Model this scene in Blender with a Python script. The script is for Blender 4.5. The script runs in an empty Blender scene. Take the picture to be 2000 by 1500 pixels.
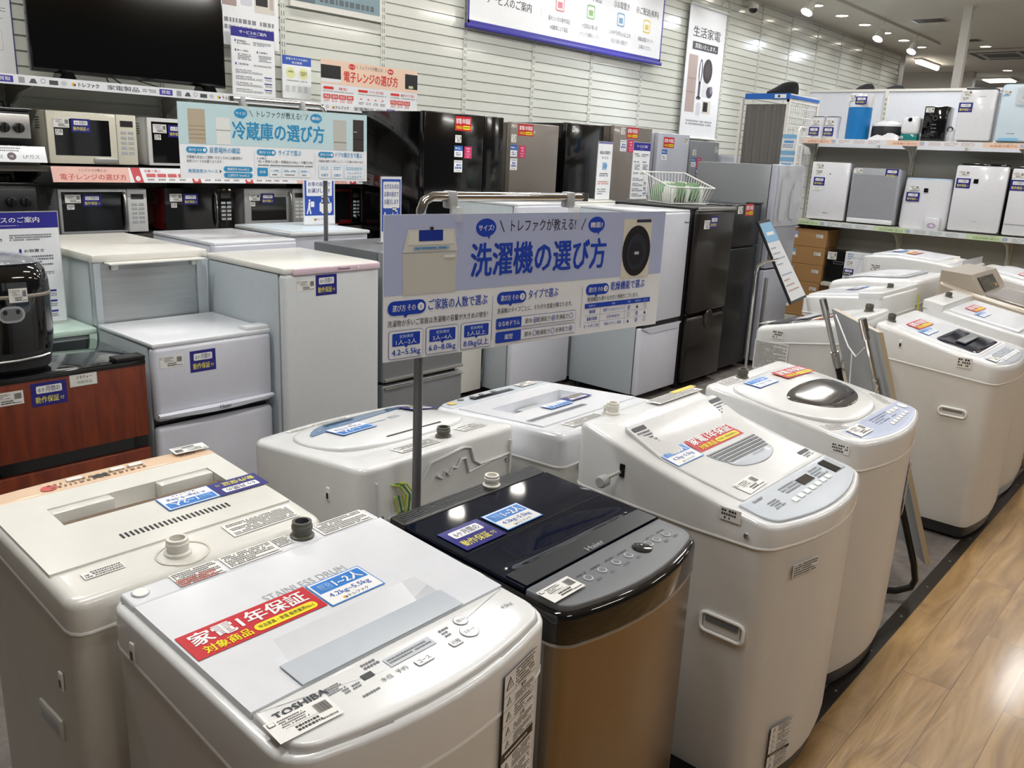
import bpy, bmesh, math, random
from mathutils import Vector, Matrix
SC = bpy.context.scene
COL = SC.collection
PI = math.pi
# ------------------------------------------------------------------ camera, world, exposure, lights
CAM_H = 1.6
cam = bpy.data.cameras.new('camera'); cam_o = bpy.data.objects.new('camera', cam); COL.objects.link(cam_o)
cam.sensor_width = 36.0; cam.lens = 36.0 * 1652.5 / 2000.0; cam.clip_start = 0.05; cam.clip_end = 100
def cam_axes(roll, pitch, yaw):
    cy, sy = math.cos(yaw), math.sin(yaw); cp, sp = math.cos(pitch), math.sin(pitch); cr, sr = math.cos(roll), math.sin(roll)
    f = Vector((sy, cy, 0)); r = Vector((cy, -sy, 0)); u = Vector((0, 0, 1))
    f2 = f * cp - u * sp; u2 = u * cp + f * sp
    return r * cr + u2 * sr, u2 * cr - r * sr, f2
_r, _u, _f = cam_axes(math.radians(2.68), math.radians(15.2), math.radians(49.24))
cam_o.matrix_world = Matrix(((_r.x, _u.x, -_f.x, 0), (_r.y, _u.y, -_f.y, 0), (_r.z, _u.z, -_f.z, CAM_H), (0, 0, 0, 1)))
SC.camera = cam_o
SC.view_settings.view_transform = 'Standard'; SC.view_settings.look = 'None'
SC.view_settings.gamma = 1; SC.view_settings.exposure = -0.06; SC.view_settings.use_curve_mapping = False
wd = bpy.data.worlds.new('world'); SC.world = wd; wd.use_nodes = True
wd.node_tree.nodes['Background'].inputs[0].default_value = (1.0, 0.985, 0.965, 1)
wd.node_tree.nodes['Background'].inputs[1].default_value = 0.07
CEIL = 3.6
LAMPS = [(x, y) for x in (0.7, 3.5, 6.3, 9.6) for y in (-1.7, 1.0, 2.9)] + [(12.6, -1.7), (12.6, 1.0)]     # ceiling fluorescent fittings over the sales floor; last pair added to brighten the ceiling
for lx, ly in LAMPS:
    L = bpy.data.lights.new('tube_light', 'AREA'); L.shape = 'RECTANGLE'; L.size = 1.2; L.size_y = 0.24; L.energy = 24 if ly < 2 else 34; L.color = (0.97, 0.99, 1.0)
    lo = bpy.data.objects.new('tube_light', L); COL.objects.link(lo); lo.location = (lx, ly, CEIL - 0.075)
# ------------------------------------------------------------------ materials
def lin(h):
    h = h.lstrip('#'); out = []
    for i in (0, 2, 4):
        c = int(h[i:i + 2], 16) / 255.0
        out.append(c / 12.92 if c <= .04045 else ((c + .055) / 1.055) ** 2.4)
    return (*out, 1)
MATS = {}
def mat(name, hexc, rough=.4, metal=0, coat=0, var=0.04, bump=0, scale=30, emit=0, trans=0, alpha=1, stretch=None, spec=.5):
    if name in MATS: return MATS[name]
    m = bpy.data.materials.new(name); m.use_nodes = True; MATS[name] = m
    nt = m.node_tree; b = nt.nodes['Principled BSDF']; c = lin(hexc)
    b.inputs['Base Color'].default_value = c; b.inputs['Roughness'].default_value = rough; b.inputs['Metallic'].default_value = metal
    b.inputs['Coat Weight'].default_value = coat; b.inputs['Coat Roughness'].default_value = .06; b.inputs['Specular IOR Level'].default_value = spec
    if trans: b.inputs['Transmission Weight'].default_value = trans; b.inputs['IOR'].default_value = 1.1
    if alpha < 1: b.inputs['Alpha'].default_value = alpha
    if emit: b.inputs['Emission Color'].default_value = c; b.inputs['Emission Strength'].default_value = emit
    if var or bump:
        tc = nt.nodes.new('ShaderNodeTexCoord'); n = nt.nodes.new('ShaderNodeTexNoise'); n.inputs['Scale'].default_value = scale; n.inputs['Detail'].default_value = 3
        src = tc.outputs['Object']
        if stretch:
            mp = nt.nodes.new('ShaderNodeMapping'); mp.inputs['Scale'].default_value = stretch; nt.links.new(src, mp.inputs[0]); src = mp.outputs[0]
        nt.links.new(src, n.inputs['Vector'])
        if var:
            mx = nt.nodes.new('ShaderNodeMix'); mx.data_type = 'RGBA'
            mx.inputs[6].default_value = tuple(x * (1 - var) for x in c[:3]) + (1,); mx.inputs[7].default_value = tuple(min(1, x * (1 + var)) for x in c[:3]) + (1,)
            nt.links.new(n.outputs['Fac'], mx.inputs[0]); nt.links.new(mx.outputs[2], b.inputs['Base Color'])
        if bump:
            bp = nt.nodes.new('ShaderNodeBump'); bp.inputs['Strength'].default_value = bump; bp.inputs['Distance'].default_value = .002
            nt.links.new(n.outputs['Fac'], bp.inputs['Height']); nt.links.new(bp.outputs[0], b.inputs['Normal'])
    return m
def ink(h):
    return mat('ink_' + h.lstrip('#'), h, .45, var=.02)
mat('white_plastic', '#e4e4e3', .22, coat=.35); mat('cool_white', '#e3e5ea', .22, coat=.3); mat('cream_plastic', '#e2e0d9', .24, coat=.35)
mat('body_white', '#dcdad6', .36); mat('body_cream', '#d6d4cc', .36); mat('lip_white', '#f2f1ee', .3)
mat('panel_silver', '#c3c9d1', .3, coat=.2); mat('panel_lilac', '#b9c2da', .3, coat=.2); mat('panel_peach', '#e3c3a4', .3, coat=.3)
mat('black_gloss', '#07090c', .06, coat=.6); mat('navy_glass', '#050c1f', .05, spec=.3); mat('black_plastic', '#0d0d0e', .3); mat('black_satin', '#15120f', .35)
mat('dark_grey', '#2b2c2e', .35); mat('mid_grey', '#6f7174', .4); mat('light_grey', '#b5b8bb', .4)
mat('gold_steel', '#968774', .33, metal=.85, stretch=(60, 60, 1.5), var=.06); mat('silver_steel', '#b4b3b0', .3, metal=.8, var=.05, stretch=(60, 60, 2))
mat('brushed_steel', '#c2c6c7', .3, metal=.85, var=.16, scale=4, bump=.12, stretch=(1, 1, 26)); mat('chrome', '#d8d8d6', .1, metal=1, var=0)
mat('pole_grey', '#77777a', .35, metal=.5); mat('nozzle_olive', '#57554b', .4); mat('nozzle_white', '#e4e1d8', .35); mat('valve_blue', '#1d4fb0', .4)
mat('smoke_window', '#3b3634', .08, coat=.8); mat('silver_stripe', '#aeb1b6', .3, metal=.5); mat('brown_trim', '#6d5a4a', .2, coat=.4)
mat('paper', '#eceae6', .5); mat('board_white', '#eceef2', .35, coat=.15); mat('navy_ink', '#221f7e', .35, coat=.2)
mat('red_print', '#c81d2c', .35, coat=.2); mat('yellow_print', '#f5e21b', .4); mat('blue_print', '#2a7fd6', .35, coat=.2); mat('white_print', '#f3f3f3', .4)
mat('clear_plastic', '#f2f2ee', .12, alpha=.28, coat=.5); mat('film_plastic', '#e8eaee', .15, alpha=.38, coat=.3)
mat('rubber', '#1a1a1a', .6); mat('wire_white', '#eeeeec', .35)
# ------------------------------------------------------------------ mesh builder
EPS = .0005
TC = {}
def tmesh(s):
    k = s
    if k not in TC:
        cu = bpy.data.curves.new('t', 'FONT'); cu.body = s; cu.size = 1; cu.resolution_u = 2
        o = bpy.data.objects.new('t', cu); COL.objects.link(o)
        dg = bpy.context.evaluated_depsgraph_get(); dg.update()
        me = bpy.data.meshes.new_from_object(o.evaluated_get(dg))
        v = [(p.co.x, p.co.y) for p in me.vertices]; f = [tuple(p.vertices) for p in me.polygons]
        bpy.data.objects.remove(o); bpy.data.curves.remove(cu); bpy.data.meshes.remove(me)
        xs = [p[0] for p in v] or [0, 1]; ys = [p[1] for p in v] or [0, 1]
        TC[k] = (v, f, min(xs), max(xs), min(ys), max(ys))
    return TC[k]
ID = Matrix.Identity(4)
def frame(o, X, Y):
    X = Vector(X).normalized(); Y = Vector(Y); Z = X.cross(Y).normalized(); Y = Z.cross(X)
    return Matrix(((X.x, Y.x, Z.x, o[0]), (X.y, Y.y, Z.y, o[1]), (X.z, Y.z, Z.z, o[2]), (0, 0, 0, 1)))
FRONT = lambda x, y, z: frame((x, y, z), (1, 0, 0), (0, 0, 1))        # faces -y
WEST = lambda x, y, z: frame((x, y, z), (0, -1, 0), (0, 0, 1))        # faces -x
class B:
    def __init__(s, m='white_plastic', T=None):
        s.v = []; s.f = []; s.k = []; s.ms = []; s.T = T or ID; s.m(m)
    def m(s, name):
        if name.startswith('#'): ink(name); name = 'ink_' + name[1:]
        if name not in s.ms: s.ms.append(name)
        s.c = s.ms.index(name); return s
    def add(s, vs, fs):
        n = len(s.v); T = s.T
        s.v += [tuple(T @ Vector(p)) for p in vs]; s.f += [tuple(i + n for i in f) for f in fs]; s.k += [s.c] * len(fs); return s
    def box(s, x0, x1, y0, y1, z0, z1):
        v = [(x, y, z) for z in (z0, z1) for y in (y0, y1) for x in (x0, x1)]
        return s.add(v, [(0, 2, 3, 1), (4, 5, 7, 6), (0, 1, 5, 4), (2, 6, 7, 3), (0, 4, 6, 2), (1, 3, 7, 5)])
    def rbox(s, x0, x1, y0, y1, z0, z1, r=.006, seg=2, vert=False):
        bm = bmesh.new(); bmesh.ops.create_cube(bm, size=1)
        for p in bm.verts: p.co = Vector(((x0 + x1) / 2 + p.co.x * (x1 - x0), (y0 + y1) / 2 + p.co.y * (y1 - y0), (z0 + z1) / 2 + p.co.z * (z1 - z0)))
        es = [e for e in bm.edges if not vert or abs(e.verts[0].co.z - e.verts[1].co.z) > 1e-6]
        bmesh.ops.bevel(bm, geom=es, offset=r, segments=seg, affect='EDGES', profile=.5)
        bm.verts.index_update(); s.add([p.co[:] for p in bm.verts], [tuple(q.index for q in f.verts) for f in bm.faces]); bm.free(); return s
    def tube(s, pts, r, n=8, closed=False):
        P = [Vector(p) for p in pts]; N = len(P); vs = []; up = None
        for i in range(N):
            a = P[(i - 1) % N] if (closed or i) else P[0]; b = P[(i + 1) % N] if (closed or i < N - 1) else P[-1]
            t = (b - a).normalized()
            if up is None: up = Vector((0, 0, 1)) if abs(t.z) < .9 else Vector((1, 0, 0))
            x = t.cross(up).normalized(); up = x.cross(t).normalized()
            vs += [P[i] + x * (r * math.cos(2 * PI * k / n)) + up * (r * math.sin(2 * PI * k / n)) for k in range(n)]
        fs = [(i * n + k, i * n + (k + 1) % n, ((i + 1) % N) * n + (k + 1) % n, ((i + 1) % N) * n + k) for i in range(N if closed else N - 1) for k in range(n)]
        if not closed: fs += [tuple(range(n))[::-1], tuple((N - 1) * n + k for k in range(n))]
        return s.add(vs, fs)
    def lathe(s, prof, c=(0, 0, 0), n=20, cap=True):
        vs = [(c[0] + r * math.cos(2 * PI * k / n), c[1] + r * math.sin(2 * PI * k / n), c[2] + z) for r, z in prof for k in range(n)]
        fs = [(i * n + k, i * n + (k + 1) % n, (i + 1) * n + (k + 1) % n, (i + 1) * n + k) for i in range(len(prof) - 1) for k in range(n)]
        if cap: fs += [tuple(range(n))[::-1], tuple((len(prof) - 1) * n + k for k in range(n))]
        return s.add(vs, fs)
    def loft(s, rings, cap0=True, cap1=True):
        n = len(rings[0]); vs = [p for r in rings for p in r]
        fs = [(i * n + k, i * n + (k + 1) % n, (i + 1) * n + (k + 1) % n, (i + 1) * n + k) for i in range(len(rings) - 1) for k in range(n)]
        if cap0: fs.append(tuple(range(n))[::-1])
        if cap1: fs.append(tuple((len(rings) - 1) * n + k for k in range(n)))
        return s.add(vs, fs)
    def prism(s, pts, a, b, ax='z'):
        g = {'z': lambda p, t: (p[0], p[1], t), 'y': lambda p, t: (p[0], t, p[1]), 'x': lambda p, t: (t, p[0], p[1])}[ax]
        return s.loft([[g(p, a) for p in pts], [g(p, b) for p in pts]])
    # --- flat printing in the local x/y plane (z = layer)
    def quad(s, pts, m, l=1): s.m(m); return s.add([(p[0], p[1], l * EPS) for p in pts], [tuple(range(len(pts)))])
    def rect(s, x0, y0, x1, y1, m, l=1): return s.quad([(x0, y0), (x1, y0), (x1, y1), (x0, y1)], m, l)
    def rrect(s, x0, y0, x1, y1, r, m, l=1):
        p = []
        for cx, cy, a in ((x1 - r, y0 + r, -90), (x1 - r, y1 - r, 0), (x0 + r, y1 - r, 90), (x0 + r, y0 + r, 180)):
            p += [(cx + r * math.cos(math.radians(a + t)), cy + r * math.sin(math.radians(a + t))) for t in (0, 30, 60, 90)]
        return s.quad(p, m, l)
    def frm(s, x0, y0, x1, y1, r, t, m, mi, l=1): s.rrect(x0, y0, x1, y1, r, m, l); return s.rrect(x0 + t, y0 + t, x1 - t, y1 - t, max(r - t, t * .3), mi, l + 1)
    def ell(s, cx, cy, rx, ry, m, l=1, n=24): return s.quad([(cx + rx * math.cos(2 * PI * k / n), cy + ry * math.sin(2 * PI * k / n)) for k in range(n)], m, l)
    def ring(s, cx, cy, rx, ry, t, m, l=1, n=20):
        s.m(m); v = []
        for k in range(n):
            a = 2 * PI * k / n; v += [(cx + rx * math.cos(a), cy + ry * math.sin(a), l * EPS), (cx + (rx - t) * math.cos(a), cy + (ry - t) * math.sin(a), l * EPS)]
        return s.add(v, [(2 * k, (2 * k + 2) % (2 * n), (2 * k + 3) % (2 * n), 2 * k + 1) for k in range(n)])
    def line(s, x0, y0, x1, y1, t, m, l=1):
        d = Vector((x1 - x0, y1 - y0)); n = Vector((-d.y, d.x)).normalized() * t / 2
        return s.quad([(x0 - n.x, y0 - n.y), (x1 - n.x, y1 - n.y), (x1 + n.x, y1 + n.y), (x0 + n.x, y0 + n.y)], m, l)
    def text(s, t, cx, cy, h, m, l=2, w=None, bold=1, al='c'):
        v, f, a, b, c, d = tmesh(t); s.m(m); sx = h
        if w: sx = w / max(b - a, 1e-6)
        ox = {'c': (a + b) / 2, 'l': a, 'r': b}[al]; oy = (c + d) / 2
        for i, (dx, dy) in enumerate((((0, 0),), ((-.012, 0), (.012, 0)), ((-.022, -.012), (.022, .012), (-.022, .012), (.022, -.012)))[bold]):
            s.add([(cx + (p[0] - ox + dx) * sx, cy + (p[1] - oy + dy) * h, (l + .22 * i) * EPS) for p in v], f)
        return s
    def greek(s, x0, y0, x1, y1, rows, m, l=2, seed=1, dens=.75, fill=.6):
        R = random.Random(seed); s.m(m); rh = (y1 - y0) / rows
        for i in range(rows):
            yb = y1 - (i + 1) * rh + rh * (1 - fill) / 2; x = x0; xe = x1 if i % 3 != 2 else x0 + (x1 - x0) * R.uniform(.5, .95)
            while x < xe - rh * .3:
                wd_ = min(rh * fill * R.choice((.5, .8, .8, 1.1)), xe - x)
                if R.random() < .93: s.add([(x, yb, l * EPS), (x + wd_, yb, l * EPS), (x + wd_, yb + rh * fill, l * EPS), (x, yb + rh * fill, l * EPS)], [(0, 1, 2, 3)])
                x += wd_ + rh * (1 - dens) * .8
        return s
    def bars(s, x0, y0, x1, y1, m='#1a1a1a', l=2, seed=1):
        R = random.Random(seed); s.m(m); x = x0
        while x < x1:
            w = (x1 - x0) * R.choice((.02, .035, .05)); s.rect(x, y0, min(x + w, x1), y1, m, l); x += w + (x1 - x0) * R.choice((.02, .03, .04))
        return s
    def make(s, name, parent=None, label=None, smooth=True, ang=35, **kw):
        o0 = parent_loc(parent) if parent is not None else kw.get('loc', Vector((0, 0, 0)))
        o0 = Vector(o0)
        me = bpy.data.meshes.new(name); me.from_pydata([tuple(Vector(p) - o0) for p in s.v], [], s.f)
        for n in s.ms: me.materials.append(MATS[n])
        me.polygons.foreach_set('material_index', s.k)
        if smooth:
            me.polygons.foreach_set('use_smooth', [True] * len(s.f)); me.set_sharp_from_angle(angle=math.radians(ang))
        me.validate(); me.update()
        o = bpy.data.objects.new(name, me); COL.objects.link(o)
        if parent is not None:
            o.parent = parent
            # parts are modelled in world coordinates: take the parent's parents off too
        else: o.location = o0
        if label: o['label'] = label
        return o
def parent_loc(p):
    v = Vector((0, 0, 0))
    while p is not None: v = v + p.location; p = p.parent
    return v
def tag(o, label, cat, group=None):
    o['label'] = label; o['category'] = cat
    if group: o['group'] = group
    return o
def thing(name, label, cat, loc, group=None):
    o = bpy.data.objects.new(name, None); COL.objects.link(o); o.location = loc; o.empty_display_size = .1
    return tag(o, label, cat, group)
def struct(o): o['kind'] = 'structure'; return o
def solo(b, name, label, cat, loc, group=None): return tag(b.make(name, None, loc=loc), label, cat, group)
# ------------------------------------------------------------------ stickers (each one flat printed piece with its real thickness)
def base(b, w, h, m, t=.0004): b.m(m); b.box(-w / 2, w / 2, -h / 2, h / 2, 0, t); return b
def cube_logo(b, x, y, s, l):
    b.quad([(x - s, y + s * .3), (x, y - s * .1), (x, y - s), (x - s, y - s * .6)], '#e8b423', l); b.quad([(x, y - s * .1), (x + s, y + s * .3), (x + s, y - s * .6), (x, y - s)], '#3a3192', l)
    b.quad([(x - s, y + s * .35), (x, y + s * .85), (x + s, y + s * .35), (x, y - s * .05)], '#e3b91f', l)
def st_red(b, w, h):
    base(b, w, h, 'red_print'); tall = h / w > .45
    if tall:
        b.text('家電1年保証', 0, h * .17, h * .4, 'white_print', 2, w=w * .86, bold=2); b.text('対象商品', -w * .25, -h * .27, h * .26, 'yellow_print', 2, w=w * .36, bold=1)
        b.rrect(-w * .03, -h * .4, w * .44, -h * .14, h * .12, 'yellow_print', 2); b.greek(.0, -h * .33, w * .41, -h * .21, 1, '#5a3a10', 3, 3)
    else:
        b.text('家電1年保証', 0, h * .17, h * .5, 'white_print', 2, w=w * .88, bold=2); b.text('対象商品', -w * .25, -h * .28, h * .3, 'yellow_print', 2, w=w * .34, bold=2)
        b.rrect(-w * .05, -h * .42, w * .45, -h * .14, h * .13, 'yellow_print', 2); b.text('中古家具・家電 販売業界No.1', w * .2, -h * .28, h * .15, '#2a2410', 3, w=w * .44, bold=0)
def st_m6(b, w, h):
    base(b, w, h, 'navy_ink'); b.rrect(-w * .36, h * .04, w * .36, h * .36, h * .05, 'white_print', 2)
    b.text('6ヶ月間の', 0, h * .2, h * .27, '#1c1b55', 3, w=w * .6, bold=0); b.text('動作保証', -w * .07, -h * .23, h * .3, '#efe664', 2, w=w * .66, bold=1); b.text('付', w * .35, -h * .25, h * .17, '#efe664', 2, bold=0)
def st_blue(b, w, h):
    base(b, w, h, '#3f86d8'); b.rect(-w * .48, -h * .47, w * .48, h * .47, 'white_print', 1.4); b.rect(-w * .45, h * .02, w * .45, h * .42, 'blue_print', 2)
    b.rrect(-w * .38, h * .1, -w * .17, h * .33, h * .03, '#a8cdf2', 3); b.rrect(-w * .37, h * .12, -w * .18, h * .31, h * .02, 'blue_print', 4); b.text('目安', -w * .275, h * .215, h * .16, '#a8cdf2', 5, bold=0)
    b.text('1~2人', w * .13, h * .215, h * .34, 'white_print', 3, w=w * .5, bold=2); b.text('4.2kg~5.5kg', 0, -h * .17, h * .22, '#2a55ad', 2, w=w * .74, bold=1)
    cube_logo(b, -w * .2, -h * .375, h * .055, 2); b.text('トレファク', w * .05, -h * .375, h * .12, '#2a2620', 2, w=w * .36, bold=1)
def st_price(b, w, h):
    base(b, w, h, 'paper'); b.rrect(-w * .47, h * .24, -w * .36, h * .42, h * .03, '#55534f', 2); b.rrect(-w * .46, h * .26, -w * .37, h * .40, h * .03, 'paper', 3)
    b.greek(-w * .32, 0, w * .1, h * .4, 4, '#4c4a48', 2, 5, fill=.5); b.greek(-w * .18, -h * .4, w * .2, -h * .1, 2, '#2d2c2a', 2, 8, fill=.6)
    b.bars(w * .22, -h * .1, w * .44, h * .34, '#222222', 2, 4); b.line(-w * .3, -h * .05, w * .2, -h * .05, h * .012, '#777777', 2); b.greek(w * .2, -h * .42, w * .46, -h * .3, 1, '#777777', 2, 9)
def st_cap(b, w, h):
    base(b, w, h, 'white_print'); b.rect(-w / 2, h * .05, w / 2, h / 2, '#1f5fb2', 2); b.greek(-w * .4, h * .18, -w * .1, h * .38, 1, 'white_print', 3, 3); b.text('3人~', w * .12, h * .28, h * .26, 'white_print', 3, w=w * .5); b.greek(-w * .3, -h * .4, w * .3, -h * .05, 2, '#3a5a9a', 2, 6)
def st_pink(b, w, h):
    base(b, w, h, '#cc2f66'); b.greek(-w * .25, h * .26, w * .25, h * .38, 1, 'white_print', 2, 3); b.text('人気', 0, h * .1, h * .2, 'white_print', 2, w=w * .4); b.text('ブランド', 0, -h * .16, h * .17, 'white_print', 2, w=w * .62); b.greek(-w * .2, -h * .4, w * .2, -h * .32, 1, 'white_print', 2, 4)
def st_dots(b, w, h):
    base(b, w, h, 'white_print'); b.greek(-w * .4, h * .3, w * .4, h * .42, 1, '#4a5a8a', 2, 5); b.greek(-w * .38, -h * .25, w * .38, h * .22, 2, '#2c55a8', 2, 7, fill=.7); b.greek(-w * .3, -h * .42, w * .3, -h * .32, 1, '#4a5a8a', 2, 6)
def st_jimo(b, w, h):
    base(b, w, h, '#b8cfb4'); b.rect(-w * .48, -h * .46, w * .48, h * .46, 'paper', 2); b.text('ジモティー', w * .03, h * .17, h * .3, '#20211f', 3, w=w * .58); b.text('掲載商品', w * .03, -h * .2, h * .24, '#8fb0a0', 3, w=w * .56, bold=0)
def st_info(b, w, h):
    base(b, w, h, 'paper'); n = max(3, int(h / .006)); b.greek(-w * .46, -h * .45, w * .46, h * .45, n, '#5d5c5a', 2, int(w * 1e4) % 97, fill=.55)
def st_qr(b, w, h):
    base(b, w, h, 'paper'); b.greek(-w * .42, -h * .42, w * .42, h * .42, 3, '#3c3b39', 2, 12, fill=.6)
def st_warn(b, w, h):   # tall warning table
    base(b, w, h, '#55504b'); b.rect(-w * .492, -h * .497, w * .492, h * .497, 'paper', 1.4); y = h * .5; R = random.Random(4)
    for i, fh in enumerate((.17, .11, .12, .11, .1, .07, .13, .19)):
        y0 = y - h * fh
        if i == 5: b.rect(-w * .49, y0, w * .49, y, '#2a211c', 2); b.greek(-w * .4, y0 + h * .02, w * .3, y - h * .02, 1, 'paper', 3, 3)
        else:
            b.rect(-w * .49, y0, w * .49, y0 + h * .003, '#55504b', 2); c = (-w * .33, (y + y0) / 2); r = min(w * .12, h * fh * .3)
            b.quad([(c[0] - r, c[1] - r * .8), (c[0] + r, c[1] - r * .8), (c[0], c[1] + r)], '#44403c', 2); b.quad([(c[0] - r * .7, c[1] - r * .62), (c[0] + r * .7, c[1] - r * .62), (c[0], c[1] + r * .65)], 'paper', 3); b.rect(c[0] - r * .08, c[1] - r * .4, c[0] + r * .08, c[1] + r * .3, '#44403c', 4)
            if i in (1, 3): b.text('警告' if i == 1 else '注意', w * .1, y - h * fh * .2, h * .035, '#44403c', 2, bold=1); b.greek(-w * .15, y0 + h * .01, w * .44, y - h * fh * .4, 3, '#5b5651', 2, i + 3)
            else: b.greek(-w * .15, y0 + h * .01, w * .44, y - h * .012, max(2, int(fh * 40)), '#5b5651', 2, i + 3)
        y = y0
ST = dict(red=(st_red, 'warranty_sticker', 'red one year warranty sticker'), m6=(st_m6, 'warranty_sticker', 'navy six month warranty sticker'), blue=(st_blue, 'capacity_sticker', 'blue and white capacity sticker'), price=(st_price, 'price_tag', 'white price tag with barcode'),
          cap=(st_cap, 'capacity_sticker', 'blue topped white sticker'), pink=(st_pink, 'brand_sticker', 'magenta sticker'), dots=(st_dots, 'feature_sticker', 'white sticker with blue print'), jimo=(st_jimo, 'notice_sticker', 'white notice card with green rim'),
          info=(st_info, 'instruction_label', 'white label of small print'), qr=(st_qr, 'code_label', 'small white printed label'), warn=(st_warn, 'warning_label', 'tall white table of warnings'))
def stick(kind, parent, T, w, h):
    f, n, lab = ST[kind]; b = B('paper', T); f(b, w, h)
    return b.make(n, parent, lab, smooth=False)
# ------------------------------------------------------------------ room shell
def tex_floor(name, wood):
    m = bpy.data.materials.new(name); m.use_nodes = True; MATS[name] = m; nt = m.node_tree; N = nt.nodes; L = nt.links; b = N['Principled BSDF']
    tc = N.new('ShaderNodeTexCoord'); no = N.new('ShaderNodeTexNoise'); mp = N.new('ShaderNodeMapping'); L.new(tc.outputs['Object'], mp.inputs[0]); L.new(mp.outputs[0], no.inputs['Vector'])
    rp = N.new('ShaderNodeValToRGB'); L.new(no.outputs['Fac'], rp.inputs[0]); bp = N.new('ShaderNodeBump'); L.new(bp.outputs[0], b.inputs['Normal'])
    if wood:
        br = N.new('ShaderNodeTexBrick'); L.new(tc.outputs['Object'], br.inputs['Vector']); br.inputs['Scale'].default_value = 1; br.inputs['Brick Width'].default_value = .92; br.inputs['Row Height'].default_value = .152
        br.inputs['Mortar Size'].default_value = .0012; br.inputs['Color1'].default_value = (.25, .25, .25, 1); br.inputs['Color2'].default_value = (.75, .75, .75, 1); br.inputs['Mortar'].default_value = (0, 0, 0, 1)
        ad = N.new('ShaderNodeVectorMath'); ad.operation = 'MULTIPLY_ADD'; L.new(br.outputs['Color'], ad.inputs[0]); ad.inputs[1].default_value = (7, 3, 5); L.new(tc.outputs['Object'], ad.inputs[2]); L.new(ad.outputs[0], mp.inputs[0])
        mp.inputs['Scale'].default_value = (1.1, 7.5, 1); no.inputs['Scale'].default_value = 1.5; no.inputs['Detail'].default_value = 7; no.inputs['Distortion'].default_value = 1.3; no.inputs['Roughness'].default_value = .58
        e = rp.color_ramp.elements; e[0].position = .34; e[0].color = lin('#8a693f'); e[1].position = .66; e[1].color = lin('#b4915f'); q = e.new(.5); q.color = lin('#a3804f')
        mx = N.new('ShaderNodeMix'); mx.data_type = 'RGBA'; mx.blend_type = 'MULTIPLY'; L.new(br.outputs['Fac'], mx.inputs[0]); L.new(rp.outputs[0], mx.inputs[6]); mx.inputs[7].default_value = (.45, .4, .35, 1); L.new(mx.outputs[2], b.inputs['Base Color'])
        b.inputs['Roughness'].default_value = .3; b.inputs['Coat Weight'].default_value = .3; b.inputs['Coat Roughness'].default_value = .12
        L.new(no.outputs['Fac'], bp.inputs['Height']); bp.inputs['Strength'].default_value = .55; bp.inputs['Distance'].default_value = .004
    else:
        no.inputs['Scale'].default_value = 9; no.inputs['Detail'].default_value = 8; no.inputs['Roughness'].default_value = .7; e = rp.color_ramp.elements; e[0].position = .3; e[0].color = lin('#59534e'); e[1].position = .75; e[1].color = lin('#857d77')
        L.new(rp.outputs[0], b.inputs['Base Color']); b.inputs['Roughness'].default_value = .7; L.new(no.outputs['Fac'], bp.inputs['Height']); bp.inputs['Strength'].default_value = .2; bp.inputs['Distance'].default_value = .003
tex_floor('wood_floor', True); tex_floor('grey_tile', False)
mat('slat_white', '#d8dad3', .16, coat=.35, var=.015); mat('ceiling_white', '#e4e0d6', .75); mat('far_wall', '#c7c4bf', .7); mat('trim_dark', '#231d18', .35, coat=.1); mat('groove', '#77776e', .6)
mat('lamp_glow', '#fff6e6', emit=14, var=0); mat('spot_glow', '#e2efff', emit=60, var=0); mat('lamp_body', '#dedcd6', .4); mat('vent_dark', '#5c564e', .6); mat('slot_dark', '#85867f', .6)
b = B('wood_floor'); b.box(-6, 22, -6, .72, -.05, 0); struct(b.make('floor', loc=(0, 0, 0)))
b = B('grey_tile'); b.box(-6, 22, .72, 5.6, -.05, .001); struct(b.make('floor_display', loc=(0, 0, 0)))
b = B('trim_dark'); b.box(-6, 22, .702, .75, 0, .004); struct(b.make('trim_1', loc=(0, 0, 0)))
b = B('mid_grey')
for i in range(40): b.lathe([(.005, .004), (.003, .006)], (-2 + .32 * i, .722, 0), 8)
struct(b.make('trim_2', loc=(0, 0, 0)))
WY = 5.4; P = .0806; prof = [(WY + .06, 0)]
b = B('slat_white'); z = .02
prof.append((WY, 0))
while z < CEIL - .06:
    prof += [(WY, z + P - .011), (WY + .014, z + P - .0105), (WY + .014, z + P - .001), (WY, z + P)]; z += P
prof += [(WY, CEIL), (WY + .06, CEIL)]
b.prism(prof, -6, 16.3, 'x'); struct(b.make('wall_back', smooth=False, loc=(0, 0, 0)))
for k in range(-8, 15):
    x = 3.652 + .9 * k; b = B('slat_white'); b.box(x - .022, x + .022, WY - .006, WY, 0, CEIL); b.m('slot_dark')
    for i in range(int((CEIL - 1.0) / .05)):
        for dx in (-.009, .009): b.box(x + dx - .003, x + dx + .003, WY - .0068, WY - .005, 1.0 + i * .05, 1.03 + i * .05)
    struct(b.make('trim_%d' % (k + 11), smooth=False, loc=(x, WY, 0)))
b = B('far_wall'); b.box(16.3, 16.5, 5.4, 9, 0, CEIL); struct(b.make('wall_return', loc=(16.3, 5.4, 0)))
b = B('far_wall'); b.box(19.5, 19.7, 5.02, 9, 0, CEIL); struct(b.make('wall_far', loc=(19.5, 5, 0)))
b = B('far_wall'); b.box(26, 26.2, -6, 9, 0, CEIL); struct(b.make('wall_end', loc=(26, 0, 0)))
b = B('ceiling_white'); b.box(-6, 27, -6, 9, CEIL, CEIL + .1); struct(b.make('ceiling', loc=(0, 0, CEIL)))
b = B('lamp_body'); b.box(12.06, 12.16, 3.25, 3.35, 0, CEIL); struct(b.make('wall_pillar', loc=(12.1, 3.3, 0)))
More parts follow.
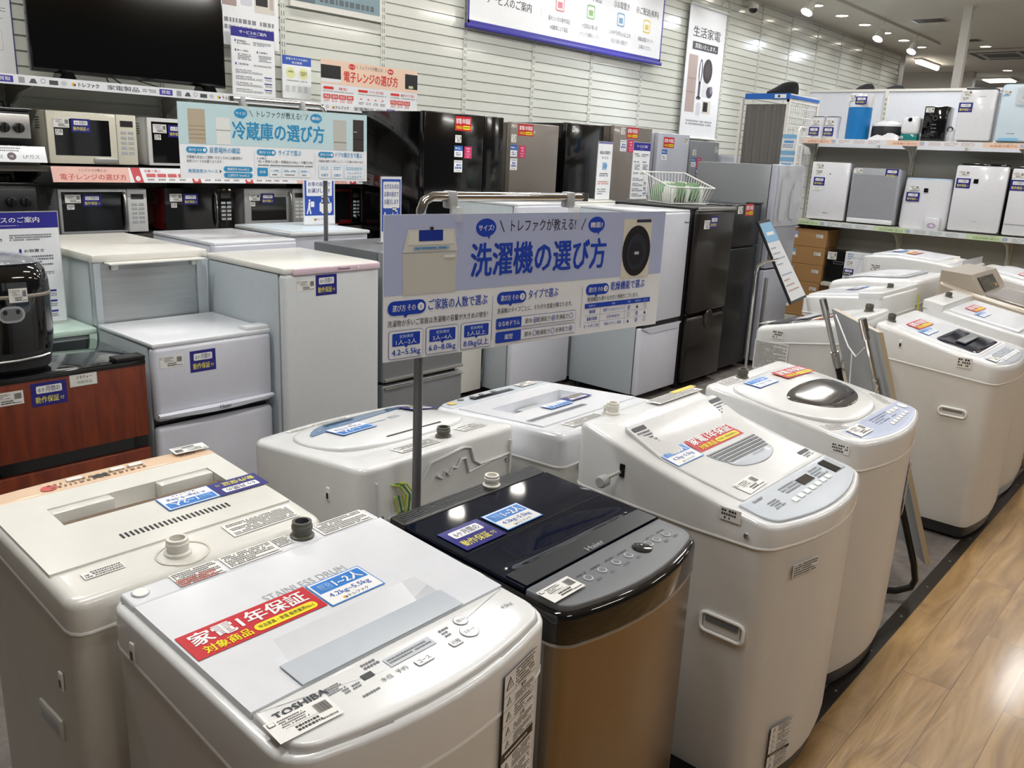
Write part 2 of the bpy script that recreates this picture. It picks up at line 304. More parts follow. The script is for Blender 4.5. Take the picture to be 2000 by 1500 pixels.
# ceiling fittings
def fitting(x, y, lab, first=None):
    t = thing('ceiling_light', lab, 'ceiling light', (x, y, CEIL))
    b = B('lamp_body'); b.box(x - .63, x + .63, y - .15, y + .15, CEIL - .05, CEIL); b.make('housing', t)
    for dy in (-.07, 0, .07): b = B('lamp_glow'); b.tube([(x - .6, y + dy, CEIL - .06), (x + .6, y + dy, CEIL - .06)], .012, 8); b.make('tube', t)
for i, (x, y) in enumerate(LAMPS):
    t = fitting(x, y, 'three tube fluorescent ceiling light over the sales floor, outside the photo'); 
for o in COL.objects:
    if o.name.startswith('ceiling_light'): o['group'] = 'fluorescent ceiling lights over the sales floor'
t = thing('ceiling_light', 'white fluorescent bar light on the ceiling past the end of the slatted wall', 'ceiling light', (17.6, 5.35, CEIL))
b = B('lamp_body'); b.box(16.98, 18.22, 5.29, 5.41, CEIL - .03, CEIL); b.make('housing', t); b = B('lamp_glow'); b.tube([(17.0, 5.35, CEIL - .06), (18.2, 5.35, CEIL - .06)], .04, 8); b.make('tube', t)
t = thing('ceiling_light', 'bright bar light far back over the passage at the right edge', 'ceiling light', (21.0, 4.9, CEIL))
b = B('lamp_body'); b.box(20.7, 21.4, 4.6, 5.2, CEIL - .03, CEIL); b.make('housing', t); b = B('lamp_glow'); b.box(20.75, 21.35, 4.65, 5.15, CEIL - .05, CEIL - .03); b.make('tube', t)
for x, y, e in ((17.6, 5.3, 40), (21.0, 4.9, 60)):
    L = bpy.data.lights.new('tube_light', 'AREA'); L.shape = 'RECTANGLE'; L.size = 1.1; L.size_y = .12; L.energy = e; lo = bpy.data.objects.new('tube_light', L); COL.objects.link(lo); lo.location = (x, y, CEIL - .11)
def downlight(x, y, lab, grp=None):
    t = thing('downlight', lab, 'downlight', (x, y, CEIL), grp)
    b = B('lamp_body'); b.lathe([(.085, -.012), (.09, 0), (.075, -.001), (.072, -.006)], (x, y, CEIL), 20, False); b.make('trim_ring', t)
    b = B('lamp_glow'); b.lathe([(.074, -.008), (.05, -.007), (.01, -.006)], (x, y, CEIL), 20); b.make('lens', t)
    if True:
        L = bpy.data.lights.new('downlight_beam', 'SPOT'); L.energy = 21; L.spot_size = 2.5; L.spot_blend = .7; L.shadow_soft_size = .07; L.color = (1, .98, .94); lo = bpy.data.objects.new('downlight_beam', L); COL.objects.link(lo); lo.location = (x, y, CEIL - .03)
for i, n in enumerate(('nearest', 'second', 'third', 'fourth', 'fifth', 'sixth')): downlight(11.23 + .86 * i, 4.87, '%s round downlight from the left in the row along the slatted wall' % n, 'downlights along the slatted wall')
for i, n in enumerate((10.36, 9.5, 8.64, 7.78, 6.92, 6.06, 5.2, 4.34, 3.48, 2.62, 1.76, .9)): downlight(n, 4.87, 'added round downlight above the slatted wall, outside the photo', 'downlights beyond the top of the photo')  # row carried on out of view, added to brighten the left wall
downlight(15.78, 3.96, 'round downlight right of the grey pillar, near the air conditioner'); downlight(19.38, 4.4, 'round downlight far back at the right edge of the ceiling')
b = B('lamp_body'); b.box(6, 15.2, 4.48, 4.52, CEIL - .03, CEIL); solo(b, 'lighting_track', 'long grey lighting track on the ceiling carrying the spotlights', 'lighting track', (10.5, 4.5, CEIL))
for x, lab in ((7.9, 'white track spotlight outside the photo above the banner'), (10.19, 'white track spotlight nearest to the vertical banner'), (12.57, 'white track spotlight, middle one of the three'), (14.02, 'white track spotlight farthest from the vertical banner')):
    t = thing('spotlight', lab, 'spotlight', (x, 4.5, CEIL), 'track spotlights')
    b = B('lamp_body'); b.box(x - .03, x + .03, 4.47, 4.53, CEIL - .06, CEIL - .03); b.tube([(x, 4.5, CEIL - .05), (x, 4.5, CEIL - .17)], .008); b.make('arm', t)
    T = frame((x, 4.5, CEIL - .2), (0, 1, .2), Vector((0, 1, .2)).cross(Vector((.5, -.2, .84))) * -1); b = B('lamp_body', T @ Matrix.Rotation(PI, 4, 'X')); b.lathe([(.03, -.07), (.05, -.05), (.06, .06), (.07, .075)], n=18); b.make('housing', t)
    b = B('spot_glow', T @ Matrix.Rotation(PI, 4, 'X')); b.lathe([(.066, .076), (.03, .08)], n=18); b.make('lens', t)
    L = bpy.data.lights.new('spot_beam', 'SPOT'); L.energy = 45; L.spot_size = 1.7; L.spot_blend = .6; L.shadow_soft_size = .06; L.color = (.9, .95, 1); lo = bpy.data.objects.new('spot_beam', L); COL.objects.link(lo); lo.location = (x - .055, 4.52, CEIL - .3); lo.rotation_euler = (.22, .5, 0)
for x, y, w, d, lab in ((12.93, 3.99, .16, .42, 'dark square ceiling vent left of the grey pillar'), (15.0, 4.0, .14, .3, 'dim round ceiling outlet behind the grey pillar')):
    b = B('lamp_body'); b.box(x - w, x + w, y - d / 2, y + d / 2, CEIL - .01, CEIL); b.m('vent_dark')
    for i in range(5): b.box(x - w * .9 + i * w * .37, x - w * .9 + i * w * .37 + w * .24, y - d * .45, y + d * .45, CEIL - .014, CEIL - .009)
    solo(b, 'ceiling_vent', lab, 'vent', (x, y, CEIL))
t = thing('air_conditioner', 'beige ceiling air conditioner cassette right of the grey pillar', 'air conditioner', (16.6, 3.9, CEIL))
b = B('far_wall'); b.rbox(16.1, 17.2, 3.45, 4.35, CEIL - .05, CEIL, .02); b.make('panel', t); b = B('vent_dark')
for a in ((16.2, 17.1, 3.5, 3.56), (16.2, 17.1, 4.24, 4.3), (16.15, 16.2, 3.6, 4.2), (17.1, 17.15, 3.6, 4.2)): b.box(*a, CEIL - .056, CEIL - .045)
b.make('air_slots', t); b = B('mid_grey')
for i in range(9): b.box(16.4 + .06 * i, 16.43 + .06 * i, 3.65, 4.15, CEIL - .054, CEIL - .048)
b.make('intake_grille', t)
t = thing('security_camera', 'small white dome security camera high on the slatted wall', 'camera', (10.33, 5.36, 3.47))
b = B('lamp_body'); b.box(10.27, 10.39, 5.28, 5.4, 3.49, 3.53); b.lathe([(.06, .0), (.065, .03), (.06, .05)], (10.33, 5.28, 3.45), 16); b.make('bracket', t); b = B('black_gloss'); b.lathe([(.01, -.05), (.035, -.04), (.05, -.02), (.053, 0)], (10.33, 5.28, 3.45), 16); b.make('dome', t)
# ------------------------------------------------------------------ washing machines
def pw(xs, zs):
    def f(x, y):
        if y <= xs[0]: return zs[0]
        for i in range(len(xs) - 1):
            if y <= xs[i + 1]:
                t = (y - xs[i]) / (xs[i + 1] - xs[i]); return zs[i] + (zs[i + 1] - zs[i]) * t
        return zs[-1]
    return f
def outline(x0, x1, yf, yb, r, bow, rb=None, nf=9):
    d = abs(yb - yf); s = 1 if yb > yf else -1; W = x1 - x0; xc = (x0 + x1) / 2; rb = rb or r; p = []; th = 0
    for _ in range(12): px = W / 2 - r + r * math.sin(th); th = math.atan(8 * bow * px / W ** 2)
    ey = bow * (2 * px / W) ** 2 + r * math.cos(th); t0 = math.degrees(th) - 90
    for i in range(nf):
        x = -px + 2 * px * i / (nf - 1); p.append((xc + x, bow * (2 * x / W) ** 2))
    for k in (.2, .4, .6, .8, 1): a = math.radians(t0 * (1 - k)); p.append((x1 - r + r * math.cos(a), ey + r * math.sin(a)))
    for k in (.33, .66): p.append((x1, ey + (d - rb - ey) * k))
    for a in (0, 30, 60, 90): p.append((x1 - rb + rb * math.cos(math.radians(a)), d - rb + rb * math.sin(math.radians(a))))
    for k in (.75, .5, .25): p.append((x0 + rb + (W - 2 * rb) * k, d))
    for a in (90, 120, 150, 180): p.append((x0 + rb + rb * math.cos(math.radians(a)), d - rb + rb * math.sin(math.radians(a))))
    for k in (.66, .33): p.append((x0, ey + (d - rb - ey) * k))
    for k in (0, .2, .4, .6, .8): a = math.radians(180 + (t0 + 90 and 0) + (-t0) * k); p.append((x0 + r + r * math.cos(a), ey + r * math.sin(a)))
    q = [(x, yf + s * e) for x, e in p]
    return q if s > 0 else q[::-1]
def inset(ol, d):
    n = len(ol); o = []
    for i in range(n):
        a = Vector(ol[i - 1]); b = Vector(ol[(i + 1) % n]); t = b - a
        if t.length < 1e-9: o.append(ol[i]); continue
        t.normalize(); o.append((ol[i][0] - t.y * d, ol[i][1] + t.x * d))
    return o
def shell(b, ol, zlo, h, r=.008, steps=(.85, .68, .5, .32, .15, .03), dz=0, hc=None):
    zl = zlo if callable(zlo) else (lambda x, y: zlo)
    R = [[(x, y, zl(x, y)) for x, y in ol], [(x, y, h(x, y) + dz - r) for x, y in ol]]
    for a in (30, 60, 90):
        q = inset(ol, r * (1 - math.cos(math.radians(a)))); R.append([(x, y, h(x, y) + dz - r + r * math.sin(math.radians(a))) for x, y in q])
    cx = sum(p[0] for p in ol) / len(ol); cy = sum(p[1] for p in ol) / len(ol)
    for s in steps:
        k = [(cx + (x - cx) * s, cy + (y - cy) * s) for x, y in q]; R.append([(x, y, (hc or h)(x, y) + dz) for x, y in k])
    return b.loft(R, cap0=False)
def hgrid(b, xs, ys, f, skirt=.012):
    nx, ny = len(xs), len(ys); b.add([(x, y, f(x, y)) for y in ys for x in xs], [(j * nx + i, j * nx + i + 1, (j + 1) * nx + i + 1, (j + 1) * nx + i) for j in range(ny - 1) for i in range(nx - 1)])
    rim = [(i, 0) for i in range(nx)] + [(nx - 1, j) for j in range(1, ny)] + [(i, ny - 1) for i in range(nx - 2, -1, -1)] + [(0, j) for j in range(ny - 2, 0, -1)]
    top = [(xs[i], ys[j], f(xs[i], ys[j])) for i, j in rim]; n = len(top)
    return b.add([(x, y, z - skirt) for x, y, z in top] + top, [(k, (k + 1) % n, n + (k + 1) % n, n + k) for k in range(n)])
def topT(h, x, y, a=0, off=.0012):
    e = .01; gx = (h(x + e, y) - h(x - e, y)) / (2 * e); gy = (h(x, y + e) - h(x, y - e)) / (2 * e); c, s = math.cos(a), math.sin(a)
    return frame((x, y, h(x, y) + off), (c, s, gx * c + gy * s), (-s, c, -gx * s + gy * c))
def smooth(P, m=4):
    n = len(P); o = []
    for i in range(n):
        a, b, c, d = (Vector(P[(i + k) % n]) for k in (-1, 0, 1, 2))
        for k in range(m): t = k / m; q = .5 * ((2 * b) + (c - a) * t + (2 * a - 5 * b + 4 * c - d) * t * t + (3 * b - a - 3 * c + d) * t ** 3); o.append((q.x, q.y))
    return o
def ell_pts(cx, cy, rx, ry, n=28, p=2.0):
    o = []
    for k in range(n):
        a = 2 * PI * k / n; c, s = math.cos(a), math.sin(a); o.append((cx + rx * math.copysign(abs(c) ** (2 / p), c), cy + ry * math.copysign(abs(s) ** (2 / p), s)))
    return o
def nozzle(t, x, y, z, m='nozzle_olive', r=.016, hgt=.03, inner=None):
    b = B(m); b.lathe([(r * 1.25, -.004), (r * 1.25, .004), (r, .006), (r, hgt * .5), (r * 1.08, hgt * .55), (r * 1.08, hgt * .75), (r, hgt * .8), (r, hgt), (r * .72, hgt), (r * .72, hgt * .4)], (x, y, z), 20)
    o = b.make('water_inlet', t)
    if inner:
        q = B(inner); q.lathe([(r * .7, hgt * .5), (r * .7, hgt * .62), (r * .1, hgt * .62)], (x, y, z), 16); q.make('inlet_filter', o)
    return o
def recess_handle(t, x, y, z, w=.115, h=.05, m='lip_white'):
    b = B(m); r = .014; pts = []
    for cy, cz, a in ((w / 2 - r, -h / 2 + r, -90), (w / 2 - r, h / 2 - r, 0), (-w / 2 + r, h / 2 - r, 90), (-w / 2 + r, -h / 2 + r, 180)):
        pts += [(x - .002, y + cy + r * math.cos(math.radians(a + k)), z + cz + r * math.sin(math.radians(a + k))) for k in (0, 30, 60, 90)]
    b.tube(pts, .005, 8, True); b.m('body_white'); b.box(x - .002, x + .004, y - w / 2 + .008, y + w / 2 - .008, z - h / 2 + .006, z + h / 2 - .006)
    b.m('mid_grey'); b.box(x - .0045, x - .001, y - w / 2 + .014, y + w / 2 - .014, z + h * .08, z + h / 2 - .008)  # grey strip painted in for the shade inside the uncut grip hollow
    return b.make('grip_recess', t)
def front_T(x0, x1, yf, bow, x, z, off=.002):
    W = x1 - x0; u = x - (x0 + x1) / 2; g = bow * 8 * u / W ** 2
    return frame((x, yf + bow * (2 * u / W) ** 2 - off, z), (1, g, 0), (0, 0, 1))
def machine(label, x0, x1, yf, yb, h, seam, bow=.03, r=.045, mc='body_white', mt='white_plastic', dz=0, edge=.012, foot='dark_grey', lip='lip_white', front=None, group=None, rb=.03, cap=(.85, .68, .5, .32, .15, .03), hc=None):
    t = thing('washing_machine', label, 'washing machine', ((x0 + x1) / 2, (yf + yb) / 2, 0), group)
    ol = outline(x0, x1, yf, yb, r, bow, rb); ins = inset(ol, .0025)
    b = B(foot); b.loft([[(x, y, .018) for x, y in inset(ol, .018)], [(x, y, .075) for x, y in inset(ol, .012)]])
    for fx in (x0 + .07, x1 - .07):
        for fy in (yf + (yb - yf) * .14, yf + (yb - yf) * .88): b.lathe([(.022, 0), (.022, .02)], (fx, fy, 0), 12)
    b.make('base', t)
    b = B(mc); n = len(ins); rg = [[(x, y, .07) for x, y in inset(ol, .008)], [(x, y, .10) for x, y in ins], [(x, y, seam(x, y)) for x, y in ins]]
    b.loft(rg)
    if front:
        b.ms.append(front); k = 0
        for fi in range(2 * n):
            i = fi % n; pa = ins[i]; pb = ins[(i + 1) % n]
            if abs(pa[1] - yf) < r + bow - .004 and abs(pb[1] - yf) < r + bow - .004 and fi >= 0: b.k[fi] = 1
    b.make('cabinet', t)
    b = B(mt); shell(b, ol, seam, h, edge, dz=dz, steps=cap, hc=hc); b.make('top_cover', t)
    b = B(lip); o2 = inset(ol, -.0012); b.loft([[(x, y, seam(x, y) - .003) for x, y in ins], [(x, y, seam(x, y) - .002) for x, y in o2], [(x, y, seam(x, y) + .0015) for x, y in o2], [(x, y, seam(x, y) + .004) for x, y in ol]], False, False); b.make('seam_trim', t)
    return t
def slot(t, x, y, z, m='lip_white'):
    b = B(m); b.rbox(x - .003, x + .002, y - .007, y + .007, z - .018, z + .018, .002); b.m('black_plastic'); b.box(x - .0035, x + .001, y - .004, y + .004, z - .012, z + .003); b.make('screw_cover', t)
def screw(t, x, y, z, s=-1):
    b = B('chrome'); b.T = frame((x, y, z), (0, 1, 0), (0, 0, 1)) if s > 0 else frame((x, y, z), (0, -1, 0), (0, 0, 1)); b.lathe([(.007, 0), (.006, .003), (.003, .005)], n=12); b.make('screw', t)
# --- front white machine with the lavender lid
def h1(x, y): return .85 + .03 * (y - .8) / .485
t = machine('white washing machine in the foreground corner, STAINLESS DRUM printed on its lid', .512, 1.046, .745, 1.285, h1, pw([.8, 1.285], [.742, .80]), .045, .06, dz=-.012, edge=.009, cap=(.93, .92, .5, .05), hc=lambda x, y: h1(x, y) - (.045 if abs(x - .7835) < .236 and .78 < y < 1.26 else 0))
b = B('cool_white'); shell(b, outline(.527, 1.033, 1.2285, 1.279, .006, 0), lambda x, y: h1(x, y) - .02, h1, .005, (.6, .1)); bp = b.make('rear_panel', t)
def rec1(x, y):
    if not (.8 < y < 1.2): return 0
    u = max(0, min(1, (x - .612) / .03, (.933 - x) / .03)); v = 0 if y <= .9462 else max(0, min(1, (1.014 - y) / .06))
    return .026 * u * v
b = B('cool_white'); hgrid(b, [.528, .612, .642, .903, .933, 1.033], [.8935, .946, .9464, .98, 1.014, 1.02, 1.2265], lambda x, y: h1(x, y) - rec1(x, y), .014); lid = b.make('lid', t, ang=15)
b = B('panel_silver'); b.T = topT(h1, .7725, .919, 0, .002); b.box(-.162, .162, -.027, .03, 0, .002); b.make('lid_handle', lid)
b = B('#9b9da6'); b.T = topT(h1, .775, 1.113, 0, .0006); b.text('STAINLESS DRUM', 0, .004, .026, '#a9abb2', 0, w=.165, bold=0); b.make('lid_print', lid, smooth=False)
b = B('white_plastic'); shell(b, outline(.528, 1.032, .757, .892, .05, .038, .004), lambda x, y: h1(x, y) - .02, h1, .006, (.8, .5, .2)); cp = b.make('control_panel', t)
b = B('#8d9196', topT(h1, .7725, .85, 0, .0006))
X = lambda v: v - .7725
Y = lambda v: v - .85
b.text('TOSHIBA', X(.587), Y(.864), .017, '#3d4148', 1, w=.085, bold=2)
b.rect(X(.733), Y(.843), X(.826), Y(.865), '#c3c7cd', 1); b.greek(X(.737), Y(.848), X(.822), Y(.861), 2, '#6f737a', 2, 3)
b.rect(X(.684), Y(.845), X(.704), Y(.857), '#33363b', 1); b.greek(X(.70), Y(.862), X(.728), Y(.878), 2, '#6a6d73', 1, 5); b.greek(X(.646), Y(.838), X(.676), Y(.85), 2, '#6a6d73', 1, 6); b.greek(X(.625), Y(.85), X(.655), Y(.868), 4, '#6a6d73', 1, 7)
b.greek(X(.66), Y(.815), X(.69), Y(.822), 1, '#6a6d73', 1, 8); b.greek(X(.848), Y(.842), X(.868), Y(.866), 3, '#6a6d73', 1, 9); b.text('水位', X(.712), Y(.829), .011, '#55585e', 1, bold=0); b.text('予約', X(.741), Y(.829), .011, '#55585e', 1, bold=0); b.text('4.5kg', X(.99), Y(.842), .012, '#7d8187', 1, bold=0)
b.make('panel_print', cp, smooth=False)
for (px, py, s, rr) in (('切/入', .898, .862, .013), ('スタート', .895, .831, .0165)) if False else ((.898, .862, '切/入', .013), (.888, .832, 'スタート', .0165)):
    b = B('#8b8f95', topT(h1, px, py, 0, .001)); b.ring(0, 0, rr, rr, .001, '#8b8f95', 1); b.ell(0, 0, rr - .001, rr - .001, 'white_print', 1.4); b.text(s, 0, 0, .009, '#55585e', 3, w=rr * 1.35, bold=0); b.make('button', cp, smooth=False)
for (px, py, w, s) in ((.782, .824, .034, 'コース'), (.85, .824, .024, '行程')):
    b = B('#9a9da3', topT(h1, px, py, 0, .001)); b.frm(-w / 2, -.008, w / 2, .008, .004, .0008, '#a2a5ab', 'white_print', 1); b.text(s, 0, 0, .011, '#55585e', 3, w=w * .7, bold=0); b.make('button', cp, smooth=False)
nozzle(t, .868, 1.259, h1(0, 1.26) - .001, r=.0185, hgt=.032, inner='valve_blue')
b = B('lip_white'); b.T = topT(h1, .553, 1.258, 0, .0004); b.lathe([(.0125, 0), (.0125, .0025), (.011, .003)], n=20); b.m('#9b9da6'); b.ring(0, 0, .0145, .0145, .0009, '#9b9da6', 1); b.make('round_cap', t)
for (px, py, w, d) in ((.652, 1.255, .085, .045), (.755, 1.256, .105, .045), (.826, 1.262, .03, .032), (.96, 1.255, .12, .046)): stick('info', t, topT(h1, px, py, 0, .0014), w, d)
b = B('#c9685f', topT(h1, .645, 1.249, 0, .0022)); b.greek(-.035, -.018, .035, .004, 4, '#cf6a60', 1, 4); b.make('red_notice', t, smooth=False)
stick('red', t, topT(h1, .647, 1.072), .23, .071); stick('blue', t, topT(h1, .821, 1.066), .113, .078); stick('price', t, topT(h1, .571, .833, -.05, .003), .098, .045)
slot(t, .512, 1.208, .81)
stick('warn', t, front_T(.512, 1.046, .745, .045, .935, .69), .105, .24)
# --- black glass top machine with a gold front
def h2(x, y): return .80 + .02 * (y - .82) / .49
t = machine('washing machine with dark glass lid and gold front between two white ones', 1.112, 1.612, .77, 1.312, h2, pw([.8, 1.3], [.722, .73]), .045, .05, mc='silver_steel', mt='black_gloss', front='gold_steel', lip='silver_steel', dz=-.01, edge=.012, cap=(.93, .92, .5, .05), hc=lambda x, y: h2(x, y) - (.03 if abs(x - 1.3685) < .235 and .80 < y < 1.28 else 0))
b = B('black_satin'); shell(b, outline(1.125, 1.606, 1.256, 1.308, .008, 0), lambda x, y: h2(x, y) - .02, h2, .005, (.6, .1), dz=.002); bp = b.make('rear_panel', t)
b = B('#4c5058', topT(h2, 1.38, 1.282, 0, .0026)); b.greek(-.235, -.02, .03, .02, 5, '#3c4149', 1, 4, fill=.4); b.make('panel_print', bp, smooth=False)
b = B('#4c5058', topT(h2, 1.38, 1.282, 0, .0026)); b.greek(.09, -.02, .215, .02, 5, '#3c4149', 1, 6, fill=.4); b.make('panel_print', bp, smooth=False)
def rec2(x, y):
    v = max(0, min(1, (y - .972) / .02)) * max(0, min(1, (1.07 - y) / .07)); u = max(0, 1 - (abs(x - 1.37) / .215) ** 3); return .009 * v * u
ys = [.918, .972, .98, .985, .99, 1.0, 1.01, 1.02, 1.03, 1.04, 1.05, 1.06, 1.07, 1.078, 1.15, 1.253]; xs = [1.128 + (1.605 - 1.128) * i / 16 for i in range(17)]
b = B('navy_glass'); hgrid(b, xs, ys, lambda x, y: h2(x, y) - rec2(x, y), .014); lid = b.make('lid', t, ang=25)
b = B('dark_grey', topT(h2, 1.37, .9445, 0, .0006)); b.box(-.235, .228, -.0265, .0265, 0, .002); lh = b.make('lid_handle', lid)
b = B('#b9babc', topT(h2, 1.37, .929, 0, .003)); b.text('Haier', 0, 0, .022, '#a9adb2', 1, w=.058, bold=1); b.make('brand_lettering', lh, smooth=False)
b = B('#17191d', topT(h2, 1.37, 1.079, 0, .0006)); b.line(-.24, 0, .232, 0, .0012, '#14161a', 1); b.make('fold_line', lid, smooth=False)
b = B('mid_grey'); shell(b, outline(1.127, 1.598, .782, .914, .045, .04, .004), lambda x, y: h2(x, y) - .02, h2, .004, (.8, .5, .2), dz=.001); cp = b.make('control_panel', t)
b = B('#2c2e31', topT(h2, 1.37, .855, 0, .0024))
for i, x in enumerate((1.251, 1.298, 1.347, 1.392, 1.50, 1.54)): b.greek(x - 1.37 - .016, .014, x - 1.37 + .016, .024, 1, '#3a3c40', 1, i + 2, fill=.4); b.text(('予約', '洗い', 'すすぎ', '脱水', '', '')[i] or '電源', x - 1.37 + .012, -.016, .008, '#2a2c2f', 1, bold=0)
b.make('panel_print', cp, smooth=False)
for x in (1.251, 1.298, 1.347, 1.392, 1.47, 1.50, 1.54):
    b = B('light_grey', topT(h2, x, .857, 0, .0012)); b.lathe([(.0105, 0), (.0105, .0012), (.009, .002)], n=16); b.m('mid_grey'); b.lathe([(.0075, .0021), (.0075, .0024)], n=14); b.make('button', cp)
b = B('black_gloss', topT(h2, 1.443, .857, 0, .0014)); b.lathe([(.022, 0), (.022, .0015), (.02, .002)], n=24); b.make('display', cp)
nozzle(t, 1.432, 1.285, h2(0, 1.285), 'nozzle_white', .0175, .028)
stick('m6', t, topT(h2, 1.208, 1.134, 0, .002), .12, .09); stick('blue', t, topT(h2, 1.341, 1.137, 0, .002), .12, .083); stick('price', t, topT(h2, 1.17, .862, .0, .006), .095, .046)
# --- white washer dryer with the S shaped side
h3 = pw([.68, .72, .75, .8, .88, .97, 1.05, 1.10, 1.14, 1.17, 1.20, 1.275], [.793, .797, .803, .812, .824, .839, .856, .876, .898, .912, .919, .915])
t = machine('tall white washing machine with wavy side and striped lid window, grip slot on its side', 1.765, 2.338, .655, 1.283, h3, pw([.7, .8, 1.0, 1.28], [.735, .728, .728, .74]), .06, .055, dz=-.004, edge=.012, cap=[.95 - .05 * i for i in range(19)])
b = B('white_plastic'); shell(b, outline(1.822, 2.31, .812, 1.172, .012, 0), lambda x, y: h3(x, y) - .012, h3, .004, [.95 - .07 * i for i in range(13)], dz=.002); lid = b.make('lid', t)
pts = [(1.962 + .26 * i / 6, .99) for i in range(7)] + [(2.222 - .13 + .13 * math.cos(a), .99 + .115 * math.sin(a)) for a in [-PI * k / 16 for k in range(17)]][0:0]
pts = [(2.235, .995)] + [(1.962, .995)] + [(2.0985 - .1365 * math.cos(a), .995 - .105 * math.sin(a)) for a in [PI * k / 14 for k in range(1, 14)]]
b = B('silver_stripe'); pl = pts[:]; shell(b, pl, lambda x, y: h3(x, y) - .004, h3, .0015, (.7, .4, .1), dz=.0045); win = b.make('lid_window', lid)
for i in range(9):
    y = .988 - .0065 * i; hw = .1365 * math.sqrt(max(0, 1 - ((.995 - y) / .105) ** 2)) * .97; b = B('light_grey' if i % 2 else 'mid_grey', topT(h3, 2.0985, y, 0, .005)); b.box(-hw, hw, -.002, .002, 0, .0012); b.make('stripe', win)
b = B('panel_silver'); q = [p for p in pts if p[1] < .945]; shell(b, [(2.0985 - .118 * math.cos(a), .938 - .047 * math.sin(a)) for a in [PI * k / 12 for k in range(13)]], lambda x, y: h3(x, y) - .004, h3, .001, (.6, .2), dz=.0052); b.make('lid_handle', lid)
b = B('#7a7f86', topT(h3, 2.13, .925, 0, .0065)); b.text('WASH & DRY', 0, 0, .01, '#7a7f86', 1, w=.07, bold=0); b.make('lid_print', lid, smooth=False)
b = B('panel_silver'); shell(b, outline(1.79, 2.315, .672, .811, .05, .05, .004), lambda x, y: h3(x, y) - .012, h3, .004, [.9 - .1 * i for i in range(9)], dz=.0025); cp = b.make('control_panel', t)
b = B('#6b7078', topT(h3, 2.06, .762, 0, .0035)); b.text('SHARP', -.205, .03, .012, '#4d5259', 1, w=.05, bold=1)
b.greek(-.2, -.022, -.15, .01, 4, '#6b7078', 1, 3); b.greek(-.1, .0, .0, .03, 3, '#7b8088', 1, 5); b.greek(.08, -.01, .15, .03, 4, '#7b8088', 1, 7)
b.make('panel_print', cp, smooth=False)
b = B('smoke_window', topT(h3, 2.092, .772, 0, .0035)); b.box(-.034, .034, -.013, .014, 0, .0012); b.make('display', cp)
for i in range(7): b = B('lip_white', topT(h3, 1.955 + .037 * i, .738 + .001 * i, 0, .0035)); b.rbox(-.012, .012, -.008, .008, -.001, .0022, .0015, 1); b.make('button', cp)
b = B('black_gloss', topT(h3, 2.245, .765, 0, .0035)); b.box(-.018, .018, -.024, .03, 0, .002); b.m('silver_stripe'); b.box(.02, .045, -.024, .03, 0, .002); b.make('power_buttons', cp)
b = B('#3a3d42', topT(h3, 1.862, 1.125, 0, .003)); b.rect(-.03, .02, .03, .034, '#33363a', 1); b.greek(-.028, -.035, .03, .016, 5, '#5a5d62', 1, 3); b.make('lid_print', lid, smooth=False)
b = B('#3a3d42', topT(h3, 2.28, 1.125, 0, .003)); b.rect(-.03, .02, .03, .034, '#33363a', 1); b.greek(-.03, -.035, .03, .016, 5, '#5a5d62', 1, 5); b.make('lid_print', lid, smooth=False)
b = B('#3a3d42', topT(h3, 2.27, .845, 0, .003)); b.rect(-.028, .004, .028, .017, '#33363a', 1); b.greek(-.028, -.016, .02, .001, 2, '#6a6d72', 1, 5); b.make('lid_print', lid, smooth=False)
stick('info', t, topT(h3, 2.19, 1.236, 0, .002), .25, .05)
b = B('#e4cf52', topT(h3, 2.27, 1.254, 0, .003)); b.rect(-.065, -.009, .065, .012, '#e4cf52', 1); b.make('yellow_notice', t, smooth=False)
nozzle(t, 1.90, 1.262, h3(0, 1.26) - .002, 'nozzle_white', .016, .032)
stick('red', t, topT(h3, 2.088, 1.045, 0, .004), .248, .068); stick('blue', t, topT(h3, 1.891, 1.037, 0, .004), .13, .078); stick('price', t, topT(h3, 1.918, .845, .05, .004), .105, .05)
recess_handle(t, 1.765, .803, .499); screw(t, 1.764, .77, .757); stick('qr', t, WEST(1.7625, .815, .795), .055, .032)
b = B('black_plastic'); b.box(1.762, 1.767, 1.12, 1.135, .80, .835); b.m('light_grey'); b.T = frame((1.745, 1.165, .785), (0, -.8, .6), (0, .6, .8)); b.lathe([(.017, 0), (.017, .022), (.013, .026)], n=16); b.T = ID; b.m('#c8c6c0'); b.tube([(1.76, 1.13, .815), (1.745, 1.15, .80), (1.74, 1.17, .785)], .005); b.make('drain_hook', t)
stick('info', t, front_T(1.765, 2.338, .655, .06, 1.90, .665), .1, .035); stick('warn', t, front_T(1.765, 2.338, .655, .06, 1.90, .16), .09, .13)
# --- white machine with the big oval lid and smoked window
h4 = pw([.70, .76, .85, 1.0, 1.15, 1.26], [.832, .842, .856, .880, .899, .909])
t = machine('white washing machine with oval lid, smoked window and lilac control panel', 2.405, 2.968, .70, 1.26, h4, pw([.7, 1.26], [.752, .78]), .05, .06, edge=.014, foot='dark_grey')
lp = [(2.44, 1.165), (2.42, 1.10), (2.415, 1.02), (2.43, .95), (2.46, .89), (2.51, .85), (2.58, .83), (2.665, .824), (2.75, .83), (2.815, .85), (2.865, .89), (2.895, .95), (2.91, 1.02), (2.905, 1.10), (2.885, 1.165), (2.84, 1.19), (2.75, 1.197), (2.66, 1.198), (2.57, 1.197), (2.49, 1.19)]
h4l = lambda x, y: h4(x, y) + .016 * max(0, 1 - ((x - 2.665) / .26) ** 4) * max(0, 1 - ((y - 1.02) / .2) ** 4)
b = B('white_plastic'); shell(b, smooth(lp), lambda x, y: h4(x, y) - .01, h4l, .005, [.95 - .07 * i for i in range(13)], dz=.003); lid = b.make('lid', t)
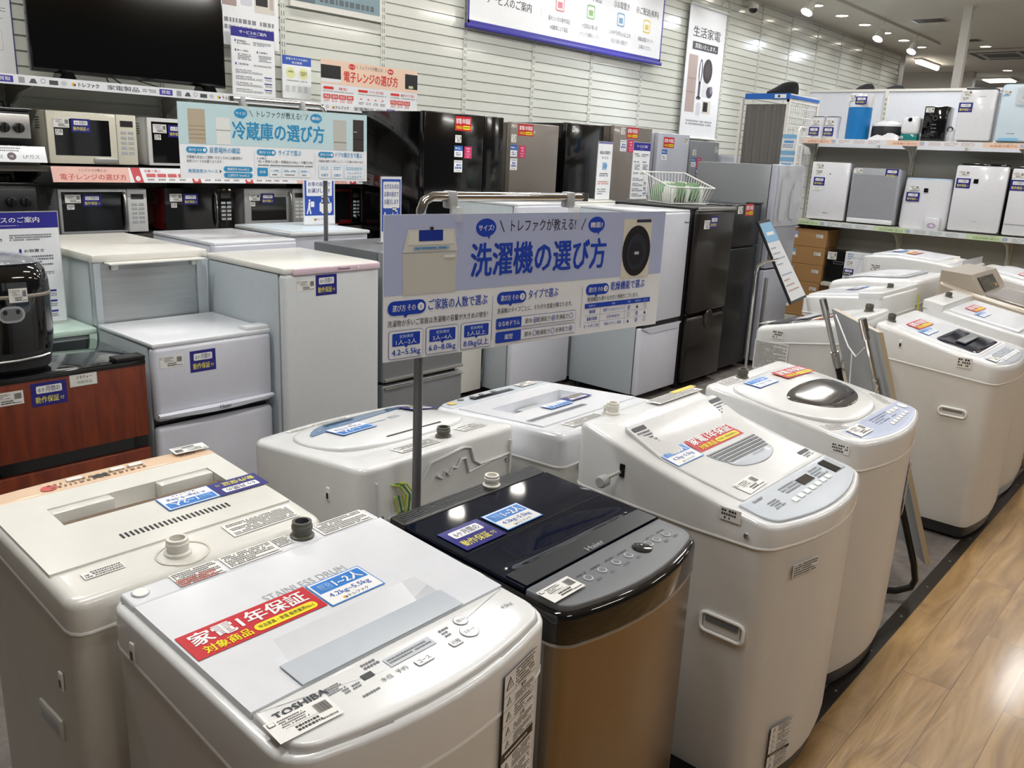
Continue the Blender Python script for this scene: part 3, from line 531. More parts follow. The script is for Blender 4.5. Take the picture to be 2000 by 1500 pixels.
wp = [(2.50, 1.01), (2.525, .955), (2.575, .905), (2.65, .88), (2.74, .882), (2.81, .905), (2.86, .95), (2.875, 1.005), (2.85, 1.035), (2.76, 1.05), (2.66, 1.052), (2.56, 1.04)]
b = B('smoke_window'); shell(b, smooth(wp), lambda x, y: h4l(x, y) - .006, h4l, .002, (.8, .6, .4, .2, .05), dz=.0055); b.make('lid_window', lid)
b = B('panel_lilac'); shell(b, outline(2.45, 2.95, .715, .822, .045, .042, .006), lambda x, y: h4(x, y) - .01, h4, .004, (.8, .6, .4, .2), dz=.001); cp = b.make('control_panel', t)
b = B('#7f86a0', topT(h4, 2.70, .778, 0, .0016)); b.greek(-.06, -.01, .1, .03, 4, '#7f86a0', 1, 3, dens=.4); b.make('panel_print', cp, smooth=False)
for i in range(6): b = B('lip_white', topT(h4, 2.70 + .032 * i, .75 + .002 * i, 0, .0018)); b.rbox(-.011, .011, -.007, .007, -.001, .002, .0015, 1); b.make('button', cp)
for i in range(3): b = B('lip_white', topT(h4, 2.79 + .034 * i, .793, 0, .0018)); b.rbox(-.012, .012, -.008, .008, -.001, .002, .0015, 1); b.make('button', cp)
b = B('lip_white', topT(h4, 2.912, .79, 0, .0018)); b.lathe([(.017, 0), (.017, .002), (.014, .003)], n=20); b.make('start_button', cp)
nozzle(t, 2.612, 1.225, h4(0, 1.225), r=.017, hgt=.03)
stick('info', t, topT(h4, 2.53, 1.228, 0, .0014), .11, .04); stick('info', t, topT(h4, 2.475, .845, -.35, .0014), .1, .035); stick('info', t, topT(h4, 2.91, .865, 1.0, .0014), .09, .035)
stick('red', t, topT(h4l, 2.80, 1.128, -.03, .005), .215, .066); stick('blue', t, topT(h4l, 2.57, 1.138, -.03, .005), .13, .062); stick('price', t, topT(h4, 2.515, .788, 0, .004), .1, .05)
stick('qr', t, WEST(2.4045, .80, .815), .055, .03); stick('info', t, front_T(2.405, 2.968, .70, .05, 2.85, .6), .06, .19)
# --- back row, fronts to the far aisle: beige machine with the wide lid slot
h5 = pw([1.32, 1.42, 1.78], [.862, .872, .90])
t = machine('cream washing machine seen from behind with peach control strip and slotted lid, far left', .465, .968, 1.79, 1.32, h5, pw([1.32, 1.8], [.803, .855]), .02, .05, mc='body_cream', mt='cream_plastic', edge=.016, dz=0, cap=(.95, .9, .85, .8, .75, .7, .6, .5, .3, .1), hc=lambda x, y: h5(x, y) - (.06 if .55 < x < .905 and 1.56 < y < 1.68 else 0))
def rec5(x, y): return .035 if (.562 < x < .898 and 1.579 < y < 1.659) else 0
b = B('cream_plastic'); hgrid(b, [.475, .5615, .5625, .8975, .8985, .952], [1.424, 1.5785, 1.5795, 1.6585, 1.6595, 1.722], lambda x, y: h5(x, y) + .004 - rec5(x, y), .008); lid = b.make('lid', t, ang=15)
b = B('brown_trim', topT(h5, .73, 1.612, 0, -.008)); b.box(-.166, .166, -.031, -.004, 0, .003); b.make('recess_trim', lid)
for x in (.622, .838): b = B('cream_plastic'); b.rbox(x - .06, x + .06, 1.632, 1.66, h5(x, 1.65) - .03, h5(x, 1.65) + .003, .004); b.make('lid_handle', lid)
for i in range(24): b = B('black_plastic', topT(h5, .624 + .0094 * i, 1.478, 0, .0042)); b.box(-.002, .002, -.009, .009, 0, .0008); b.make('vent_slot', lid)
b = B('panel_peach'); shell(b, outline(.472, .958, 1.784, 1.726, .035, .012, .004), lambda x, y: h5(x, y) - .01, h5, .004, (.6, .2), dz=.002); cp = b.make('control_panel', t)
b = B('#8a6f5a', topT(h5, .70, 1.752, PI, .003)); b.greek(-.1, -.012, .1, .014, 2, '#8d7460', 1, 3, dens=.4); b.rect(-.02, -.005, .012, .008, '#2d2b2b', 1.5); b.text('AQUA', -.2, .0, .016, '#6b5849', 1, w=.04); b.make('panel_print', cp, smooth=False)
for x, m in ((.655, 'lip_white'), (.745, 'lip_white'), (.785, 'lip_white')): b = B(m, topT(h5, x, 1.762, 0, .0035)); b.rbox(-.016, .016, -.006, .006, -.001, .0022, .0015, 1); b.make('button', cp)
b = B('#d0544c', topT(h5, .6, 1.748, 0, .003)); b.ell(0, 0, .016, .013, '#cf5a52', 1); b.make('start_button', cp, smooth=False)
nozzle(t, .677, 1.372, h5(0, 1.372), 'nozzle_white', .0195, .03)
b = B('cream_plastic', topT(h5, .683, 1.365, 0, .001)); b.m('#cfcabd'); b.ring(0, 0, .05, .04, .004, '#cfcabd', 1); b.make('inlet_tray', t, smooth=False)
stick('info', t, topT(h5, .55, 1.39, PI, .0016), .07, .022); stick('info', t, topT(h5, .86, 1.385, PI, .0016), .15, .05)
stick('blue', t, topT(h5, .793, 1.546, PI, .006), .113, .06); stick('m6', t, topT(h5, .905, 1.545, PI, .006), .113, .062); stick('price', t, topT(h5, .915, 1.768, PI - .05, .008), .08, .035)
slot(t, .465, 1.39, .692)
b = B('body_cream'); b.T = frame((.4665, 1.457, .58), (0, -1, 0), (0, 0, 1)); b.rbox(-.05, .05, -.022, .022, -.002, .005, .004); b.m('light_grey'); b.rbox(-.042, .042, -.014, .014, .0, .0055, .002); b.make('grip_recess', t)
# --- back row: rounded machine with the blue window
h6 = pw([1.50, 1.56, 2.0], [.848, .845, .80])
t = machine('white washing machine seen from behind, oval lid with blue window, sign pole before it', 1.21, 1.775, 2.02, 1.503, h6, pw([1.5, 2.0], [.60, .60]), .03, .05, mt='white_plastic', edge=.014)
lp = [(1.26, 1.80), (1.275, 1.70), (1.32, 1.655), (1.40, 1.635), (1.50, 1.63), (1.60, 1.633), (1.68, 1.645), (1.735, 1.69), (1.75, 1.79), (1.735, 1.88), (1.69, 1.925), (1.60, 1.945), (1.50, 1.95), (1.40, 1.945), (1.32, 1.925), (1.275, 1.88)]
h6l = lambda x, y: h6(x, y) + .018 * max(0, 1 - ((x - 1.505) / .25) ** 4) * max(0, 1 - ((y - 1.79) / .165) ** 4)
b = B('white_plastic'); shell(b, smooth(lp), lambda x, y: h6(x, y) - .01, h6l, .005, [.95 - .08 * i for i in range(12)], dz=.004); lid = b.make('lid', t)
mat('blue_window', '#5f86ae', .1, coat=.7); mat('deep_blue_window', '#1d4f72', .1, coat=.6)
b = B('blue_window'); shell(b, smooth([(1.30, 1.83), (1.35, 1.885), (1.45, 1.922), (1.55, 1.935), (1.65, 1.925), (1.72, 1.895), (1.62, 1.87), (1.50, 1.85), (1.40, 1.835)], 3), lambda x, y: h6l(x, y) - .004, h6l, .001, (.6, .2), dz=.0055); w = b.make('lid_window', lid)
b = B('deep_blue_window', topT(h6l, 1.43, 1.885, PI, .007)); b.box(-.05, .05, -.008, .008, 0, .001); b.make('window_insert', w)
b = B('#7d8d9d', topT(h6l, 1.56, 1.80, PI, .0045))
for i in range(4):
    for j in range(3): b.ell(-.02 + .011 * i, -.01 + .009 * j, .0035, .0025, '#93a1b4', 1, 10)
b.greek(.03, .0, .1, .012, 1, '#93a1b4', 1, 4); b.make('lid_print', lid, smooth=False)
b = B('black_plastic', topT(h6l, 1.52, 1.66, 0, .0046)); b.box(-.1, .1, -.0025, .0025, 0, .0008); b.make('hinge_gap', lid)
nozzle(t, 1.549, 1.575, h6(0, 1.575), r=.018, hgt=.028)
stick('info', t, topT(h6, 1.44, 1.565, PI, .0016), .14, .05); stick('info', t, topT(h6, 1.665, 1.585, PI, .0016), .09, .05); stick('info', t, topT(h6, 1.43, 1.975, PI, .0016), .22, .02)
stick('blue', t, topT(h6l, 1.402, 1.79, PI, .006), .118, .085); stick('m6', t, topT(h6l, 1.70, 1.845, PI, .007), .11, .075)
slot(t, 1.21, 1.639, .75)
b = B('white_plastic')     # raised back plate with the cord channel
b.tube([(1.29, 1.5, .70), (1.36, 1.499, .72), (1.40, 1.499, .775), (1.43, 1.499, .816), (1.552, 1.499, .832), (1.58, 1.499, .825), (1.594, 1.499, .785), (1.62, 1.499, .768), (1.70, 1.499, .768), (1.745, 1.499, .772)], .004, 6)
b.tube([(1.455, 1.499, .775), (1.475, 1.499, .762), (1.485, 1.499, .78), (1.50, 1.499, .765), (1.512, 1.499, .785), (1.53, 1.499, .78), (1.545, 1.499, .80), (1.562, 1.499, .80), (1.575, 1.499, .755), (1.66, 1.499, .765)], .0035, 6)
b.box(1.249, 1.254, 1.496, 1.505, .62, .808); b.box(1.74, 1.746, 1.494, 1.505, .70, .81); b.make('back_plate', t)
for x, z in ((1.27, .71), (1.733, .75)):
    b = B('chrome', frame((x, 1.502, z), (1, 0, 0), (0, 0, 1))); b.lathe([(.007, 0), (.006, .003), (.003, .005)], n=12); b.make('screw', t)
for i, m in enumerate(('#c9cf3f', '#4d8a4a', '#c9cf3f')):
    b = B(m); x = 1.325 + .012 * i; x -= .025; b.tube([(x, 1.50, .79), (x + .02, 1.494, .785), (x + .04, 1.49, .755), (x + .034, 1.488, .71), (x + .014, 1.49, .715), (x + .004, 1.492, .76)], .0028, 6); b.make('earth_wire', t)
# --- back row: white machine with the grey control strip
h7 = pw([1.36, 1.40, 1.9], [.832, .838, .80])
t = machine('white washing machine seen from behind with long vent grille and silver control strip', 1.815, 2.36, 1.93, 1.365, h7, pw([1.36, 1.9], [.74, .72]), .03, .05, mt='cool_white', edge=.02, cap=(.95, .9, .85, .8, .75, .7, .6, .5, .3, .1), hc=lambda x, y: h7(x, y) - (.06 if 1.89 < x < 2.27 and 1.60 < y < 1.75 else 0))
def rec7(x, y): return .035 if (1.905 < x < 2.255 and 1.625 < y < 1.725) else 0
b = B('cool_white'); hgrid(b, [1.845, 1.904, 1.906, 2.254, 2.256, 2.33], [1.462, 1.6245, 1.6255, 1.7245, 1.7255, 1.81], lambda x, y: h7(x, y) + .004 - rec7(x, y), .01); lid = b.make('lid', t, ang=15)
b = B('light_grey', topT(h7, 2.08, 1.68, 0, -.025)); b.box(-.06, .06, -.04, .04, 0, .003); b.make('recess_plate', lid)
for i in range(34): b = B('mid_grey', topT(h7, 1.86 + .0082 * i, 1.527, .35, .0064)); b.box(-.0017, .0017, -.01, .01, 0, .0008); b.make('vent_slot', lid)
b = B('panel_silver'); shell(b, outline(1.835, 2.335, 1.915, 1.83, .04, .02, .006), lambda x, y: h7(x, y) - .01, h7, .004, (.7, .3), dz=.003); cp = b.make('control_panel', t)
b = B('black_gloss', topT(h7, 2.06, 1.86, PI, .004)); b.box(-.1, .1, -.014, .01, 0, .0012); b.make('display', cp)
for x in (1.93, 1.985, 2.03, 2.09): b = B('mid_grey', topT(h7, x, 1.885, 0, .0035)); b.lathe([(.011, 0), (.011, .002)], n=14); b.make('button', cp)
b = B('#d8bf6a', topT(h7, 1.875, 1.87, 0, .004)); b.lathe([(.016, 0), (.016, .0015)], n=16); b.make('start_button', cp)
stick('price', t, topT(h7, 2.25, 1.875, PI, .006), .085, .045); stick('m6', t, topT(h7, 2.19, 1.605, PI, .008), .115, .05); stick('blue', t, topT(h7, 2.07, 1.59, PI, .008), .115, .05); stick('info', t, topT(h7, 1.99, 1.42, PI, .0016), .17, .05)
nozzle(t, 2.10, 1.41, h7(0, 1.41), 'nozzle_white', .016, .028)
b = B('nozzle_white'); b.lathe([(.012, 0), (.02, .012), (.012, .03), (.007, .035), (.006, .075)], (1.91, 1.352, .72), 14); b.make('drain_elbow', t)
for i, m in enumerate(('#d8d6cc', '#c9cf3f')):
    b = B(m); b.tube([(1.985 + .012 * i, 1.36, .64), (1.985 + .012 * i, 1.355, .72), (1.984 + .012 * i, 1.352, .77 - .02 * i)], .004, 6); b.make('earth_wire', t)
# --- further machines
def simple(label, x0, x1, yf, yb, h, seam, mt='white_plastic', mc='body_white', lid=None, **kw):
    t = machine(label, x0, x1, yf, yb, h, pw([min(yf, yb), max(yf, yb)], seam), kw.pop('bow', .03), .05, mc=mc, mt=mt, **kw); return t
h8 = pw([1.28, 1.34, 1.72], [.958, .955, .865])
t = simple('white washing machine with ribbed drain hose on its back, behind the black tube stand', 3.70, 4.30, 1.73, 1.285, h8, (.86, .79), edge=.025)
b = B('black_gloss'); shell(b, outline(3.76, 4.23, 1.70, 1.50, .05, .02), lambda x, y: h8(x, y) - .01, h8, .004, (.7, .4, .1), dz=.003); l8 = b.make('lid', t)
b = B('light_grey', topT(h8, 4.0, 1.56, 0, .006)); b.box(-.12, .1, -.03, .03, 0, .004); b.make('lid_handle', l8)
stick('red', t, topT(h8, 3.93, 1.46, PI, .004), .2, .06); stick('price', t, topT(h8, 3.85, 1.71, PI, .006), .1, .05); stick('info', t, WEST(3.6995, 1.61, .745), .165, .14); stick('qr', t, WEST(3.6985, 1.586, .852), .055, .04); nozzle(t, 4.12, 1.335, h8(0, 1.335), r=.018, hgt=.035)
b = B('#e3d8bf'); n = 34
b.lathe([(.026 + (.004 if i % 2 else 0), .28 + i * .014) for i in range(n)], (3.735, 1.255, 0), 14); b.m('#d9cfb6'); b.lathe([(.034, 0), (.034, .04)], (3.735, 1.255, .755), 14); b.make('drain_hose', t)
h9 = pw([.70, .75, .95, 1.18, 1.26], [.805, .825, .862, .915, .93])
t = simple('white washing machine with black see-through lid hatch, right of the tube stand', 4.0, 4.585, .695, 1.262, h9, (.735, .78), edge=.02, bow=.04, foot='dark_grey')
b = B('cool_white'); shell(b, outline(4.06, 4.53, .83, 1.19, .03, 0), lambda x, y: h9(x, y) - .01, h9, .004, [.9 - .1 * i for i in range(9)], dz=.003); lid = b.make('lid', t)
b = B('navy_glass'); shell(b, outline(4.09, 4.49, .84, 1.02, .03, 0), lambda x, y: h9(x, y) - .005, h9, .003, (.8, .5, .2), dz=.006); w = b.make('lid_window', lid)
b = B('mid_grey', topT(h9, 4.29, .93, 0, .01)); b.rbox(-.12, .12, -.02, .02, -.002, .006, .002); b.make('lid_handle', w)
b = B('panel_silver'); shell(b, outline(4.05, 4.53, .712, .822, .04, .03, .006), lambda x, y: h9(x, y) - .01, h9, .004, (.7, .4, .1), dz=.002); cp = b.make('control_panel', t)
b = B('#53565c', topT(h9, 4.29, .77, 0, .003)); b.greek(-.15, -.01, .15, .03, 4, '#6d7077', 1, 5, dens=.5); b.make('panel_print', cp, smooth=False)
for i in range(7): b = B('lip_white', topT(h9, 4.18 + .04 * i, .745, 0, .003)); b.rbox(-.013, .013, -.008, .008, -.001, .0025, .0015, 1); b.make('button', cp)
stick('red', t, topT(h9, 4.25, 1.135, 0, .006), .22, .066); stick('blue', t, topT(h9, 4.18, 1.075, 0, .006), .16, .05); stick('price', t, topT(h9, 4.10, .775, 0, .006), .1, .045); stick('qr', t, WEST(3.9975, .863, .815), .06, .045); nozzle(t, 4.13, 1.23, h9(0, 1.23), r=.017, hgt=.035)
slot(t, 4.0, 1.136, .85); recess_handle(t, 4.0, .874, .587, .11, .035)
ha = pw([.72, .8, 1.15, 1.24], [.85, .865, .93, .945])
t = simple('white washing machine with flat square lid, right of the one with a black lid hatch', 4.66, 5.215, .72, 1.25, ha, (.80, .82), edge=.012, foot='light_grey')
b = B('white_plastic'); b.T = ID; shell(b, outline(4.66, 5.215, 1.145, 1.25, .01, 0), lambda x, y: ha(x, y) - .012, ha, .006, (.7, .3), dz=.03); b.make('rear_panel', t)
b = B('cool_white'); shell(b, outline(4.69, 5.19, .80, 1.13, .015, 0), lambda x, y: ha(x, y) - .01, ha, .004, (.8, .5, .2), dz=.012); lid = b.make('lid', t)
stick('red', t, topT(ha, 4.93, 1.06, 0, .0145), .2, .062); stick('blue', t, topT(ha, 4.83, 1.0, 0, .0145), .15, .05); nozzle(t, 4.93, 1.2, ha(0, 1.2) + .03, r=.016, hgt=.025); recess_handle(t, 4.66, .80, .62, .1, .04)
hb = pw([1.42, 1.47, 1.88], [.965, .96, .905])
t = simple('white washing machine with stepped back corner, behind the one with the drain hose', 4.6, 5.2, 1.89, 1.425, hb, (.85, .82), edge=.012)
b = B('white_plastic'); shell(b, outline(4.6, 5.2, 1.56, 1.435, .01, 0), lambda x, y: hb(x, y) - .01, hb, .005, (.6, .2), dz=.022); b.make('rear_panel', t)
b = B('cool_white'); shell(b, outline(4.65, 5.15, 1.86, 1.58, .02, .01), lambda x, y: hb(x, y) - .01, hb, .004, (.7, .3), dz=.01); b.make('lid', t)
stick('m6', t, topT(hb, 4.95, 1.70, PI, .013), .13, .06); stick('blue', t, topT(hb, 5.08, 1.70, PI, .013), .11, .06); nozzle(t, 4.92, 1.5, hb(0, 1.5) + .02, r=.016, hgt=.025)
b = B('#c9cf3f'); b.tube([(5.19, 1.42, .93), (5.2, 1.415, .88), (5.19, 1.415, .82)], .004, 6); b.make('earth_wire', t)
hc = pw([1.48, 1.55, 1.8, 2.0], [.985, .985, .965, .92])
t = simple('white washing machine with grey rimmed domed lid in the far back row', 5.3, 5.96, 2.02, 1.48, hc, (.84, .84), edge=.035)
b = B('silver_stripe'); shell(b, outline(5.38, 5.9, 1.96, 1.56, .08, .03), lambda x, y: hc(x, y) - .01, hc, .006, (.93,), dz=.012); lid = b.make('lid', t)
b = B('cool_white'); shell(b, outline(5.42, 5.86, 1.93, 1.60, .06, .03), lambda x, y: hc(x, y) - .005, hc, .004, (.7, .4, .1), dz=.016); b.make('lid_window', lid)
mat('champagne', '#b3a797', .3, coat=.3, metal=.2); mat('champagne_dark', '#857c74', .25, coat=.3, metal=.2)
hd = pw([.72, .80, 1.12, 1.3, 1.36], [.86, .885, .945, 1.0, 1.0])
t = simple('champagne beige washing machine with dark touch screen at the back of its top', 5.3, 5.94, .72, 1.365, hd, (.80, .86), mt='champagne', mc='champagne', edge=.02, lip='champagne_dark', foot='champagne_dark')
b = B('champagne_dark'); shell(b, outline(5.35, 5.89, .78, 1.12, .03, 0), lambda x, y: hd(x, y) - .01, hd, .006, (.8, .5, .2), dz=.012); lid = b.make('lid', t)
b = B('champagne'); b.prism([(1.12, .94), (1.20, 1.055), (1.36, 1.065), (1.36, .94)], 5.33, 5.91, 'x'); hp = b.make('rear_panel', t)
sl = (1.055 - .94) / .08; b = B('black_gloss', frame((5.58, 1.158, .998), (1, 0, 0), (0, 1, sl))); b.box(-.17, .17, -.045, .045, 0, .003); b.m('#c98f3a'); b.box(.1, .14, -.03, -.015, .003, .004); b.make('display', hp)
stick('m6', t, topT(hd, 5.70, .90, 0, .014), .13, .08); stick('blue', t, topT(hd, 5.56, .87, 0, .014), .13, .06)
he = pw([.80, .9, 1.2, 1.4], [.92, .945, 1.0, 1.015])
t = simple('white washing machine at the right edge of the photo behind the champagne one', 6.06, 6.66, .8, 1.4, he, (.86, .88), edge=.03)
b = B('cool_white'); shell(b, outline(6.12, 6.6, .86, 1.28, .06, .02), lambda x, y: he(x, y) - .01, he, .006, (.7, .3), dz=.014); b.make('lid', t); stick('red', t, topT(he, 6.32, 1.1, 0, .016), .22, .066)
hf = pw([1.48, 1.6, 2.0, 2.16], [.985, 1.005, 1.03, 1.0])
t = simple('white washing machine deepest in the back row, angular top under the lower shelf', 6.32, 6.95, 2.18, 1.48, hf, (.86, .88), edge=.012)
b = B('cool_white'); shell(b, outline(6.38, 6.9, 2.12, 1.66, .02, .01), lambda x, y: hf(x, y) - .01, hf, .004, (.7, .3), dz=.012); b.make('lid', t)
b = B('cool_white'); b.prism([(1.60, 1.0), (1.50, 1.04), (1.50, .99)], 6.36, 6.9, 'x'); b.make('raised_flap', t)
stick('blue', t, topT(hf, 6.6, 1.98, PI, .016), .2, .07); stick('red', t, topT(hf, 6.6, 1.88, PI, .016), .22, .066); nozzle(t, 6.7, 1.62, hf(0, 1.62), 'nozzle_white', .018, .03); stick('qr', t, WEST(6.3195, 2.05, .93), .07, .05)
# ------------------------------------------------------------------ refrigerators
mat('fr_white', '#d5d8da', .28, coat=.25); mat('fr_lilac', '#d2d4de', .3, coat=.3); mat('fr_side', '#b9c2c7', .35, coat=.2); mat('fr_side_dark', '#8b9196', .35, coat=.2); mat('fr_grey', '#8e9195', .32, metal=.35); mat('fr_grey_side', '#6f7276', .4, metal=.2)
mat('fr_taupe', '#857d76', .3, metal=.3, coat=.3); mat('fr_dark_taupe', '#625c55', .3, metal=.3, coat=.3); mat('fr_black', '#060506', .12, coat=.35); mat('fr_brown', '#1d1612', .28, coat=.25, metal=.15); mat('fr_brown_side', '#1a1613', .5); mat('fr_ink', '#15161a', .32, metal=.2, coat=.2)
mat('fr_lavgrey', '#b9bcc8', .3, coat=.3, metal=.1); mat('mint', '#c5ddd0', .35, coat=.2); mat('pink_band', '#e2c9d6', .3, coat=.3); mat('ivory', '#e4e2db', .3, coat=.2)
def woodmat():
    m = mat('fridge_wood', '#7c3316', .38, coat=.15, var=0); nt = m.node_tree; N = nt.nodes; L = nt.links; b = N['Principled BSDF']
    tc = N.new('ShaderNodeTexCoord'); mp = N.new('ShaderNodeMapping'); mp.inputs['Scale'].default_value = (14, 14, 1.6); n = N.new('ShaderNodeTexNoise'); n.inputs['Scale'].default_value = 2.2; n.inputs['Detail'].default_value = 6; n.inputs['Distortion'].default_value = .8; r = N.new('ShaderNodeValToRGB')
    L.new(tc.outputs['Object'], mp.inputs[0]); L.new(mp.outputs[0], n.inputs['Vector']); L.new(n.outputs['Fac'], r.inputs[0]); e = r.color_ramp.elements; e[0].position = .3; e[0].color = lin('#612412'); e[1].position = .7; e[1].color = lin('#853a1c'); L.new(r.outputs[0], b.inputs['Base Color'])
woodmat()
def fridge(label, x0, x1, yf, yb, z, splits=(), body='fr_side', door='fr_white', top=None, r=.012, dd=.045, gap=.008, group=None, vsplit=None, zb=.05, vert=False):
    t = thing('refrigerator', label, 'refrigerator', ((x0 + x1) / 2, (yf + yb) / 2, 0), group)
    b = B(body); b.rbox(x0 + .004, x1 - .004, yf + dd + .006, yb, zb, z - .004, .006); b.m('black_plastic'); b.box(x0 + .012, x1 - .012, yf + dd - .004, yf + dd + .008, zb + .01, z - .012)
    for fx in (x0 + .05, x1 - .05):
        for fy in (yf + .09, yb - .05): b.lathe([(.02, 0), (.02, zb + .005)], (fx, fy, 0), 10)
    b.make('cabinet', t)
    zs = [zb] + sorted(splits) + [z]; ds = []
    for i in range(len(zs) - 1):
        a, c = zs[i] + (gap / 2 if i else 0), zs[i + 1] - (gap / 2 if i < len(zs) - 2 else 0)
        cols = [(x0, x1)] if not (vsplit and i == len(zs) - 2) else [(x0, vsplit - .003), (vsplit + .003, x1)]
        for p, q in cols: b = B(door); b.rbox(p, q, yf, yf + dd, a, c, r, 3, vert=vert); ds.append(b.make('door', t))
    if top: b = B(top); b.rbox(x0 + .002, x1 - .002, yf + .004, yb, z - .004, z + .014, .006); b.make('top_panel', t)
    t['_d'] = 0; del t['_d']
    return t, ds
def fst(t, kind, x, z, yf, w, h, off=.0012): return stick(kind, t, FRONT(x, yf - off, z), w, h)
# near row, fronts to the washing machines
F = 2.95
t, d = fridge('cherry wood fronted refrigerator with black glossy top, rice cooker on it', .56, 1.378, 2.95, 3.38, .806, (.51,), 'black_satin', 'fridge_wood', r=.002, gap=.05)
b = B('black_gloss'); b.rbox(.56, 1.378, 2.945, 3.38, .804, .825, .004); tp = b.make('top_panel', t); b = B('black_plastic'); b.rbox(1.27, 1.376, 2.94, 3.0, .825, .84, .004); b.make('hinge_cover', tp)
b = B('black_gloss'); b.box(.562, 1.376, 2.965, 3.0, .487, .533); b.make('door_groove', t)
fst(t, 'm6', 1.045, .755, F, .113, .08); fst(t, 'jimo', 1.158, .785, F, .092, .047); fst(t, 'price', .915, .758, F, .1, .045)
t, d = fridge('small white two door refrigerator with curved grip beside the wood fronted one', 1.405, 1.905, 2.945, 3.40, .858, (.56,), 'fr_side', 'fr_lilac', 'cool_white', r=.02, gap=.02)
b = B('fr_lilac'); n = 14; R = []
for i in range(n + 1):
    x = 1.41 + .49 * i / n; u = (i / n - .5) * 2; dz = .035 * (1 - u * u); R.append([(x, 2.943, .605), (x, 2.928 - .012 * (1 - u * u), .60), (x, 2.93 - .012 * (1 - u * u), .592 - dz * .3), (x, 2.947, .575 + .01 * u * u)])
b.loft(R); b.make('door_grip', d[1]); b = B('#777a80', FRONT(1.67, 2.913, .598)); b.text('Haier', 0, 0, .022, '#6a6d73', 1, w=.05); b.make('brand_lettering', d[1], smooth=False)
b = B('cool_white'); b.rbox(1.80, 1.9, 2.955, 3.02, .87, .888, .006); b.make('hinge_cover', t); fst(t, 'price', 1.475, .80, 2.945, .09, .045); fst(t, 'm6', 1.60, .785, 2.945, .105, .083)
t, d = fridge('white refrigerator with a pink band along its top edge', 1.912, 2.40, 2.86, 3.45, 1.10, (.30,), 'fr_side', 'fr_white', None, r=.018, gap=.014)
b = B('ivory'); b.rbox(1.912, 2.40, 2.862, 3.45, 1.098, 1.124, .008); tp = b.make('top_panel', t)
b = B('pink_band'); b.rbox(1.955, 2.396, 2.852, 2.87, 1.094, 1.12, .004); bd = b.make('top_band', t); b = B('#5b5360', FRONT(2.20, 2.851, 1.108)); b.text('Panasonic', 0, 0, .015, '#4c4450', 1, w=.062); b.ell(.075, 0, .006, .006, 'white_print', 1); b.make('brand_lettering', bd, smooth=False)
fst(t, 'price', 2.015, 1.05, 2.86, .085, .045); fst(t, 'm6', 2.115, 1.045, 2.86, .105, .085)
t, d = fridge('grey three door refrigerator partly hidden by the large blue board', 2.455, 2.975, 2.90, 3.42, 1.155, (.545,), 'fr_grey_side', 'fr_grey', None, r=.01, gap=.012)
b = B('silver_steel'); b.rbox(2.46, 2.97, 2.888, 2.905, .556, .572, .005); b.rbox(2.46, 2.97, 2.888, 2.905, .52, .53, .004); b.make('door_grip', t); fst(t, 'qr', 2.52, 1.07, 2.9, .05, .06)
t, d = fridge('white tall refrigerator right of the large blue board, mark at the top of its door', 4.735, 5.235, 2.97, 3.55, 1.272, (.53,), 'fr_side', 'fr_lilac', 'cool_white', r=.012, gap=.03)
b = B('black_plastic'); b.box(4.76, 5.23, 2.975, 3.0, .518, .545); b.make('door_groove', t); b = B('fr_lilac'); b.prism([(4.735, .515), (5.235, .515), (5.18, .475), (4.84, .475)], 2.962, 2.975, 'y'); b.make('door_grip', t)
b = B('#5a5d66', FRONT(5.19, 2.969, 1.205)); b.text('Hisense', 0, 0, .022, '#4a4d56', 1, w=.06); b.make('brand_lettering', d[1], smooth=False)
t, d = fridge('dark brown refrigerator with silver top band carrying the wire basket', 5.27, 5.82, 2.93, 3.74, 1.285, (.545,), 'fr_brown_side', 'fr_brown', None, r=.03, gap=.014)
b = B('fr_brown_side'); b.rbox(5.272, 5.818, 2.98, 3.74, 1.275, 1.30, .006); b.make('top_panel', t); b = B('silver_steel'); b.rbox(5.29, 5.815, 2.925, 2.95, 1.277, 1.303, .004); b.make('top_band', t); b = B('fr_brown', FRONT(5.56, 2.928, .50)); b.lathe([(.07, 0), (.06, .006), (.02, .002)], n=24); b.make('door_grip', d[0])
b = B('black_plastic'); b.box(5.255, 5.29, 3.72, 3.76, 1.275, 1.288); b.make('hinge_cover', t); fst(t, 'm6', 5.50, 1.20, 2.93, .11, .08); fst(t, 'price', 5.40, 1.185, 2.93, .08, .06)
t, d = fridge('black two door refrigerator between the brown and the tall silver one', 5.87, 6.36, 2.99, 3.60, 1.31, (.99,), 'fr_ink', 'fr_ink', None, r=.008, gap=.014)
b = B('black_plastic'); b.rbox(6.2, 6.36, 2.98, 3.05, 1.31, 1.322, .003); b.make('hinge_cover', t); fst(t, 'price', 6.0, 1.27, 2.99, .08, .055); fst(t, 'red', 6.15, 1.27, 2.99, .14, .09)
t, d = fridge('tall silver refrigerator with long grips and a clear film pack on its door', 6.42, 6.92, 2.93, 3.63, 1.615, (.80,), 'fr_grey', 'fr_lavgrey', None, r=.006, gap=.014)
b = B('silver_steel'); b.rbox(6.43, 6.455, 2.905, 2.93, .30, .74, .006); b.rbox(6.43, 6.455, 2.905, 2.93, .86, 1.05, .006); b.make('door_grip', t); fst(t, 'price', 6.53, 1.575, 2.93, .07, .05); fst(t, 'm6', 6.62, 1.56, 2.93, .07, .09)
b = B('film_plastic'); b.rbox(6.45, 6.918, 2.915, 2.925, 1.14, 1.605, .003); fp = b.make('clear_film', t)
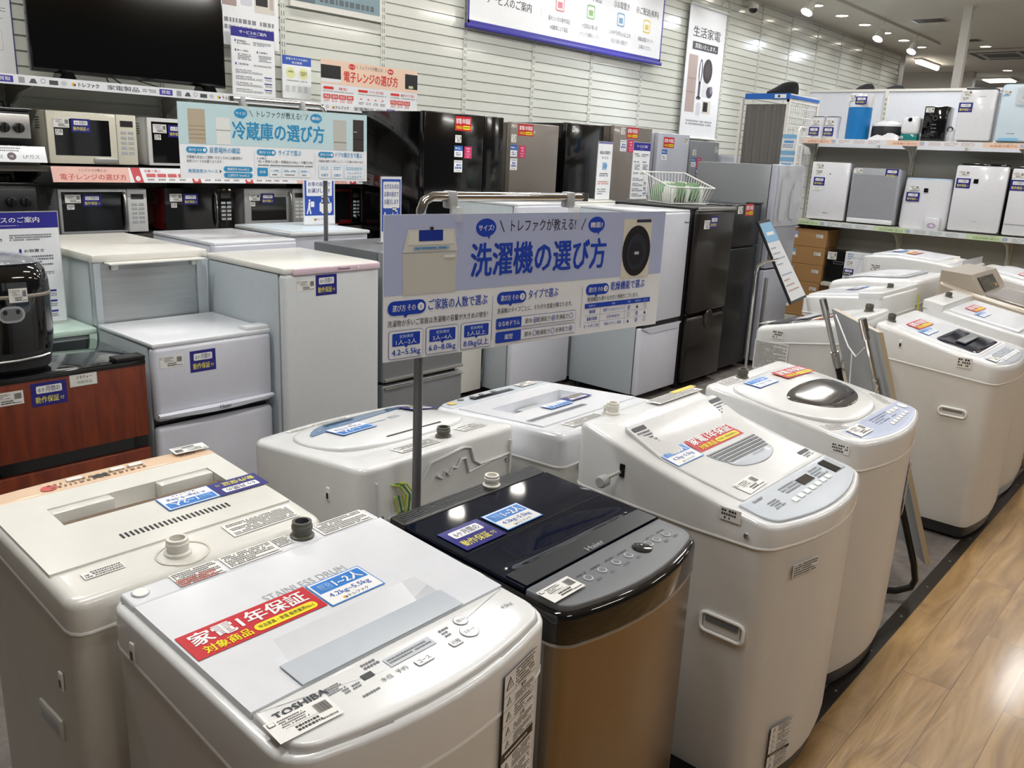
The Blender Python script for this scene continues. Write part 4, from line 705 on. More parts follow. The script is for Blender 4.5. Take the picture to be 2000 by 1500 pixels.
b = B('light_grey', FRONT(6.68, 2.9145, 1.36)); b.rrect(-.17, -.18, -.06, .15, .03, '#c9ccd4', 1); b.rrect(.02, -.17, .17, .08, .05, '#c3c7d0', 1); b.rrect(.06, -.05, .19, .14, .05, '#cfd2d9', 2); b.make('film_print', fp, smooth=False)
# second row, mostly tops
t, d = fridge('white topped refrigerator with bare steel front and grip bar, behind the small two door one', 1.42, 1.90, 3.43, 4.2, 1.118, (), 'fr_side', 'brushed_steel', None, r=.004)
b = B('ivory'); b.rbox(1.415, 1.903, 3.42, 4.2, 1.112, 1.143, .006); b.make('top_panel', t); b = B('ivory'); b.rbox(1.46, 1.87, 3.37, 3.43, 1.105, 1.113, .004); b.rbox(1.485, 1.515, 3.415, 3.43, 1.08, 1.11, .004); b.rbox(1.83, 1.85, 3.415, 3.43, 1.08, 1.11, .004); b.make('grip_bar', t)
b = B('fr_side'); b.box(1.42, 1.445, 3.424, 3.436, .05, 1.11); b.box(1.855, 1.90, 3.424, 3.436, .05, 1.11); b.make('front_frame', t)
t, d = fridge('lavender white refrigerator whose top shows behind the pink banded one', 2.0, 2.44, 3.53, 4.11, 1.14, (.4,), 'fr_lilac', 'fr_lilac', 'cool_white', r=.01)
t, d = fridge('pale blue topped refrigerator standing before the microwave shelf, car sign on it', 2.56, 3.06, 3.75, 4.28, 1.14, (.4,), 'fr_side', 'fr_lilac', None, r=.01)
b = B('fr_white'); b.rbox(2.55, 3.07, 3.74, 4.28, 1.136, 1.156, .008); b.m('#cfdbe4'); b.rbox(2.58, 3.04, 3.78, 4.25, 1.154, 1.159, .002); b.make('top_panel', t)
t, d = fridge('mint green topped low refrigerator with the service notice on it', .62, 1.405, 3.43, 3.90, .836, (.4,), 'fr_side_dark', 'fr_side', None, r=.01)
b = B('mint'); b.rbox(.60, 1.41, 3.415, 3.90, .832, .856, .003); b.rbox(1.38, 1.41, 3.415, 3.90, .05, .834, .003); b.make('top_panel', t)
t, d = fridge('white refrigerator standing back to back behind the tall white one, counter signs on it', 4.10, 4.72, 3.55, 4.15, 1.285, (.6,), 'fr_side', 'fr_lilac', 'cool_white', r=.012)
t, d = fridge('cream refrigerator whose top shows left of the wire basket', 4.77, 5.248, 3.60, 4.15, 1.29, (.6,), 'ivory', 'ivory', 'ivory', r=.012)
t, d = fridge('white refrigerator seen low under the large blue board, machine compartment open beside it', 3.62, 4.06, 3.78, 4.2, 1.1, (), 'ivory', 'ivory', None, r=.006)
b = B('dark_grey'); b.box(4.062, 4.092, 3.8, 4.1, .05, .6); b.m('mid_grey'); b.tube([(4.075, 3.795, .1), (4.08, 3.79, .2), (4.075, 3.792, .26), (4.085, 3.79, .2), (4.07, 3.79, .15)], .006, 6); b.make('machine_compartment', t)
# wall row
W = 4.65
t, d = fridge('tallest black french door refrigerator beside the microwave shelf', 3.985, 4.765, 4.3, 4.96, 1.85, (.75, .45), 'fr_black', 'fr_black', None, r=.006, vsplit=4.56)
W0, W = W, 4.3
fst(t, 'red', 4.345, 1.785, W, .16, .095); fst(t, 'price', 4.30, 1.683, W, .06, .05); fst(t, 'cap', 4.305, 1.60, W, .08, .075); fst(t, 'pink', 4.40, 1.595, W, .075, .08); fst(t, 'dots', 4.305, 1.50, W, .08, .08)
b = B('paper', FRONT(4.31, W - .0015, 1.267)); base(b, .08, .075, 'white_print'); b.text('冷蔵室', 0, 0, .022, '#3a4a7c', 2, w=.06); b.make('notice_sticker', t, 'white sticker reading 冷蔵室', smooth=False)
W = W0
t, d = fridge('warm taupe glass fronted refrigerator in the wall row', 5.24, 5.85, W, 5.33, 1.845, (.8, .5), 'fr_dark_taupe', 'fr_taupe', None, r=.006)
fst(t, 'red', 5.42, 1.79, W, .19, .09); fst(t, 'price', 5.275, 1.72, W, .06, .06); fst(t, 'cap', 5.28, 1.625, W, .08, .09); fst(t, 'pink', 5.385, 1.62, W, .085, .095); fst(t, 'dots', 5.285, 1.52, W, .085, .09)
t, d = fridge('black glass refrigerator in the wall row right of the taupe one', 5.95, 6.50, W, 5.33, 1.88, (.8, .5), 'fr_black', 'fr_black', None, r=.006); fst(t, 'qr', 6.05, 1.83, W, .035, .05)
t, d = fridge('greyish taupe refrigerator with red and magenta stickers behind the counter signs', 6.66, 7.30, W, 5.33, 1.895, (.8, .5), 'fr_dark_taupe', 'fr_taupe', None, r=.006)
fst(t, 'red', 6.96, 1.84, W, .19, .1); fst(t, 'price', 6.80, 1.85, W, .07, .06); fst(t, 'dots', 6.82, 1.72, W, .1, .1); fst(t, 'pink', 6.945, 1.72, W, .1, .11)
b = B('paper'); b.T = frame((6.6585, 4.9, 1.84), (0, -1, 0), (0, 0, 1)); base(b, .05, .05, 'paper'); b.greek(-.02, -.02, .02, .02, 3, '#55585c', 2, 3); b.make('code_label', t, smooth=False)
t, d = fridge('pale lilac silver refrigerator left of the grey one in the wall row', 7.42, 8.02, W, 5.33, 1.868, (.8, .5), 'fr_lavgrey', 'fr_lavgrey', None, r=.006)
fst(t, 'red', 7.62, 1.78, W, .2, .1); fst(t, 'cap', 7.55, 1.66, W, .1, .1); fst(t, 'qr', 7.95, 1.81, W, .07, .06)
t, d = fridge('mid grey refrigerator under the vertical banner', 8.06, 8.66, W, 5.33, 1.82, (.8, .5), 'fr_grey', 'fr_grey', None, r=.006)
fst(t, 'price', 8.14, 1.70, W, .08, .06); fst(t, 'cap', 8.14, 1.60, W, .09, .09); fst(t, 'pink', 8.25, 1.60, W, .1, .1); fst(t, 'm6', 8.25, 1.49, W, .1, .1); fst(t, 'qr', 8.60, 1.745, W, .07, .06)
t, d = fridge('lowest grey refrigerator at the right end of the wall row', 8.74, 9.30, W, 5.33, 1.69, (.8, .5), 'fr_grey', 'fr_lavgrey', None, r=.006)
# ------------------------------------------------------------------ boards, posters and banners
BL, TE, RD, NV = '#0b3fb4', '#2a8fc2', '#d8322a', '#25218a'
def bubble(b, x, y, rx, ry, s, m, l=2, side=-1):
    b.ell(x, y, rx, ry, m, l); b.quad([(x + side * -rx * .15, y - ry * .8), (x + rx * .45, y - ry * .75), (x + rx * .3, y - ry * 1.3)], m, l + .3); b.text(s, x, y, ry * .75, 'white_print', l + 1, w=rx * 1.5)
def pill(b, x0, x1, y, h, s, m, num, l=2):
    b.rrect(x0, y - h / 2, x1, y + h / 2, h * .48, m, l); b.quad([(x0 + (x1 - x0) * .4, y - h * .45), (x0 + (x1 - x0) * .55, y - h * .45), (x0 + (x1 - x0) * .45, y - h * .72)], m, l - .4)
    w = x1 - x0; b.text(s, x0 + w * .42, y, h * .5, 'white_print', l + 1, w=w * .6); b.ell(x1 - w * .14, y, h * .28, h * .28, 'white_print', l + 1, 16); b.text(num, x1 - w * .14, y, h * .4, m, l + 2)
def guide(b, W, H, bg, ink_, title, tw):
    b.m('board_white'); b.box(-W / 2, W / 2, -H / 2, H / 2, -.004, 0); b.rect(-W / 2, -H * .04, W / 2, H / 2, bg, 1)
    b.text('トレファクが教える!', 0, H * .41, H * .1, '#22242c', 2, w=W * .235, bold=0); b.line(-W * .155, H * .45, -W * .14, H * .365, H * .008, '#22242c', 2); b.line(W * .155, H * .45, W * .14, H * .365, H * .008, '#22242c', 2)
    bubble(b, -W * .2, H * .4, W * .033, H * .065, 'サイズ?', ink_); bubble(b, W * .2, H * .4, W * .033, H * .065, '機能?', ink_); b.text(title, 0, H * .17, H * .26, ink_, 2, w=tw, bold=2)
def guide_wash(b, W, H):
    guide(b, W, H, '#b3bddf', BL, '洗濯機の選び方', W * .49)
    x = lambda f: (f - .515) * W
    y = lambda f: (.5 - f) * H
    # washing machine picture
    b.quad([(x(.068), y(.545)), (x(.222), y(.545)), (x(.225), y(.26)), (x(.065), y(.26))], '#c9c8c0', 2); b.quad([(x(.065), y(.255)), (x(.225), y(.255)), (x(.215), y(.10)), (x(.08), y(.10))], '#d6d5ce', 3); b.quad([(x(.078), y(.205)), (x(.214), y(.205)), (x(.208), y(.115)), (x(.086), y(.115))], '#dfded8', 4)
    b.rect(x(.11), y(.18), x(.18), y(.105), '#0d2f94', 5); b.rrect(x(.095), y(.238), x(.2), y(.218), H * .008, '#8fb3d6', 5); b.greek(x(.1), y(.236), x(.19), y(.22), 1, '#4f7fb8', 6, 2); b.ell(x(.147), y(.095), W * .006, H * .012, '#2f2d2b', 5, 10); b.rect(x(.185), y(.3), x(.218), y(.28), '#e6e5e0', 5)
    # drum machine picture
    b.rect(x(.83), y(.56), x(.955), y(.06), '#dad5c6', 2); b.rect(x(.885), y(.09), x(.95), y(.065), '#2b3550', 3); b.ell(x(.893), y(.33), W * .062, H * .215, '#15161c', 3, 32); b.ell(x(.893), y(.34), W * .044, H * .155, '#252a38', 4, 28); b.ell(x(.893), y(.35), W * .03, H * .1, '#1a1d28', 5, 24); b.rect(x(.883), y(.36), x(.903), y(.335), '#b9bcc4', 6)
    for f in (.345, .675): b.rect(x(f), y(.94), x(f) + W * .0015, y(.6), '#9aa3bd', 2)
    pill(b, x(.025), x(.135), y(.63), H * .1, '選び方 その', BL, '1'); b.text('ご家族の人数で選ぶ', x(.235), y(.625), H * .085, BL, 2, w=W * .185); b.text('洗濯物が多いご家族は洗濯機の容量が大きめの物を!', x(.178), y(.735), H * .05, '#2b2d38', 2, w=W * .305, bold=0)
    for i, (p, q) in enumerate((('1人~2人', '4.2~5.5kg'), ('3人~4人', '6.0~8.0kg'), ('5人以上', '8.0kg以上'))):
        a = x(.028 + .108 * i); c = a + W * .1; b.frm(a, y(.985), c, y(.785), H * .02, W * .0012, '#5b6fae', 'board_white', 2); b.rrect(a + W * .01, y(.895), c - W * .01, y(.805), H * .008, BL, 4); b.quad([(a + W * .043, y(.89)), (a + W * .057, y(.89)), (a + W * .05, y(.912))], BL, 4)
        b.text('家族構成', (a + c) / 2, y(.828), H * .026, '#cfe0ff', 5, w=W * .04, bold=0); b.text(p, (a + c) / 2, y(.868), H * .04, 'white_print', 5, w=W * .06, bold=0); b.text(q, (a + c) / 2, y(.945), H * .058, BL, 5, w=W * .082)
    pill(b, x(.36), x(.462), y(.63), H * .095, '選び方 その', BL, '2'); b.text('タイプで選ぶ', x(.525), y(.62), H * .08, BL, 2, w=W * .11); b.text('洗濯機のタイプごとに、それぞれ性能が異なります。', x(.5), y(.725), H * .045, '#2b2d38', 2, w=W * .275, bold=0)
    for i, (n, s) in enumerate((('ななめドラム', '◎◎○'), ('縦型', '○○◎'))):
        yy = .825 + .105 * i; b.frm(x(.36), y(yy + .042), x(.655), y(yy - .042), H * .015, W * .0012, '#5b6fae', 'board_white', 2); b.rrect(x(.36), y(yy + .042), x(.448), y(yy - .042), H * .012, BL, 4); b.text(n, x(.404), y(yy), H * .045, 'white_print', 5, w=W * (.075 if i == 0 else .028))
        for k, q in enumerate(('節水', '乾燥能力', '洗浄能力')):
            w = W * (.026 if k == 0 else .05); cx = x((.474, .53, .6)[k]); b.text(q, cx, y(yy), H * .045, '#3c3f4c', 5, w=w, bold=0); rx = cx + w / 2 + W * .0105; b.ring(rx, y(yy), W * .0068, H * .024, W * .0014, BL, 5, 16)
            if s[k] == '◎': b.ell(rx, y(yy), W * .0036, H * .013, '#7f97d8', 5, 12)
    pill(b, x(.69), x(.785), y(.63), H * .09, '選び方 その', BL, '3'); b.text('乾燥機能で選ぶ', x(.868), y(.615), H * .08, BL, 2, w=W * .15); b.text('乾燥機能も様々な方式と特徴がございます。', x(.81), y(.71), H * .043, '#2b2d38', 2, w=W * .22, bold=0)
    b.rect(x(.69), y(.785), x(.975), y(.745), BL, 2)
    for s, f in (('乾燥方式', .72), ('特徴', .81), ('価格', .88), ('乾燥能力', .92), ('省エネ', .955)): b.text(s, x(f), y(.765), H * .022, '#bcd0ff', 3, w=W * .007 * len(s), bold=0)
    for i, (p, q, s) in enumerate((('風乾燥', '部屋干しの方にオススメ', '◎▲○'), ('温風式乾燥', '主流の乾燥方式', '○◎▲'), ('ヒートポンプ式', '地球にやさしい乾燥', '▲◎○'))):
        yy = .815 + .06 * i; b.text(p, x(.722), y(yy), H * .032, BL, 2, w=W * .0085 * len(p)); b.text(q, x(.813), y(yy), H * .03, BL, 2, w=W * .0082 * len(q), bold=0)
        if i: b.rect(x(.69), y(yy - .029), x(.97), y(yy - .031), '#8f9cc4', 2)
        for k, f in enumerate((.88, .918, .955)):
            if s[k] == '▲': b.quad([(x(f) - W * .005, y(yy) - H * .014), (x(f) + W * .005, y(yy) - H * .014), (x(f), y(yy) + H * .016)], '#1a2c78', 3)
            else:
                b.ring(x(f), y(yy), W * .0055, H * .02, W * .0013, '#4a66b4', 3, 14)
                if s[k] == '◎': b.ring(x(f), y(yy), W * .0034, H * .012, W * .0013, BL, 3, 12)
    for f in (.755, .862): b.rect(x(f), y(.96), x(f) + W * .001, y(.785), '#8f9cc4', 2)
def guide_fridge(b, W, H):
    guide(b, W, H, '#bfd9de', TE, '冷蔵庫の選び方', W * .49)
    x = lambda f: (f - .5) * W
    y = lambda f: (.5 - f) * H
    b.rect(x(.045), y(.53), x(.125), y(.08), '#b5a791', 2)
    for f in (.3, .35, .41, .46): b.rect(x(.045), y(f + .004), x(.125), y(f), '#85775f', 3)
    b.rrect(x(.175), y(.53), x(.245), y(.17), H * .01, '#dfe1df', 2); b.rect(x(.175), y(.345), x(.245), y(.335), '#9a9c9a', 3); b.rect(x(.80), y(.54), x(.875), y(.1), '#bdbcb6', 2); b.rect(x(.80), y(.43), x(.875), y(.42), '#7d7c78', 3); b.rect(x(.915), y(.55), x(.98), y(.08), '#3c3231', 2); b.rect(x(.915), y(.375), x(.98), y(.365), '#1c1716', 3); b.rect(x(.918), y(.265), x(.94), y(.255), '#cfc9c6', 3)
    for f in (.36, .69): b.rect(x(f), y(.93), x(f) + W * .0012, y(.6), '#b9c6cc', 2)
    pill(b, x(.03), x(.13), y(.615), H * .08, '選び方 その', TE, '1'); b.text('設置場所の確認', x(.215), y(.61), H * .085, TE, 2, w=W * .15); b.text('冷蔵庫を安全にご使用いただくためには最低限の', x(.165), y(.71), H * .045, '#33383c', 2, w=W * .27, bold=0); b.text('放熱スペースが必要となります。', x(.115), y(.765), H * .045, '#33383c', 2, w=W * .17, bold=0)
    b.text('推奨放熱スペース', x(.105), y(.895), H * .055, TE, 2, w=W * .14); b.quad([(x(.185), y(.92)), (x(.185), y(.87)), (x(.195), y(.895))], '#33383c', 2)
    for i, s in enumerate(('側面空き 0.5cm以上', '上部空き 5cm以上')): yy = y(.86 + .085 * i); b.rrect(x(.205), yy - H * .035, x(.35), yy + H * .035, H * .033, TE, 2); b.text(s, x(.278), yy, H * .04, 'white_print', 3, w=W * .11)
    pill(b, x(.375), x(.475), y(.615), H * .08, '選び方 その', TE, '2'); b.text('サイズで選ぶ', x(.55), y(.61), H * .085, TE, 2, w=W * .125); b.text('※ 計算式', x(.40), y(.70), H * .035, '#33383c', 2, w=W * .05, bold=0); b.text('70L × 家族の人数 + 常備品分(100L) + 予備分(70L)', x(.53), y(.745), H * .045, '#33383c', 2, w=W * .3, bold=0); b.greek(x(.375), y(.81), x(.68), y(.78), 1, '#6a7074', 2, 7)
    b.rrect(x(.375), y(.95), x(.43), y(.83), H * .015, TE, 2); b.text('目安', x(.403), y(.89), H * .04, 'white_print', 3, w=W * .03)
    for i, s in enumerate(('~199L', '200L~399L', '400L~')): a = x((.438, .505, .60)[i]); c = a + W * (.06, .088, .065)[i]; b.frm(a, y(.96), c, y(.82), H * .02, W * .001, '#9bc4d8', 'board_white', 2); b.text(s, (a + c) / 2, y(.87), H * .045, TE, 4, w=(c - a) * .75); b.greek(a + W * .015, y(.94), c - W * .015, y(.91), 1, '#6a7074', 4, i)
    pill(b, x(.71), x(.80), y(.615), H * .08, '選び方 その', TE, '3'); b.text('ドアの開き方で選ぶ', x(.89), y(.61), H * .08, TE, 2, w=W * .16); b.text('冷蔵庫を設置する場所によって、ドアの開きが変わります。', x(.845), y(.71), H * .04, '#33383c', 2, w=W * .27, bold=0)
    for i, s in enumerate((('右開き',), ('左開き',), ('フレンチドア', 'どっちもドア'))):
        a = x((.71, .785, .86)[i]); c = a + W * (.068, .068, .125)[i]; b.frm(a, y(.965), c, y(.765), H * .02, W * .001, '#9bc4d8', 'board_white', 2); b.greek(a + W * .012, y(.84), c - W * .012, y(.785), 2, '#7fb6d2', 4, i + 2)
        for k, q in enumerate(s): b.text(q, (a + c) / 2, y(.915 if len(s) == 1 else .88 + .055 * k), H * .045, TE, 4, w=(c - a) * (.6 if i < 2 else .7))
def guide_micro(b, W, H, flat=False):
    guide(b, W, H, '#f3d3bd', RD, '電子レンジの選び方', W * .56)
    x = lambda f: (f - .5) * W
    y = lambda f: (.5 - f) * H
    b.rect(x(.0), y(.42), x(.19), y(.12), '#1d1c1d', 2); b.rect(x(.0), y(.5), x(.19), y(.42), '#e9ebee', 2); b.rect(x(.86), y(.46), x(1.0), y(.1), '#151417', 2); b.rect(x(.9), y(.44), x(.95), y(.38), '#c9d6a2', 3)
    for i, s in enumerate(('容量で選ぶ', 'センサー方式で選ぶ', '機能やタイプで選ぶ')):
        a = x(.02 + .34 * i); b.rrect(a, y(.66), a + W * .1, y(.6), H * .03, RD, 2); b.text(s, a + W * .19, y(.63), H * .07, RD, 2, w=W * .017 * len(s)); b.greek(a, y(.72), a + W * .3, y(.69), 1, '#8a7f7c', 2, i)
        for k in range((4, 4, 3)[i]):
            q = a + W * .075 * k; 
            if i != 1: b.rect(q, y(.87), q + W * .068, y(.77), RD, 2); b.greek(q + W * .01, y(.85), q + W * .058, y(.79), 2, 'white_print', 3, k)
            else: b.quad([(q + W * .015, y(.83)), (q + W * .045, y(.83)), (q + W * .03, y(.79))], '#e0625a', 2)
            b.greek(q + W * .005, y(.95), q + W * .06, y(.88), 2, '#d07a74' if i != 1 else '#7c7472', 2, k + 5)
def hang_sign(label, px, py, off, W, H, zc, fn, arm_off, clips, rot, ch):
    pole_x, y, base_z = px, py - .03, .001; x = px + off; arm = px + arm_off; clips = [px + c for c in clips]
    t = thing('guide_sign', label, 'sign', (px, py, 0)); t.rotation_euler.z = rot
    b = B('board_white', FRONT(x, y, zc)); fn(b, W, H); b.make('board', t, smooth=False)
    z = zc + H / 2 + ch
    b = B('pole_grey'); b.tube([(pole_x, y + .03, base_z), (pole_x, y + .03, z - .06)], .011, 12); b.make('pole', t)
    s = 1 if arm > pole_x else -1; b = B('chrome'); b.tube([(pole_x, y + .03, z - .08), (pole_x, y + .03, z - .03), (pole_x + s * .008, y + .03, z - .01), (pole_x + s * .03, y + .03, z), (arm, y + .03, z - .0)], .011, 12); b.lathe([(.013, -.01), (.013, .01)], (arm, y + .03, z), 10); b.make('arm', t)
    for c in clips:
        b = B('light_grey'); b.rbox(c - .011, c + .011, y + .014, y + .046, z - .026, z + .013, .004); b.m('clear_plastic'); b.rbox(c - .01, c + .01, y - .006, y + .02, zc + H / 2 - .018, z - .02, .003); b.make('clip', t)
    b = B('pole_grey'); b.rbox(pole_x - .12, pole_x + .12, y - .03, y + .08, base_z - .001, base_z + .012, .004); b.make('base_plate', t)
    return t
hang_sign('large blue and white board on washing machines hanging from a chrome arm', 1.304, 1.414, .349, .928, .322, 1.303, guide_wash, .51, (.08, .455), -math.radians(7.75), .036)
hang_sign('large pale teal board on refrigerators hanging before the microwave shelf', 2.624, 3.545, -.253, .948, .322, 1.592, guide_fridge, -.47, (-.42, -.12), -math.radians(6.7), .03)
# ---- small stands and counter cards
def car_card(b, W, H):
    b.m('clear_plastic'); b.box(-W / 2 - .004, W / 2 + .004, -H / 2 - .004, H / 2 + .004, -.003, -.001); b.rect(-W / 2, -H / 2, W / 2, H / 2, 'board_white', 0.5); b.rect(-W * .47, -H * .34, W * .47, H * .47, '#2b4fae', 1); b.rrect(-W * .41, H * .02, W * .41, H * .43, H * .02, 'board_white', 2); b.quad([(W * .05, H * .03), (W * .3, H * .03), (W * .1, -H * .06)], 'board_white', 2)
    for i, s in enumerate(('大きなものは', 'お車の前まで', 'お運びします')): b.text(s, 0, H * (.36 - .12 * i), H * .09, '#27408f', 3, w=W * .72)
    b.rrect(0, -H * .27, W * .4, -H * .1, H * .02, 'board_white', 2); b.quad([(W * .05, -H * .12), (W * .35, -H * .12), (W * .3, -H * .01), (W * .08, -H * .01)], 'board_white', 2); b.ell(W * .1, -H * .28, W * .04, H * .025, 'board_white', 3, 12); b.ell(W * .32, -H * .28, W * .04, H * .025, 'board_white', 3, 12); b.quad([(W * .09, -H * .11), (W * .31, -H * .11), (W * .28, -H * .03), (W * .11, -H * .03)], '#2b4fae', 3)
    b.ell(-W * .32, -H * .06, W * .03, H * .022, 'board_white', 3, 12); b.rect(-W * .28, -H * .18, -W * .17, -H * .08, 'board_white', 3); b.quad([(-W * .37, -H * .2), (-W * .3, -H * .2), (-W * .29, -H * .09), (-W * .35, -H * .09)], 'board_white', 3); b.line(-W * .35, -H * .2, -W * .4, -H * .31, W * .04, 'board_white', 3); b.line(-W * .32, -H * .2, -W * .28, -H * .31, W * .04, 'board_white', 3)
    cube_logo(b, -W * .15, -H * .41, H * .03, 2); b.text('トレファク', W * .08, -H * .41, H * .045, '#2a2620', 2, w=W * .34)
def foot(b, W, y, z, xc, yc): b.m('clear_plastic'); b.rbox(xc - W / 2, xc + W / 2, yc - .03, yc + .03, z, z + .006, .002)
def card(label, x, y, z0, W, H, fn, grp=None, name='counter_sign', stand=True, cat='sign'):
    t = thing(name, label, cat, (x, y, z0), grp); b = B('board_white', FRONT(x, y, z0 + H / 2 + .006)); fn(b, W, H); b.make('card', t, smooth=False)
    if stand: b = B('clear_plastic'); foot(b, W, y, z0, x, y); b.make('acrylic_foot', t)
    return t
card('blue car loading notice on the pale blue refrigerator, crossed by the sign pole', 2.955, 4.05, 1.159, .212, .30, car_card, 'car loading notices')
card('blue car loading notice beside the left edge of the large blue board', 2.755, 3.2, 1.155, .125, .305, car_card, 'car loading notices')
def service(b, W, H):
    b.m('clear_plastic'); b.box(-W / 2 - .004, W / 2 + .004, -H / 2 - .004, H / 2 + .004, -.003, -.001); b.rect(-W / 2, -H / 2, W / 2, H / 2, 'board_white', .5); b.rect(-W / 2, H * .36, W / 2, H / 2, NV, 1); b.text('サービスのご案内', 0, H * .435, H * .055, 'white_print', 2, w=W * .62); b.greek(-W * .1, H * .38, W * .1, H * .392, 1, '#b9b8e4', 2, 3)
    for fx, fy, s in ((-.42, .3, '家電製品\n安心保証付き'), (-.42, .16, '軽トラ貸出'), (.08, .16, 'お取置き'), (-.42, -.04, 'ご配送料金')):
        b.rect(W * fx, H * (fy - .018), W * fx + W * .025, H * (fy + .018), NV, 1.5)
        for k, q in enumerate(s.split('\n')): b.text(q, W * (fx + .05), H * (fy - .035 * k), H * .03, '#33333b', 2, w=W * .05 * len(q), al='l')
    b.greek(-W * .0, H * .25, W * .42, H * .31, 3, '#6b6b74', 2, 4); b.greek(-W * .36, H * .02, -W * .06, H * .12, 4, '#6b6b74', 2, 6); b.greek(W * .12, H * .02, W * .42, H * .12, 4, '#6b6b74', 2, 8); b.greek(0, -H * .06, W * .42, -H * .03, 2, '#6b6b74', 2, 9)
    for i in range(4):
        yy = -.12 - .095 * i; b.greek(-W * .42, H * (yy - .02), -W * .05, H * yy, 1, '#50505a', 2, i); b.greek(-W * .42, H * (yy - .06), W * .2, H * (yy - .025), 2, '#7b7b84', 2, i + 9)
        if i: b.rect(W * .24, H * (yy - .005), W * .42, H * (yy + .012), NV, 2); b.greek(W * .26, H * (yy - .05), W * .42, H * (yy - .015), 2, '#8b8b92', 2, i + 20)
card('service notice with navy head standing on the mint topped refrigerator', 1.19, 3.6, .857, .36, .435, service, 'service notices')
card('service notice with navy head behind the left end of the wire basket', 5.735, 3.732, 1.301, .235, .42, service, 'service notices')
def keep(b, W, H):
    b.m('clear_plastic'); b.box(-W / 2 - .004, W / 2 + .004, -H / 2 - .004, H / 2 + .004, -.003, -.001); b.rect(-W / 2, -H / 2, W / 2, H / 2, 'board_white', .5); b.rect(-W / 2, H * .47, W / 2, H / 2, '#6d6ba8', 1); b.text('商品お取置き', 0, H * .32, H * .065, '#33333b', 2, w=W * .72); b.text('サービス', 0, H * .23, H * .055, '#33333b', 2, w=W * .45); b.rrect(-W * .15, H * .02, W * .15, H * .15, H * .01, '#9bb6cf', 2); b.rect(-W * .08, H * .05, W * .18, H * .12, '#6f9cc6', 3)
    b.greek(-W * .3, -H * .1, W * .3, -H * .03, 2, '#6b6b74', 2, 3); b.greek(-W * .4, -H * .24, W * .4, -H * .17, 2, '#d08a80', 2, 5); b.greek(-W * .4, -H * .42, W * .2, -H * .3, 3, '#8b8b92', 2, 6)
card('narrow white holding service notice standing above the large blue board', 5.15, 3.66, 1.305, .175, .40, keep)
# ---- wall posters
def poster(label, x0, x1, z0, z1, y, fn, name='poster', cat='poster', grp=None):
    t = B('board_white', FRONT((x0 + x1) / 2, y, (z0 + z1) / 2)); fn(t, x1 - x0, z1 - z0); return solo(t, name, label, cat, ((x0 + x1) / 2, y, z0), grp)
def sheet0(b, W, H, m='board_white'): b.m(m); b.box(-W / 2, W / 2, -H / 2, H / 2, -.002, 0)
poster('white service sheet with navy head on the wall right of the television', 3.19, 3.515, 1.90, 2.32, 5.30, service)
def recycle(b, W, H):
    sheet0(b, W, H); b.rect(-W / 2, H * .29, W / 2, H / 2, '#2f56b4', 1); b.text('家電リサイクル品の', 0, H * .43, H * .06, 'white_print', 2, w=W * .75); b.text('処分費用', 0, H * .345, H * .06, 'white_print', 2, w=W * .34); b.ell(-W * .22, H * .1, W * .16, H * .13, '#e2e3a6', 1); b.ell(W * .22, H * .1, W * .16, H * .13, '#e2e3a6', 1); b.text('家電', -W * .22, H * .13, H * .05, '#5a5a50', 2, w=W * .16); b.greek(W * .12, H * .05, W * .34, H * .16, 3, '#6b6b5a', 2, 4)
    b.greek(-W * .35, -H * .1, W * .35, -H * .06, 1, '#8b8b92', 2, 5)
    for i in range(4): b.rrect(-W * .4 + W * .21 * i, -H * .34, -W * .27 + W * .21 * i, -H * .2, H * .01, '#cfd3d8', 2)
poster('recycling fee sheet with blue head and two yellow circles on the wall', 3.568, 3.805, 1.905, 2.185, 5.29, recycle)
def goods(b, W, H):
    sheet0(b, W, H); y = H * .1; b.rect(-W * .42, -H * .12, -W * .16, H * .5, '#a99592', 1); b.rrect(-W * .1, -H * .1, W * .08, H * .2, W * .03, '#cfd2dc', 1); b.rect(W * .12, -H * .15, W * .44, H * .2, '#d6d0c8', 1); b.rect(W * .14, -H * .08, W * .33, H * .17, '#22201e', 2); b.rect(W * .36, -H * .1, W * .42, H * .17, '#b8b2aa', 2); b.greek(-W * .42, -H * .36, W * .42, -H * .22, 2, '#8a8a90', 2, 7)
poster('poster of home appliances cut off by the top edge, right of the television', 3.12, 3.60, 2.21, 2.85, 5.37, goods)
def leftp(b, W, H):
    sheet0(b, W, H); b.text('買', W * .36, H * .32, H * .09, '#4a4a55', 1); b.text('電化製品に', W * .2, -H * .1, H * .03, '#55555d', 1, w=W * .5); b.text('たします', W * .22, -H * .16, H * .03, '#55555d', 1, w=W * .4); b.frm(-W * .3, -H * .34, W * .4, -H * .22, H * .01, W * .003, '#cfa9a5', 'board_white', 1); b.greek(-W * .2, -H * .3, W * .34, -H * .26, 1, '#d79a93', 4, 3); b.rect(W * .49, -H / 2, W / 2, H / 2, '#3a3a72', 2)
poster('white buying poster at the left edge beside the television', 1.30, 1.905, 1.88, 2.75, 5.36, leftp)
def screenp(b, W, H): b.m('lamp_body'); b.box(-W / 2, W / 2, -H / 2, H / 2, -.03, 0); b.rect(-W * .49, -H * .45, W * .47, H * .48, '#7e97a2', 1); b.rect(-W * .49, -H * .45, -W * .25, H * .48, '#5f7079', 2); b.greek(-W * .2, -H * .44, W * .4, -H * .36, 1, '#5b666c', 2, 3)
poster('blue grey picture panel at the top edge above the slatted wall', 3.70, 4.52, 2.52, 3.3, 5.37, screenp, 'picture_panel', 'picture')
